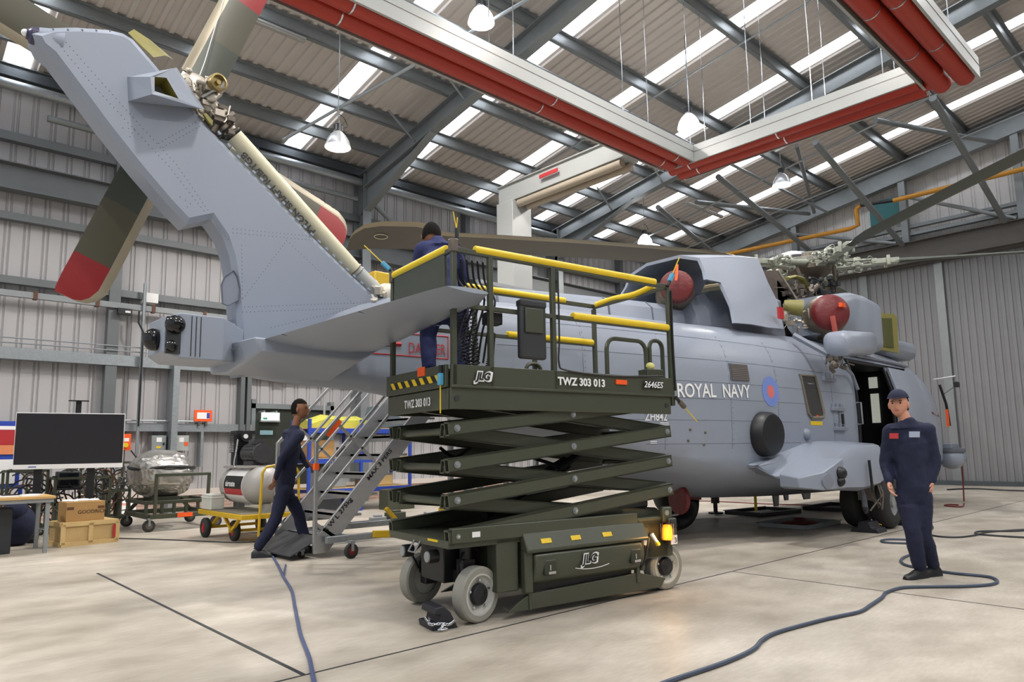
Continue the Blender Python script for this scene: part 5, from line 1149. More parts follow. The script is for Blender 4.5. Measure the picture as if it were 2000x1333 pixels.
links([(-.10, -.10, .09), (-.12, -.15, .06), (-.04, -.17, .055), (.03, -.16, .04), (.08, -.15, .06)], mb); links([(-.02, -.17, .05), (-.04, -.175, .025), (-.05, -.17, .015), (.0, -.175, .02)], mb); links([(-.1, -.02, .08), (-.11, -.1, .065), (-.1, -.15, .05)], mb)
mb.build('chain', M_CHROME, wc_)
HK = 1.1
# ================================================================ people
def skin_bm(nodes, edges, root, sub=2):
    names = list(nodes); me = bpy.data.meshes.new('sk'); me.from_pydata([tuple(nodes[n][0]) for n in names], [(names.index(a), names.index(b)) for a, b in edges], [])
    o = bpy.data.objects.new('sk', me); COL.objects.link(o); md = o.modifiers.new('s', 'SKIN'); md.use_smooth_shade = True
    o.modifiers.new('u', 'SUBSURF').levels = sub
    for i, n in enumerate(names):
        r = nodes[n][1]; r = r if isinstance(r, tuple) else (r, r)
        me.skin_vertices[0].data[i].radius = r; me.skin_vertices[0].data[i].use_root = (n == root)
    dg = bpy.context.evaluated_depsgraph_get(); dg.update(); m2 = bpy.data.meshes.new_from_object(o.evaluated_get(dg))
    bm = bmesh.new(); bm.from_mesh(m2); bpy.data.objects.remove(o); bpy.data.meshes.remove(me); bpy.data.meshes.remove(m2)
    return bm
def remesh_bm(N, E, vox=.016):
    m = MB()
    for a, b in E:
        (p, r), (q, r2) = N[a], N[b]; r = r if not isinstance(r, tuple) else r[0]; r2 = r2 if not isinstance(r2, tuple) else r2[0]
        if (q-p).length < 1e-4: continue
        m.cyl(p, q, r, r2, 20)
    for p, r in N.values():
        r = r if not isinstance(r, tuple) else r[0]; bmesh.ops.create_icosphere(m.bm, subdivisions=3, radius=r, matrix=Matrix.Translation(p))
    me = bpy.data.meshes.new('rm'); m.bm.to_mesh(me); m.bm.free(); o = bpy.data.objects.new('rm', me); COL.objects.link(o)
    md = o.modifiers.new('r', 'REMESH'); md.mode = 'VOXEL'; md.voxel_size = vox; sm = o.modifiers.new('s', 'SMOOTH'); sm.iterations = 8; sm.factor = .5
    dg = bpy.context.evaluated_depsgraph_get(); dg.update(); m2 = bpy.data.meshes.new_from_object(o.evaluated_get(dg))
    bm = bmesh.new(); bm.from_mesh(m2); bpy.data.objects.remove(o); bpy.data.meshes.remove(me); bpy.data.meshes.remove(m2); return bm
def merge(mb, bm, mi=0):
    me = bpy.data.meshes.new('x'); bm.to_mesh(me); bm.free(); n = len(mb.bm.faces); mb.bm.from_mesh(me); bpy.data.meshes.remove(me)
    mb.bm.faces.ensure_lookup_table()
    for f in mb.bm.faces[n:]: f.material_index = mi
def head_parts(mb, c, f, u, k=1.1, skin=0, eye=1, lip=2):
    f = Vector(f).normalized(); u = Vector(u); u = (u-f*u.dot(f)).normalized(); s = f.cross(u).normalized()
    A = Matrix((s, f, u)).transposed().to_4x4()
    g = bmesh.ops.create_uvsphere(mb.bm, u_segments=28, v_segments=20, radius=1)
    for v in g['verts']:
        x, y, z = v.co; w = .076*(1-.22*max(0, -z)**1.5); d = .094; h = .118
        p = Vector((x*w, y*d, z*h))
        if z < -.2 and y > 0: p.y += .010*min(1, (-z-.2)*2)
        if y > .75 and abs(x) < .25:
            nz = math.exp(-((z+.12)/.17)**2)*math.exp(-(x/.13)**2); p.y += .022*nz
        if y > .6: p.y -= .008*math.exp(-((abs(x)-.4)/.16)**2-((z-.05)/.12)**2)
        if y < 0: p.y *= 1.06
        v.co = (A @ p.to_4d()).to_3d()*k+Vector(c)
    P = lambda x, y, z: Vector(c)+(s*x+f*y+u*z)*k
    for sg in (-1, 1):
        mb.ball(P(sg*.076, -.005, -.01), .012*k, .02*k, .032*k, 10, mi=skin, Mx=A)
        mb.ball(P(sg*.030, .080, .006), .011*k, .007*k, .006*k, 8, mi=eye, Mx=A)
        mb.ball(P(sg*.031, .083, .024), .017*k, .006*k, .004*k, 8, mi=eye, Mx=A)
    mb.ball(P(0, .091, -.058), .022*k, .007*k, .006*k, 10, mi=lip, Mx=A)
    return P, A
def hand_nodes(N, E, tag_, wrist, d, palmn, thumb, curl=.5):
    """palm and five bent fingers; d along the hand, palmn palm normal, thumb side direction"""
    d, n, t = Vector(d).normalized(), Vector(palmn).normalized(), Vector(thumb).normalized()
    w = Vector(wrist); N[tag_+'p0'] = (w+d*.03, (.022, .016)); N[tag_+'p1'] = (w+d*.075, (.03, .014)); E += [(tag_+'p0', tag_+'p1')]
    for i, (off, L_) in enumerate(((.028, .072), (.010, .082), (-.009, .076), (-.027, .060))):
        b = w+d*.088+t*off; a0 = curl*.6; prev = tag_+'p1'
        for j, fr in enumerate((.0, .42, .72, 1.0)):
            if j: b = b+(d*math.cos(a0)+n*math.sin(a0))*L_*(.42, .30, .28)[j-1]; a0 += curl*.8
            nm = '%sf%d%d' % (tag_, i, j); N[nm] = (b.copy(), (.0095, .0088, .0082, .0068)[j]); E.append((prev, nm)); prev = nm
    b = w+d*.045+t*.026; pr_ = tag_+'p0'
    for j, stp in enumerate(((0, 0), (.03, .8), (.028, .4))):
        if j: b = b+(d*.75+t*(.55 if j == 1 else .1)+n*.3).normalized()*stp[0]
        nm = '%st%d' % (tag_, j); N[nm] = (b.copy(), (.012, .0105, .008)[j]); E.append((pr_, nm)); pr_ = nm
def person(name_label, J, face, cloth, skin, group=None, cap=None, hair=True, collar=True, gaze_up=(0, 0, 1), palms=None, shoes=M_BLACK, base=None):
    root = thing('person', name_label, 'person', base or (J['ankR'][0], J['ankR'][1], 0), 0, group)
    V_ = {k: Vector(v) for k, v in J.items() if not k.startswith('floor')}; f = Vector(face).normalized()
    ctr = (V_['hipL']+V_['hipR'])/2; nb = (V_['shL']+V_['shR'])/2; up = (nb-ctr).normalized(); side = (V_['shL']-V_['shR']).normalized()
    pelvis = ctr+up*.06; waist = ctr.lerp(nb, .42); chest = ctr.lerp(nb, .75); neck0 = nb+up*.045
    hd = V_['head']; neck1 = neck0.lerp(hd, .55)
    # body (skin): one continuous mesh
    N = {'pel': (pelvis, .07), 'wai': (waist, .065), 'che': (chest, .065), 'nb': (neck0, .055), 'n1': (neck1, .056), 'hd': (hd-Vector((0, 0, .03)), .06)}
    E = [('pel', 'wai'), ('wai', 'che'), ('che', 'nb'), ('nb', 'n1'), ('n1', 'hd')]
    for s in 'LR':
        N['sh'+s] = (V_['sh'+s], .028); N['el'+s] = (V_['el'+s], .026); N['wr'+s] = (V_['wr'+s], (.026, .022)); N['hp'+s] = (V_['hip'+s], .075); N['kn'+s] = (V_['kn'+s], .05); N['an'+s] = (V_['ank'+s]+Vector((0, 0, .02)), .035)
        E += [('che', 'sh'+s), ('sh'+s, 'el'+s), ('el'+s, 'wr'+s), ('pel', 'hp'+s), ('hp'+s, 'kn'+s), ('kn'+s, 'an'+s)]
        d = (V_['wr'+s]-V_['el'+s]).normalized(); dh = Vector(palms[s][0]) if palms and s in palms else d; pn = Vector(palms[s][1]) if palms and s in palms else -side*(1 if s == 'L' else -1)
        th = f-dh*f.dot(dh); th = th if th.length > .1 else up
        pn = pn-dh.normalized()*pn.dot(dh.normalized()); hand_nodes(N, E, s, V_['wr'+s], dh, pn, th, .5); E.append(('wr'+s, s+'p0'))
    mb = MB(); merge(mb, skin_bm(N, E, 'pel'))
    P, A = head_parts(mb, hd, f if 'look' not in J else J['look'], gaze_up)
    body = mb.build('body', [skin, M_HAIR, mat('lip', '#a8615a', .5)], root, world=True, smooth=60)
    # clothing
    rr = {'pel': (.165, .125), 'wai': (.15, .115), 'che': (.175, .125)}
    N = {'pel': (pelvis, .150), 'pl2': (ctr-up*.02, .14), 'wai': (waist, .138), 'che': (chest, .155), 'nb': (nb+up*.0, .10), 'co': (neck0+up*.03, .072), 'tr': (nb+up*.02, .085)}
    E = [('pl2', 'pel'), ('pel', 'wai'), ('wai', 'che'), ('che', 'nb'), ('tr', 'co')]
    for s in 'LR':
        sh, el, wr, hp, kn, an = (V_[k+s] for k in ('sh', 'el', 'wr', 'hip', 'kn', 'ank'))
        N.update({'sh'+s: (sh, .078), 'ua'+s: (sh.lerp(el, .5), .066), 'el'+s: (el, .058), 'fa'+s: (el.lerp(wr, .5), .05), 'wr'+s: (wr-(wr-el).normalized()*.01, .040),
                  'hp'+s: (hp.lerp(kn, .12), .105), 'th'+s: (hp.lerp(kn, .55), .088), 'kn'+s: (kn, .074), 'ca'+s: (kn.lerp(an, .45), .072), 'an'+s: (an+Vector((0, 0, .03)), .064)})
        E += [('nb', 'sh'+s), ('tr', 'sh'+s), ('sh'+s, 'ua'+s), ('ua'+s, 'el'+s), ('el'+s, 'fa'+s), ('fa'+s, 'wr'+s), ('pl2', 'hp'+s), ('hp'+s, 'th'+s), ('th'+s, 'kn'+s), ('kn'+s, 'ca'+s), ('ca'+s, 'an'+s)]
    bm = remesh_bm(N, E)
    for v in bm.verts:   # flatten the trunk front to back
        q = v.co-ctr; hgt = q.dot(up); L_ = (nb-ctr).length
        wt = max(0, min(1, (.19-abs(q.dot(side)))/.06))
        if -.12 < hgt < L_+.02 and wt > 0:
            dd = f-up*f.dot(up); dd.normalize(); k = q.dot(dd); v.co -= dd*k*.22*wt
    mb = MB(); merge(mb, bm); cl = mb.build('coverall', cloth, root, world=True, smooth=60)
    # creases
    tx = bpy.data.textures.get('crease') or bpy.data.textures.new('crease', 'CLOUDS'); tx.noise_scale = .09
    md = cl.modifiers.new('crease', 'DISPLACE'); md.texture = tx; md.strength = .018; md.mid_level = .5; md.texture_coords = 'LOCAL'
    for s in 'LR':
        a = V_['ank'+s]; t = V_['toe'+s]; d = (t-a); d.z = 0; d.normalize(); w = Vector((-d.y, d.x, 0)); z0 = min(a.z, t.z)-.075 if 'floor'+s not in J else J['floor'+s]
        R_ = []
        tz = t.z-.03
        for tt, wd, h in ((-.09, .026, .07), (-.06, .038, .10), (0, .042, .11), (.07, .045, .085), (.12, .05, .062), (.17, .046, .05), (.205, .025, .034)):
            c = Vector((a.x, a.y, 0))+d*tt; zb = lerp(z0, z0+(t.z-a.z+.075 if False else 0), 0); R_.append([c+w*(wd*math.cos(q))+Vector((0, 0, zb+max(0, math.sin(q))*h+(.0 if math.sin(q) >= -.01 else 0))) for q in [2*PI*i/14 for i in range(14)]])
        sh_ = MB().loft(R_).build('boot', shoes, root, world=True, bevel=.004)
    hm = MB(); c0 = hd
    ff = Vector(J.get('look', f)).normalized(); g = bmesh.ops.create_uvsphere(hm.bm, u_segments=26, v_segments=18, radius=1)
    AM = A
    for v in g['verts']:
        x, y, z = v.co; v.co = (AM @ (Vector((x*.082, y*.102-.006, z*.125+.004))*HK).to_4d()).to_3d()+hd
    kill = []
    for v in hm.bm.verts:
        l = AM.inverted() @ (v.co-hd).to_4d()
        if (l.z < .052*HK and l.y > -.005) or l.z < -.06*HK: kill.append(v)
    bmesh.ops.delete(hm.bm, geom=kill, context='VERTS'); hm.build('hair', M_HAIR, root, world=True, smooth=60)
    if cap:
        cm = MB(); g = bmesh.ops.create_uvsphere(cm.bm, u_segments=26, v_segments=16, radius=1)
        for v in g['verts']: x, y, z = v.co; v.co = (AM @ (Vector((x*.088, y*.108-.004, z*.10+.038))*HK).to_4d()).to_3d()+hd
        kill = [v for v in cm.bm.verts if (AM.inverted() @ (v.co-hd).to_4d()).z < .046*HK]; bmesh.ops.delete(cm.bm, geom=kill, context='VERTS')
        Q = lambda x, y, z: hd+(AM @ (Vector((x, y, z))*HK).to_4d()).to_3d()
        cm.prism([Q(.075*math.sin(a), .075+.075*math.cos(a), .05-.012*math.cos(a)) for a in [-1.5+3*i/10 for i in range(11)]], tuple((Q(0, 0, .006)-hd))); cm.build('cap', cap, root, world=True, smooth=60)
    return root
# picture-plane helper: a point at a given distance in front of / behind the figure's own plane
def figure_plane(p, n):
    p, n = Vector(p), Vector(n).normalized(); return lambda x, y, off=0.0: Pl(x, y, p+n*off, n)
# 1. the man walking on the right
cpos = Vector((7.55, 2.47, 0)); toc = Vector((-7.55, -2.47, 0)).normalized(); Q = figure_plane(cpos, toc)
J = dict(head=Q(1755, 790), shR=Q(1740, 843, .02), shL=Q(1811, 841, -.02), elR=Q(1729, 905, -.04), wrR=Q(1737, 944, .10), elL=Q(1826, 903, -.06), wrL=Q(1820, 942, .0),
         hipR=Q(1768, 962, .02), hipL=Q(1799, 962, -.02), knR=Q(1782, 1036, .10), ankR=Q(1796, 1112, .02), toeR=Q(1778, 1122, .12), knL=Q(1803, 1040, -.02), ankL=Q(1822, 1104, -.16), toeL=Q(1800, 1116, -.05), look=Vector((-.97, -.12, .02)))
J['floorR'] = 0.0; J['floorL'] = 0.0
for k in ('ankR', 'ankL'): J[k].z = .09
for k in ('toeR', 'toeL'): J[k].z = .05
walker = person('person in navy coverall and cap walking towards the left in front of the helicopter nose', J, (-.95, .05, 0), M_NAVY, M_SKIN, cap=M_NAVY)
ch_ = lambda x, y, o: Q(x, y, o)
for (x, y, w, h, nm, mt) in ((1746, 852, .10, .06, 'chest_badge', M_TXTR), (1786, 849, .12, .065, 'name_badge', mat('badge grey', '#9aa3b8', .6))):
    a = Q(x-w*88, y-h*88, .165); b = Q(x+w*88, y-h*88, .145); MB().prism([a, b, Q(x+w*88, y+h*88, .15), Q(x-w*88, y+h*88, .17)], toc*.004).build(nm, mt, walker, world=True)
# 2. the man bending over the rail of the lift
lp = LC+LU*(-.80)+LV*(.22); toc = Vector((-lp.x, -lp.y, 0)).normalized(); Q = figure_plane(lp, toc); DK = 1.885
J = dict(head=Q(843, 462, -.22), shL=Q(826, 488, -.12), shR=Q(886, 492, -.10), elL=Q(812, 545, -.25), wrL=Q(822, 572, -.45), elR=Q(905, 545, -.25), wrR=Q(890, 580, -.45),
         hipL=Q(845, 600, .02), hipR=Q(893, 600, .02), knL=Q(836, 655, -.04), ankL=Q(838, 712, .0), toeL=Q(850, 700, -.2), knR=Q(898, 655, -.05), ankR=Q(905, 708, .02), toeR=Q(915, 700, -.2), look=-toc+Vector((0, 0, -.5)))
J['floorL'] = DK; J['floorR'] = DK
for k in ('ankR', 'ankL'): J[k].z = DK+.09
for k in ('toeR', 'toeL'): J[k].z = DK+.05
person('person in navy blue working clothes bending forward on the platform of the scissor lift', J, -toc, M_NAVYB, M_SKIND, base=(lp.x, lp.y, DK))
# 3. the man striding past the access steps
gp = Vector((3.75, 7.75, 0)); gp = Zp(560, 1085); toc = Vector((-gp.x, -gp.y, 0)).normalized(); Q = figure_plane(gp, toc)
rt = Vector((.74, -.68, 0))
J = dict(head=Q(586, 800, .0), shL=Q(562, 850, -.12), shR=Q(584, 852, .14), elL=Q(590, 890, -.18), wrL=Q(608, 912, -.16), elR=Q(548, 898, .2), wrR=Q(536, 935, .2),
         hipL=Q(556, 950, -.08), hipR=Q(556, 950, .09), knL=Q(583, 1005, -.1), ankL=Q(598, 1062, -.1), toeL=Q(622, 1070, -.1), knR=Q(538, 1015, .1), ankR=Q(506, 1076, .1), toeR=Q(526, 1098, .1), look=rt)
J['floorL'] = 0.0; J['floorR'] = 0.0
J['ankL'].z = .1; J['ankR'].z = .12; J['toeL'].z = .06; J['toeR'].z = .05
person('person in dark navy clothes striding past the aluminium access steps', J, rt, M_NAVY, M_SKIND)
# ================================================================ access steps and platform
st = thing('access_steps', 'wheeled aluminium access steps with hand rails climbing behind the scissor lift', 'steps', (4.9, 8.6, 0))
YR_, YL_ = 8.05, 9.15; X0, S0 = 4.12, 1.08
zl = lambda x: (x-X0)*S0+.02
XT = X0+2.05/S0
for y in (YR_, YL_):
    MB().prism([(X0-.02, y-.02, .06), (X0+.16, y-.02, .06), (XT+.1, y-.02, zl(XT)+.0), (XT+.1, y-.02, zl(XT)+.18), (XT-.05, y-.02, zl(XT)+.18), (X0-.02, y-.02, .22)], (0, .04, 0)).build('stringer', M_SIL, st, world=True, bevel=.004)
for i in range(8):
    z = .25+.25*i; x = X0+(z-.05)/S0; MB().box(x-.02, x+.24, YR_+.02, YL_-.02, z-.03, z).box(x-.02, x-.01, YR_+.02, YL_-.02, z-.08, z).build('tread', M_SIL, st, world=True)
dv = Vector((1, 0, S0)).normalized(); up_ = Vector((-S0, 0, 1)).normalized()
for k, (bd, px0) in enumerate((('S W L 275kg', .28), ('MAX 3 PERS', 1.12))):
    o_ = Vector((X0, YR_-.024, .06))+dv*px0+up_*(.055-.02*k); text(bd, 'load_lettering', M_TXTK, o_, (dv.x, 0, dv.z), up_, .055, st, bold=.02, sx=1.25)
for y in (YR_, YL_):
    def sp_(x, h): return Vector((x, y, zl(x)+h))
    MB().bar((X0+.0, y, .12), (X0+.0, y, 1.42), .045, .045, (1, 0, 0)).build('newel_post', M_SIL, st, world=True, bevel=.005)
    MB().bar(sp_(X0, 1.39), sp_(XT, 1.36), .045, .045).build('hand_rail', M_SIL, st, world=True, bevel=.008)
    MB().bar(sp_(X0, .95), sp_(XT, .95), .035, .035).bar(sp_(X0, .62), sp_(XT, .62), .035, .035).build('mid_rail', M_SIL, st, world=True, bevel=.006)
    MB().bar(sp_(X0+.85, .2), sp_(X0+.25, 1.38), .035, .03).build('rail_stay', M_SIL, st, world=True)
    MB().bar((X0+.0, y, .42), (X0+.32, y, .20), .04, .04).build('foot_stay', M_SIL, st, world=True)
q = Yp(652, 836, YR_); MB().bar(q-dv*.13, q+dv*.12, .052, .052).build('orange_tape', M_ORANGE, st, world=True); q = Yp(620, 912, YR_); MB().box(X0-.028, X0+.028, YR_-.028, YR_+.028, q.z-.04, q.z+.04).build('orange_tape', M_ORANGE, st, world=True)
MB().prism([(X0-.3, YR_+.02, .05), (X0-.3, YL_-.02, .05), (X0+.1, YL_-.02, .24), (X0+.1, YR_+.02, .24)], (0, 0, .015)).build('foot_plate', mat('worn plate', '#4c4d50', .5, .5), st, world=True)
MB().bar((X0+.1, YR_-.1, .22), (XT+1.2, YR_-.1, .22), .06, .08).bar((X0+.1, YL_+.06, .22), (XT+1.2, YL_+.06, .22), .06, .08).bar((4.5, YR_-.12, .22), (4.5, YL_+.1, .22), .06, .08).bar((XT+1.1, YR_-.12, .22), (XT+1.1, YL_+.1, .22), .06, .08).build('base_frame', M_GALV, st, world=True, bevel=.005)
MB().bar((5.05, YR_-.12, .55), (5.35, YR_-.12, .24), .06, .05).bar((4.85, YR_-.14, .24), (5.4, YR_-.14, .2), .05, .09).build('jack_leg', M_YELP, st, world=True, bevel=.008)
def castor(c, r, par, mt=M_OXRED, nm='castor'):
    c = Vector(c); t = MB().lathe(c+Vector((0, -.025, r)), (0, 1, 0), [(r*.5, 0), (r*.9, 0), (r, .01), (r, .04), (r*.9, .05), (r*.5, .05)], 24).build(nm, M_RUBBER, par, world=True)
    MB().lathe(c+Vector((0, -.03, r)), (0, 1, 0), [(r*.1, 0), (r*.55, 0), (r*.55, .06), (r*.1, .06)], 18).build('castor_hub', mt, t, world=True)
    MB().box(c.x-.03, c.x+.03, c.y-.04, c.y+.04, c.z+r*2, c.z+r*2+.03).bar(c+Vector((0, -.038, r)), c+Vector((0, -.038, r*2+.02)), .035, .006, (0, 1, 0)).bar(c+Vector((0, .038, r)), c+Vector((0, .038, r*2+.02)), .035, .006, (0, 1, 0)).build('castor_fork', M_GALV, t, world=True)
for c in ((4.45, 7.75, 0), (5.75, 8.08, 0), (4.45, 9.3, 0), (6.9, 9.3, 0), (6.9, 8.08, 0)): castor(c, .09, st)
castor((4.05, 8.25, 0), .04, st)
pl = thing('maintenance_platform', 'aluminium railed maintenance platform standing behind the tail boom', 'platform', (6.1, 7.6, 0))
MB().box(4.9, 7.2, 7.25, 7.95, 2.2, 2.28).build('platform_deck', M_SIL, pl, world=True)
for x in (6.1, 7.15):
    for y in (7.28, 7.92): MB().box(x-.03, x+.03, y-.03, y+.03, 0, 3.62).build('platform_post', M_SIL, pl, world=True)
for z in (3.6, 3.25, 2.9):
    for y in (7.28, 7.92): MB().bar((6.1, y, z), (7.15, y, z), .05, .05).build('platform_rail', M_SIL, pl, world=True)
yb = thing('yellow_cowl_case', 'large yellow metal case beyond the tail gearbox beside the lift', 'case', (5.0, 7.6, 2.285))
a, b = Yp(732, 528, 7.4), Yp(808, 590, 7.4); b.z = 2.285; MB().box(a.x, b.x, 7.4, 7.85, b.z, a.z).build('case_body', M_YELP, yb, world=True, bevel=.02); MB().box(a.x-.01, b.x+.01, 7.38, 7.87, (a.z+b.z)/2-.01, (a.z+b.z)/2+.02).build('case_band', M_YEL, yb, world=True)
# ================================================================ compressor on its trolley
BXa, BXb, BYa, BYb, BZ = 3.98, 5.0, 9.95, 11.7, .42
tr = thing('flatbed_trolley', 'yellow flatbed trolley with black tyres carrying the air compressor', 'trolley', (4.35, 10.85, 0))
MB().box(BXa, BXb, BYa, BYb, BZ-.07, BZ).build('bed', M_YELP, tr, world=True, bevel=.008); MB().box(BXa+.03, BXb-.03, BYa+.03, BYb-.03, BZ, BZ+.008).build('bed_board', mat('worn board', '#7a7566', .7, 0, .2), tr, world=True)
for x, y in ((4.15, 10.62), (4.02, 11.45), (4.9, 10.45), (4.9, 11.45)): wheel((x+(.0 if x < 4.3 else 0), y, .15), .15, .09, 'wheel', tr, M_RUBBER, mat('trolley hub red', '#a5242c', .5), axis=(-1, 0, 0) if x < 4.3 else (1, 0, 0))
MB().bar((4.06, 10.6, .15), (4.88, 10.45, .15), .04, .04).bar((4.06, 11.45, .15), (4.88, 11.45, .15), .04, .04).bar((4.1, 10.6, .15), (4.1, 10.9, BZ-.07), .04, .04).bar((4.1, 10.6, .15), (4.1, 10.3, BZ-.07), .04, .04).bar((4.1, 11.45, .15), (4.1, 11.1, BZ-.07), .04, .04).bar((4.6, 10.35, .15), (4.6, 10.1, BZ-.07), .04, .04).build('undercarriage', M_YELP, tr, world=True)
MB().tube([(4.22, 9.93, .12), (4.22, 9.9, .5), (4.23, 9.88, 1.0), (4.28, 9.87, 1.08), (4.50, 9.87, 1.12), (4.72, 9.87, 1.08), (4.78, 9.88, 1.0), (4.82, 9.92, .12), (4.50, 9.93, .1)], .02, 8, closed=True).build('handle', M_YELP, tr, world=True)
cm = thing('air_compressor', 'grey tank air compressor with a black pump and motor on the yellow trolley', 'compressor', (4.470, 10.85, BZ+.008))
MB().lathe((4.470, 10.12, .80), (0, 1, 0), [(.02, -.02), (.15, .01), (.24, .08), (.28, .18), (.285, .3), (.285, 1.2), (.28, 1.3), (.22, 1.42), (.1, 1.48), (.01, 1.5)], 36).build('tank', M_TANK, cm, world=True)
MB().lathe((4.470, 10.5, .80), (0, 1, 0), [(.287, 0), (.287, .72)], 36, caps=False).build('label_wrap', M_PAPER, cm, world=True)
mb = MB(); A_ = [(4.470+.290*math.cos(t), .80+.290*math.sin(t)) for t in [R(150)+R(65)*i/10 for i in range(11)]]
for (z0, z1, mi) in ((0, 6, 0), (6, 9, 1)):
    for i in range(z0, min(z1, 10)):
        (x0, zz0), (x1, zz1) = A_[i], A_[i+1]; mb.poly([(x0, 10.52, zz0), (x0, 11.2, zz0), (x1, 11.2, zz1), (x1, 10.52, zz1)], mi)
mb.build('label_band', [M_TXTK, M_TXTR], cm, world=True)
text('airmate', 'tank_lettering', M_TXTW, (4.470-.293, 11.12, .79), (0, -1, 0), (0, 0, 1), .085, cm, bold=.03)
MB().box(4.240, 4.700, 10.45, 11.4, 1.06, 1.10).box(4.320, 4.620, 10.5, 10.6, 1.0, 1.08).box(4.320, 4.620, 11.2, 11.3, 1.0, 1.08).build('mounting_plate', M_TANK, cm, world=True, bevel=.008)
mo = MB().cyl((4.470, 10.42, 1.28), (4.470, 10.95, 1.28), .15, n=28)
for i in range(14): t = 2*PI*i/14; mo.box(4.470+.155*math.cos(t)-.008, 4.470+.155*math.cos(t)+.008, 10.5, 10.85, 1.28+.155*math.sin(t)-.008, 1.28+.155*math.sin(t)+.008)
mo.box(4.370, 4.570, 10.55, 10.75, 1.42, 1.49).box(4.340, 4.600, 10.5, 10.85, 1.1, 1.16); mo.build('motor', mat('motor grey', '#4a4a4d', .35, .4), cm, world=True)
pu = MB().box(4.320, 4.570, 11.05, 11.3, 1.1, 1.3)
for i in range(11): pu.box(4.290, 4.600, 11.02, 11.32, 1.3+i*.026, 1.312+i*.026)
pu.box(4.340, 4.540, 11.08, 11.26, 1.28, 1.62).cyl((4.440, 11.0, 1.55), (4.440, 11.2, 1.55), .09, n=18).box(4.300, 4.590, 11.04, 11.3, 1.58, 1.64); pu.build('pump', M_BLACK, cm, world=True)
MB().cyl((4.420, 10.98, 1.55), (4.420, 11.0, 1.55), .035, n=18).build('pressure_gauge', M_PAPER, cm, world=True)
MB().tube(cat_spline([(4.300, 11.0, 1.5), (4.240, 10.9, 1.3), (4.220, 10.9, 1.1), (4.270, 10.8, 1.06)], 4), .012, 6).build('air_pipe', M_CHROME, cm, world=True)
for b_x in ((4.420, 4.520, 10.2, 10.4, BZ+.008, .54), (4.420, 4.520, 11.2, 11.4, BZ+.008, .54)): MB().box(*b_x).build('tank_foot', M_TANK, cm, world=True)
o = MB().box(4.0, 4.2, 11.2, 11.62, BZ+.008, .66).box(3.99, 4.21, 11.19, 11.63, .6, .62).build('electric_box', mat('off white box', '#c9cbc4', .5), bevel=.01); tag(o, 'off white electrical box on the corner of the yellow trolley', 'box')
# ================================================================ green dolly with the wrapped engine
dl = thing('engine_dolly', 'green tubular steel dolly on castors carrying the foil wrapped engine', 'dolly', (4.1, 13.6, 0))
f0, f1, f2, f3 = 3.62, 4.72, 12.95, 14.3
b_ = lambda p, q, nm='dolly_frame', w=.06: MB().bar(p, q, w, w).build(nm, M_OLIVE, dl, world=True, bevel=.006)
for z in (.25,): b_((f0, f2, z), (f1, f2, z), w=.08); b_((f0, f3, z), (f1, f3, z), w=.08); b_((f0, f2, z), (f0, f3, z), w=.08); b_((f1, f2, z), (f1, f3, z), w=.08)
for z in (.47,): b_((f0, f2+.2, z), (f1, f2+.2, z)); b_((f0, f3, z), (f1, f3, z)); b_((f0, f2+.2, z), (f0, f3, z)); b_((f1, f2+.2, z), (f1, f3, z))
for x in (f0, f0+.25, f0+.45, f1-.45, f1-.25, f1): b_((x, f2+.2, .25), (x, f2+.2, .47), w=.05)
b_((f0, f3, .25), (f0+.2, f3, .47)); b_((f1, f3, .25), (f1-.2, f3, .47))
b_((f0+.08, f2-.02, .25), (f0+.08, f2-.02, .94), 'goal_frame', .05); b_((f1-.17, f2-.02, .25), (f1-.15, f2-.02, .94), 'goal_frame', .05); b_((f0+.06, f2-.02, .94), (f1-.13, f2-.02, .94), 'goal_frame', .05)
MB().box(4.05, 4.3, f2-.06, f2-.045, .22, .29).build('red_plate', M_ORANGE, dl, world=True)
for c in ((f0, f2, 0), (f1, f2, 0), (f0, f3, 0), (f1, f3, 0)): castor(c, .10, dl, M_CASTD)
M_FOIL = mat('crinkled foil', '#b9b6b0', .24, .75, .12, 9, 1.0, 6)
eg = thing('wrapped_engine', 'engine shrouded in crinkled silver sheeting with a dark strap on the green dolly', 'engine', (4.0, 13.7, .5))
mb = MB(); g = bmesh.ops.create_icosphere(mb.bm, subdivisions=5, radius=1)
from mathutils import noise as _n
for v in g['verts']:
    p = v.co.copy(); k = 1+.10*_n.noise(p*1.3)+.05*abs(_n.noise(p*4.5))+.02*_n.noise(p*11)
    if p.z < -.3: k *= .93
    sx = math.copysign(abs(p.x)**.8, p.x); v.co = Vector((sx*.52, p.y*.58, math.copysign(abs(p.z)**.75, p.z)*.43))*k+Vector((4.0, 13.7, .93))
mb.build('foil_wrap', M_FOIL, eg, world=True, smooth=20)
pts = []
for i in range(36):
    t = 2*PI*i/36; pts.append((4.0+.535*math.cos(t)*(.98), 13.7+.60*math.sin(t), 1.06+.02*math.sin(3*t)))
MB().tube(pts, .03, 6, closed=True, flat=1).build('strap', M_BLACK, eg, world=True)
MB().box(3.8, 4.2, 13.3, 14.0, .47, .56).build('engine_cradle', M_OLIVE, eg, world=True)
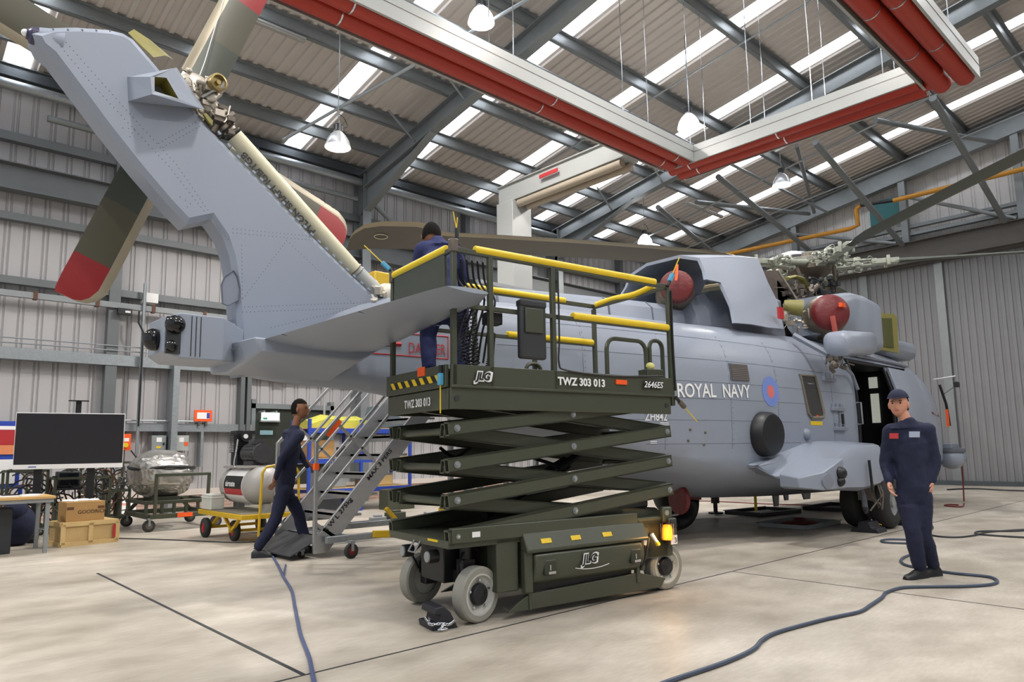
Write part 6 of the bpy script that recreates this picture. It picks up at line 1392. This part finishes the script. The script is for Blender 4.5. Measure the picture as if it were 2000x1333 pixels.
# ================================================================ display on its stand
tp = Vector((2.42, 12.9, 0)); tn = Vector((-.19, -.98, 0)).normalized(); T = lambda x, y, off=0: Pl(x, y, tp+tn*off, tn)
tv = thing('display_screen', 'large flat display screen on a black two post stand by the left wall', 'screen', (2.42, 13.0, 0))
c4 = [T(33, 807), T(246, 808), T(238, 914), T(23, 917)]
cx_ = (c4[0]+c4[3])/2; wx = (c4[1]+c4[2])/2; ux = (wx-cx_); hz = ((c4[0].z-c4[3].z)+(c4[1].z-c4[2].z))/2; ux.z = 0; c = (cx_+wx)/2
tilt = 0
uz = Vector((0, 0, hz/2))
MB().hexa(c-tn*.03, ux*.5, tn*.03, uz).build('screen_housing', M_PAPER, tv, world=True, bevel=.006)
MB().hexa(c+tn*.002+Vector((0, 0, .02)), ux*.495, tn*.004, uz*.93).build('bezel', M_BLACK, tv, world=True)
MB().hexa(c+tn*.006+Vector((0, 0, .02)), ux*.475, tn*.003, uz*.885).build('screen_glass', mat('screen glass', '#26262a', .2, 0, .05, 2), tv, world=True)
MB().hexa(c+tn*.01-Vector((0, 0, hz*.46)), ux*.5, tn*.006, (0, 0, .035)).build('lower_trim', M_PAPER, tv, world=True); MB().hexa(c+tn*.018-Vector((0, 0, hz*.46))-ux*.33, ux*.035, tn*.001, (0, 0, .006)).build('maker_mark', M_BLUE, tv, world=True)
for k in (-.28, .2):
    p = c+ux*k-tn*.1; MB().hexa(Vector((p.x, p.y, (c.z-.1)/2)), ux.normalized()*.055, tn*.03, (0, 0, (c.z-.1)/2)).hexa(Vector((p.x, p.y, .03)), ux.normalized()*.06, tn*.35, (0, 0, .03)).build('stand_post', M_BLACK, tv, world=True, bevel=.005)
p = c+ux*.05-tn*.06; MB().hexa(p+Vector((0, 0, hz*.5+.08)), ux.normalized()*.04, tn*.01, (0, 0, .12)).hexa(p+Vector((0, 0, hz*.5+.2)), ux.normalized()*.14, tn*.08, (0, 0, .006)).build('camera_shelf', M_BLACK, tv, world=True)
# ================================================================ table, crates and boxes
tb = thing('workbench_table', 'wooden topped table with grey steel legs at the left edge', 'table', (1.0, 11.7, 0))
MB().box(-.1, 1.98, 11.3, 12.1, .715, .75).build('table_top', M_OAK, tb, world=True, bevel=.004); MB().box(-.1, 1.96, 11.32, 12.08, .665, .715).build('apron', M_GREYP, tb, world=True)
for x, y in ((1.9, 11.36), (1.9, 12.04), (-.05, 11.36), (-.05, 12.04)): MB().box(x-.025, x+.025, y-.025, y+.025, 0, .67).build('leg', M_GREYP, tb, world=True, bevel=.004)
for k, (x, y, w, h, a, z) in enumerate(((1.7, 11.5, .21, .15, .2, 0), (1.45, 11.55, .3, .2, -.2, 0), (1.75, 11.8, .25, .2, .5, 0), (1.3, 11.8, .3, .21, 0, 0))):
    u_, v_ = Vector((math.cos(a), math.sin(a), 0)), Vector((-math.sin(a), math.cos(a), 0)); o = MB().hexa((x, y, .7515+.006), u_*w/2, v_*h/2, (0, 0, .006)).build('paper_stack', M_PAPER)
    tag(o, ['small white paper pile at the right corner of the table', 'larger white paper pile further left on the table', 'tilted white sheets at the back right of the table', 'white sheets in the middle of the table'][k], 'papers')
o = MB().box(1.42, 1.62, 11.68, 11.8, .751, .775).build('black_binder', M_BLACK); tag(o, 'flat black binder lying among the papers on the table', 'binder')
o = MB().cyl((.95, 11.6, .76), (1.12, 11.65, 1.0), .008, n=6).cyl((1.1, 11.75, .76), (1.1, 11.65, 1.0), .008, n=6).cyl((1.0, 11.8, .76), (1.11, 11.65, 1.0), .008, n=6).ball((1.11, 11.65, 1.0), .02).build('desk_tripod', M_SIL); tag(o, 'small silver desk tripod standing on the table', 'tripod')
cb = thing('pedestal_cabinet', 'dark grey pedestal cabinet under the table at the left edge', 'cabinet', (1.1, 11.8, 0)); MB().box(.5, 1.55, 11.6, 12.05, 0, .6).build('carcass', M_CHAR, cb, world=True, bevel=.01); MB().box(.98, 1.25, 11.585, 11.6, .08, .58).build('drawer_front', M_BROWN, cb, world=True)
o = MB().ball((1.75, 12.6, .28), .24, .2, .3, 16).ball((1.7, 12.55, .5), .16, .15, .18, 14).build('kit_bag', M_NAVY); tag(o, 'dark kit bag slumped on the floor behind the table leg', 'bag')
# crate oriented by its two near faces
ca, cbb, cc = Zp(118, 1070), Zp(229, 1059), Zp(94, 1062)
ue = (cbb-ca); ue.z = 0; ve = Vector((-ue.y, ue.x, 0)).normalized()*.55
cr = thing('plywood_crate', 'long low plywood crate with battens on the floor beneath the display', 'crate', (ca+cbb)/2)
cen = (ca+cbb)/2+ve/2+Vector((0, 0, .17)); MB().hexa(cen, ue*.5, ve*.5, (0, 0, .17)).build('crate_body', M_PLY, cr, world=True, bevel=.004)
un, vn = ue.normalized(), ve.normalized(); mb = MB()
for z in (.03, .31): mb.hexa((ca+cbb)/2+Vector((0, 0, z))-vn*.012, ue*.5, vn*.012, (0, 0, .03))
for t in (.02, .5, .98): mb.hexa(ca+ue*t+Vector((0, 0, .17))-vn*.012, un*.03, vn*.012, (0, 0, .14))
for z in (.03, .31): mb.hexa(ca+ve/2+Vector((0, 0, z))-un*.012, un*.012, ve*.5, (0, 0, .03))
mb.build('batten', mat('pine batten', '#cdb07a', .7, 0, .15), cr, world=True); MB().hexa(ca+ue*.92+Vector((0, 0, .17))-vn*.026, un*.02, vn*.002, (0, 0, .09)).build('red_mark', M_TXTR, cr, world=True)
bx_ = thing('cardboard_box', 'brown cardboard box with crumpled paper on top of the plywood crate', 'box', cen+Vector((0, 0, .17))-ue*.1)
q = cen+Vector((0, 0, .17+.14))-ue*.09-ve*.12; MB().hexa(q, ue*.34, ve*.33, (0, 0, .14)).build('carton', M_CARD, bx_, world=True, bevel=.005)
fc = q-ve*.331-ue*.14; text('GOODRICH', 'carton_lettering', M_TXTK, fc+Vector((0, 0, -.03))-vn*.001, ue, (0, 0, 1), .05, bx_)
for k in (-.27, .27): MB().hexa(q+ue*k+Vector((0, 0, .05))-ve*.331, un*.045, vn*.001, (0, 0, .02)).build('handling_mark', M_BROWN, bx_, world=True)
mb = MB()
for i in range(9): mb.ball(q+ue*rnd.uniform(-.25, .25)+ve*rnd.uniform(-.2, .25)+Vector((0, 0, .15)), rnd.uniform(.04, .1), rnd.uniform(.04, .08), .022, 7)
mb.build('crumpled_paper', M_PAPER, bx_, world=True, smooth=0)
mo_ = thing('test_monitor', 'small black monitor standing on a green cable trolley under the display', 'monitor', Vector((2.75, 13.6, 1.0)))
a, b = Yp(114, 922, 13.6), Yp(156, 952, 13.6); MB().box(a.x, b.x, 13.6, 13.85, b.z, a.z).build('monitor_case', M_CHAR, mo_, world=True, bevel=.015); MB().box(a.x+.03, b.x-.03, 13.59, 13.6, b.z+.04, a.z-.03).build('monitor_glass', mat('monitor glass', '#15181f', .15), mo_, world=True); MB().box(a.x-.03, b.x+.03, 13.55, 13.9, b.z-.04, b.z).build('monitor_shelf', M_BLACK, mo_, world=True)
def hose_trolley(name, label, x0, x1, y0, y1, h, seed, dense=16):
    t = thing(name, label, 'trolley', ((x0+x1)/2, (y0+y1)/2, 0)); g = lambda p, q, w=.04: MB().bar(p, q, w, w).build('trolley_frame', M_OLIVE, t, world=True)
    for x in (x0, x1):
        for y in (y0, y1): g((x, y, .1), (x, y, h))
    for z in (.15, h*.55, h): g((x0, y0, z), (x1, y0, z)); g((x0, y1, z), (x1, y1, z)); g((x0, y0, z), (x0, y1, z)); g((x1, y0, z), (x1, y1, z))
    rd = random.Random(seed)
    for mt, nn in ((M_CASTD, dense//3), (M_OLIVE, dense//3), (M_BROWN, dense//4), (M_BLACK, dense//2)):
        mb = MB()
        for i in range(nn):
            c = Vector((rd.uniform(x0, x1), rd.uniform(y0, y1), rd.uniform(.3, h))); r = rd.uniform(.08, .22); ax, ay = Vector((1, rd.uniform(-.4, .4), 0)).normalized(), Vector((0, .15, 1)).normalized(); a0 = rd.uniform(0, 6)
            mb.tube([c+ax*(r*1.4*math.cos(a0+s*.5))+ay*(r*1.5*math.sin(a0+s*.5)) for s in range(9)], .014, 5)
        mb.build('coiled_hose', mt, t, world=True)
    for x in (x0+.05, x1-.05): castor((x, y0+.03, 0), .05, t, M_CASTD); castor((x, y1-.03, 0), .05, t, M_CASTD)
    for i in range(3): MB().cyl((lerp(x0, x1, (i+.5)/3), (y0+y1)/2, .15), (lerp(x0, x1, (i+.5)/3), (y0+y1)/2, h*.55), .07, n=14).build('gas_bottle', M_OLIVE, t, world=True)
    return t
hose_trolley('cable_trolley', 'green frame trolley draped with black cables under the small monitor', 2.35, 3.15, 13.55, 14.0, .92, 2)
hose_trolley('hose_trolley', 'green frame trolley full of tangled brown and black hoses right of the display', 3.05, 3.75, 14.7, 15.3, 1.15, 5, 30)
hose_trolley('jack_trolley', 'green steel trolley standing behind the left end of the display', 1.75, 2.3, 13.9, 14.4, 1.05, 9, 14)
# ================================================================ notices, switches and boards on the wall
def board(name, label, cat, px, y, mt, th=.03, **k):
    a, b = Yp(px[0], px[1], y), Yp(px[2], px[3], y); t = thing(name, label, cat, ((a.x+b.x)/2, y, b.z)); MB().box(a.x, b.x, y, y+th, b.z, a.z).build('board', mt, t, world=True, bevel=.004); return t, a, b
nb, a, b = board('notice_board', 'blue framed notice board with a red poster at the left edge', 'notice board', (-60, 822, 36, 955), 14.6, M_BLUE)
def panel(t, x0, y0, x1, y1, y, nm, mt): a, b = Yp(x0, y0, y), Yp(x1, y1, y); MB().box(a.x, b.x, y-.005, y, b.z, a.z).build(nm, mt, t, world=True)
panel(nb, -50, 832, 30, 840, 14.59, 'poster_heading', M_PAPER); panel(nb, -50, 840, 30, 870, 14.59, 'poster', M_TXTR); panel(nb, -50, 870, 30, 888, 14.59, 'poster_band', mat('poster orange', '#e08a5c', .6)); panel(nb, -50, 899, 28, 945, 14.59, 'notice_sheet', M_PAPER)
MB().box(1.0, 1.06, 14.6, 14.66, 0, b.z+.05).box(2.0, 2.06, 14.6, 14.66, 0, b.z+.05).build('board_leg', M_BLUE, nb, world=True)
e, a, b = board('isolator_box', 'grey isolator box nearer the display with white and yellow labels', 'switch box', (297, 851, 324, 881), WY-.3, M_GREYP, .28); panel(e, 306, 855, 316, 864, WY-.301, 'label', M_PAPER); panel(e, 305, 872, 314, 876, WY-.301, 'label', M_YEL); panel(e, 318, 865, 321, 870, WY-.31, 'rotary_knob', M_BLACK)
e, a, b = board('isolator_box', 'grey isolator box right of the steel post with an orange knob plate', 'switch box', (341, 851, 368, 881), WY-.3, mat('light enamel', '#a9adab', .4), .28); panel(e, 350, 855, 359, 864, WY-.301, 'label', M_PAPER); panel(e, 360, 864, 367, 871, WY-.301, 'rotary_knob', M_ORANGE)
e, a, b = board('orange_notice', 'orange framed notice with a white sheet on the rail above the switch boxes', 'notice', (380, 801, 414, 824), WY-.3, M_ORANGE, .03); panel(e, 385, 806, 409, 819, WY-.301, 'notice_sheet', M_PAPER); panel(e, 404, 807, 409, 818, WY-.304, 'blue_band', M_BLUE)
MB().box(a.x+.1, a.x+.14, WY-.29, WY-.05, b.z-.1, b.z).box(b.x-.14, b.x-.1, WY-.29, WY-.05, b.z-.1, b.z).build('notice_clip', M_CASTD, e, world=True)
e, a, b = board('emergency_stop', 'orange emergency stop box with a yellow button beside the display', 'emergency stop', (241, 848, 255, 880), WY-.35, M_ORANGE, .3); c = Yp(245, 870, WY-.36); MB().cyl(c, c-Vector((0, .04, 0)), .05, n=18).build('stop_button', M_YEL, e, world=True); panel(e, 243, 856, 252, 863, WY-.351, 'label', M_PAPER)
e, a, b = board('exit_sign', 'lit pale green exit sign over the fire door', 'sign', (512, 806, 546, 822), WY-.5, emit('exit glow', '#d5ece2', 1.2), .05); MB().box(a.x+.05, a.x+.08, WY-.48, WY-.05, a.z, a.z+.05).box(b.x-.08, b.x-.05, WY-.48, WY-.05, a.z, a.z+.05).build('sign_bracket', M_GREYP, e, world=True); panel(e, 514, 816, 522, 820, WY-.503, 'sign_pictogram', mat('sign green', '#4aa07a', .5))
e, a, b = board('door_sign', 'small pale blue sign on the fire door', 'sign', (508, 841, 533, 850), WY-.14, mat('pale blue sign', '#a9d2dc', .5), .02)
e, a, b = board('red_sign', 'small red sign high on the wall under the stabiliser', 'sign', (537, 732, 560, 741), WY-.3, M_TXTR, .27); panel(e, 541, 734, 556, 737, WY-.301, 'sign_text_line', M_PAPER)
e, a, b = board('white_junction_box', 'white junction box on the wall left of the sensor pod', 'box', (281, 571, 309, 593), WY-.3, M_PAPER, .28)
e, a, b = board('black_connector_box', 'small black connector box on the grey cable trunking', 'box', (231, 601, 257, 616), WY-.45, M_BLACK, .1); panel(e, 245, 607, 255, 612, WY-.451, 'label', M_PAPER)
sg_ = thing('floor_sign', 'white floor sign with orange lettering leaning by the green dolly', 'sign', Zp(246, 1013)); sy = Zp(240, 1013).y
P4 = [Yp(x, y, sy) for x, y in ((224, 974), (268, 976), (266, 1010), (226, 1014))]; P4[0].y += .12; P4[1].y += .12; MB().prism(P4, (0, .02, 0)).build('sign_face', M_PAPER, sg_, world=True)
w0 = (P4[1]-P4[0]).normalized(); d0 = (P4[3]-P4[0]); text('Danger', 'sign_lettering', M_ORANGE, P4[0]+w0*.04+d0*.33-Vector((0, .004, 0)), w0, -d0, .06, sg_, bold=.03); text('Avoid', 'sign_lettering', M_ORANGE, P4[0]+w0*.06+d0*.9-Vector((0, .004, 0)), w0, -d0, .05, sg_, bold=.03)
# ================================================================ blue shelving
sh_ = thing('shelving_unit', 'blue steel shelving unit with timber shelves behind the access steps', 'shelving', (8.2, 14.3, 0))
for x in (6.95, 8.2, 9.5):
    for y in (13.9, 14.7): MB().box(x-.03, x+.03, y-.03, y+.03, 0, 2.0).build('upright', M_BLUE, sh_, world=True)
for z in (.5, 1.15, 1.8): MB().box(6.95, 9.5, 13.88, 13.92, z-.1, z).box(6.95, 9.5, 14.68, 14.72, z-.1, z).build('shelf_beam', M_BLUE, sh_, world=True); MB().box(6.97, 9.48, 13.9, 14.7, z, z+.02).build('shelf_board', M_PLY, sh_, world=True)
def shelf_item(nm, lb, cat, x0, x1, y0, y1, z0, z1, mt, bv=.02): o = MB().box(x0, x1, y0, y1, z0, z1).build(nm, mt, bevel=bv); tag(o, lb, cat)
o = MB().loft([[Vector((x, y, z)) for y, z in ((14.0, 1.82), (14.0, 1.9+h), (14.3, 2.0+h), (14.6, 1.9+h), (14.6, 1.82))] for x, h in ((7.05, 0), (7.4, .12), (7.9, .08), (8.3, .1), (8.6, .0))]).build('folded_tarpaulin', mat('lime yellow sheet', '#b9b64a', .5, 0, .15)); tag(o, 'yellow green folded tarpaulin on top of the blue shelving', 'tarpaulin')
o = MB().prism([(8.6, 14.0, 1.82), (9.5, 14.0, 1.82), (9.5, 14.0, 2.0), (8.75, 14.0, 2.35)], (0, .6, 0)).build('grey_panel_case', mat('blue grey case', '#56626b', .5), bevel=.02); tag(o, 'sloping blue grey case on the top shelf of the blue shelving', 'case')
shelf_item('carton', 'brown carton on the middle blue shelf at its left end', 'box', 7.05, 7.6, 14.0, 14.5, 1.172, 1.55, M_CARD)
shelf_item('tool_case', 'black tool case with a yellow lid on the middle blue shelf', 'case', 7.9, 8.35, 14.0, 14.5, 1.172, 1.4, M_CHAR)
shelf_item('grey_bin', 'grey storage bin on the lowest blue shelf', 'bin', 7.2, 7.9, 14.0, 14.5, .522, .85, M_GREYP); shelf_item('wooden_box', 'wooden box on the lowest blue shelf towards the lift', 'box', 8.4, 9.1, 14.0, 14.5, .522, .8, M_PLY)
shelf_item('green_case', 'olive green case standing on the floor beneath the shelving', 'case', 8.6, 9.3, 13.4, 13.8, 0, .45, M_OLIVE); shelf_item('dark_case', 'dark grey hard case on the floor left of the shelving', 'case', 6.3, 7.0, 12.6, 13.2, 0, .4, M_CHAR)
mt_ = thing('tool_mat', 'dark mat with loose tools on the floor beyond the access steps', 'mat', (7.6, 11.2, 0)); MB().box(6.6, 9.2, 10.8, 11.6, 0, .02).build('mat_sheet', M_CHAR, mt_, world=True)
for k, (x, y, w, d, h, mt, lb) in enumerate(((6.9, 11.1, .3, .12, .12, M_GREYP, 'grey hand tool lying at the near left end of the dark mat'), (7.4, 11.3, .35, .2, .16, M_OLIVE, 'olive tool box towards the back of the dark mat'), (8.0, 11.05, .4, .15, .1, M_SIL, 'bare metal fitting in the middle of the dark mat'), (8.6, 11.25, .3, .25, .18, M_YELP, 'yellow tool case at the right end of the dark mat'))):
    o = MB().box(x-w/2, x+w/2, y-d/2, y+d/2, .0205, h).box(x-w/4, x+w/4, y-d/3, y+d/3, h, h+.04).build('tool', mt, bevel=.01); tag(o, lb, 'tool', 'equipment laid out on the mat')
# ================================================================ floor things by the helicopter
def tray(label, px, w, d, mt=M_CHAR, rag=None):
    c = Zp(*px); t = thing('drip_tray', label, 'drip tray', c, R(rnd.uniform(-8, 8)), 'drip trays under the helicopter')
    MB().box(-w/2, w/2, -d/2, d/2, 0, .012).box(-w/2, w/2, -d/2, -d/2+.02, 0, .07).box(-w/2, w/2, d/2-.02, d/2, 0, .07).box(-w/2, -w/2+.02, -d/2, d/2, 0, .07).box(w/2-.02, w/2, -d/2, d/2, 0, .07).build('tray_pan', mt, t, bevel=.005)
    if rag: MB().ball((0, 0, .05), w*.36, d*.34, .035, 12).ball((w*.1, .05, .08), .14, .1, .04, 10).build('rag', rag, t)
    MB().box(-w/2-.02, w/2+.02, -d/2-.02, -d/2+.0, .06, .075).box(-w/2-.02, w/2+.02, d/2, d/2+.02, .06, .075).build('tray_rim', M_GREYP, t)
tray('grey drip tray under the belly with a yellow flag hanging over it', (1491, 1003), 1.3, .8); tray('drip tray holding a dark red rag under the sponson', (1562, 1027), 1.2, .8, M_GREYP, M_OXRED); tray('furthest drip tray beyond the belly near the main wheel', (1640, 994), 1.4, .9)
def chock(lb, c, rz):
    t = thing('wheel_chock', lb, 'wheel chock', c, rz); MB().prism([(-.2, -.17, 0), (-.17, -.17, .06), (-.1, -.17, .07), (-.07, -.17, .15), (.08, -.17, .15), (.10, -.17, .07), (.18, -.17, .06), (.2, -.17, 0)], (0, .34, 0)).build('chock_body', mat('chock rubber', '#23242b', .55), t, bevel=.01); MB().tube([(-.12, -.172, .09), (0, -.178, .12), (.12, -.172, .09)], .008, 5).build('chock_rope', M_YEL, t)
chock('black wheel chock against the back of the main wheel', (11.05, 4.25, 0), R(90)); chock('black wheel chock against the front of the main wheel', (12.32, 4.25, 0), R(90))
# flexible duct, coupling and stand behind the lift
fd = thing('flexible_duct', 'thick black ribbed duct with a red coupling curving down under the belly', 'duct', Zp(1335, 1020)); dy = 6.3
pts = cat_spline([Yp(1352, 967, dy), Yp(1352, 985, dy), Yp(1348, 1003, dy-.05), Yp(1335, 1018, dy-.1), Yp(1310, 1024, dy-.1), Yp(1270, 1026, dy-.1)], 16)
for p in pts: p.z = max(p.z, .11)
MB().tube(pts, [.10+.008*(i % 2) for i in range(len(pts))], 12).build('ribbed_hose', M_BLACK, fd, world=True); MB().cyl(Yp(1352, 962, dy)+Vector((0, 0, .06)), Yp(1352, 976, dy), .14, n=18).build('coupling', M_OXRED, fd, world=True)
pj = Zp(1398, 1004, 0); jx = thing('belly_jack', 'slim black support stand under the belly right of the ribbed duct', 'jack', (pj.x, pj.y, 0)); MB().cyl((pj.x, pj.y, 0), (pj.x, pj.y, .42), .04, n=10).cyl((pj.x, pj.y, 0), (pj.x, pj.y, .03), .14, n=14).cyl((pj.x, pj.y, .2), (pj.x, pj.y, .4), .08, n=12).build('jack_column', M_BLACK, jx, world=True)
bl2 = thing('hose_reel', 'black equipment trolley with a round hand wheel behind the right end of the lift', 'trolley', (7.6, 5.9, 0)); w_ = Yp(1323, 976, 5.7); MB().lathe(w_, (1, -.3, 0), [(.2, 0), (.21, .03), (.2, .06)], 24).build('hand_wheel', M_OXRED, bl2, world=True); MB().box(6.9, 7.75, 5.6, 6.1, .28, .5).box(7.0, 7.6, 5.65, 6.05, .5, .62).build('reel_body', M_BLACK, bl2, world=True, bevel=.04)
for x in (7.0, 7.6): 
    for y in (5.65, 6.05): wheel((x, y, .15), .15, .07, 'reel_wheel', bl2)
# cables and hoses lying on the floor
def floor_line(nm, lb, cat, px, r, mt, n=8):
    P = [Zp(x, y, r) for x, y in px]; o = MB().tube(cat_spline(P, n), r, 8).build(nm, mt); tag(o, lb, cat); return o
floor_line('air_hose', 'blue grey air hose running from the trolley to the bottom edge left of the lift', 'hose', [(515, 1030), (518, 1050), (528, 1078), (545, 1108), (553, 1126), (570, 1155), (576, 1185), (586, 1235), (594, 1258), (604, 1285), (610, 1315), (616, 1345), (620, 1380)], .013, M_HOSE)
floor_line('short_cable', 'short blue cable end lying beside the air hose', 'cable', [(558, 1104), (556, 1115), (554, 1127)], .01, M_HOSE)
floor_line('supply_hose', 'long blue grey hose snaking past the walking man to the bottom edge', 'hose', [(1260, 1350), (1310, 1330), (1400, 1300), (1450, 1280), (1475, 1266), (1490, 1250), (1520, 1235), (1600, 1213), (1640, 1204), (1680, 1195), (1700, 1183), (1722, 1168), (1731, 1158), (1760, 1149), (1800, 1147), (1880, 1146), (1930, 1143), (1948, 1137), (1938, 1129), (1912, 1125), (1860, 1120), (1815, 1113), (1775, 1106), (1760, 1098), (1764, 1090), (1780, 1084), (1800, 1079), (1822, 1074), (1825, 1068), (1812, 1064), (1770, 1062), (1728, 1060), (1722, 1056), (1740, 1054), (1790, 1055)], .014, mat('slate hose', '#3f4a5c', .5, 0, .15, 20), 6)
floor_line('cable_loop', 'dark cable looping in from the right edge beyond the walking man', 'cable', [(2040, 1052), (1960, 1048), (1912, 1044), (1906, 1040), (1925, 1038), (1980, 1038), (2030, 1035)], .013, M_CHAR)
floor_line('black_cable', 'dark cable running right from the walking man towards the edge', 'cable', [(1812, 1020), (1822, 1030), (1815, 1042), (1830, 1048), (1870, 1050), (1905, 1046), (1930, 1040), (2000, 1035), (2060, 1033)], .012, M_CHAR)
floor_line('trailing_lead', 'thin dark lead on the floor between the crate and the trolley', 'cable', [(229, 1052), (300, 1054), (380, 1057), (450, 1060), (500, 1059), (600, 1054), (660, 1052)], .008, M_CHAR)
floor_line('red_lead', 'coiled red brown lead on the floor under the nose turret', 'cable', [(1883, 984), (1880, 990), (1862, 990), (1845, 988), (1852, 986), (1872, 987)], .014, M_OXRED)
floor_line('underbelly_cable', 'thin red cable crossing the floor beyond the belly', 'cable', [(1310, 978), (1400, 980), (1500, 985), (1600, 987), (1690, 985)], .012, M_OXRED)
floor_line('edge_cable', 'dark cable along the foot of the sliding doors', 'cable', [(1850, 957), (1900, 955), (1960, 958), (2040, 960)], .02, M_CHAR)
# dark helmet box standing by the display stand
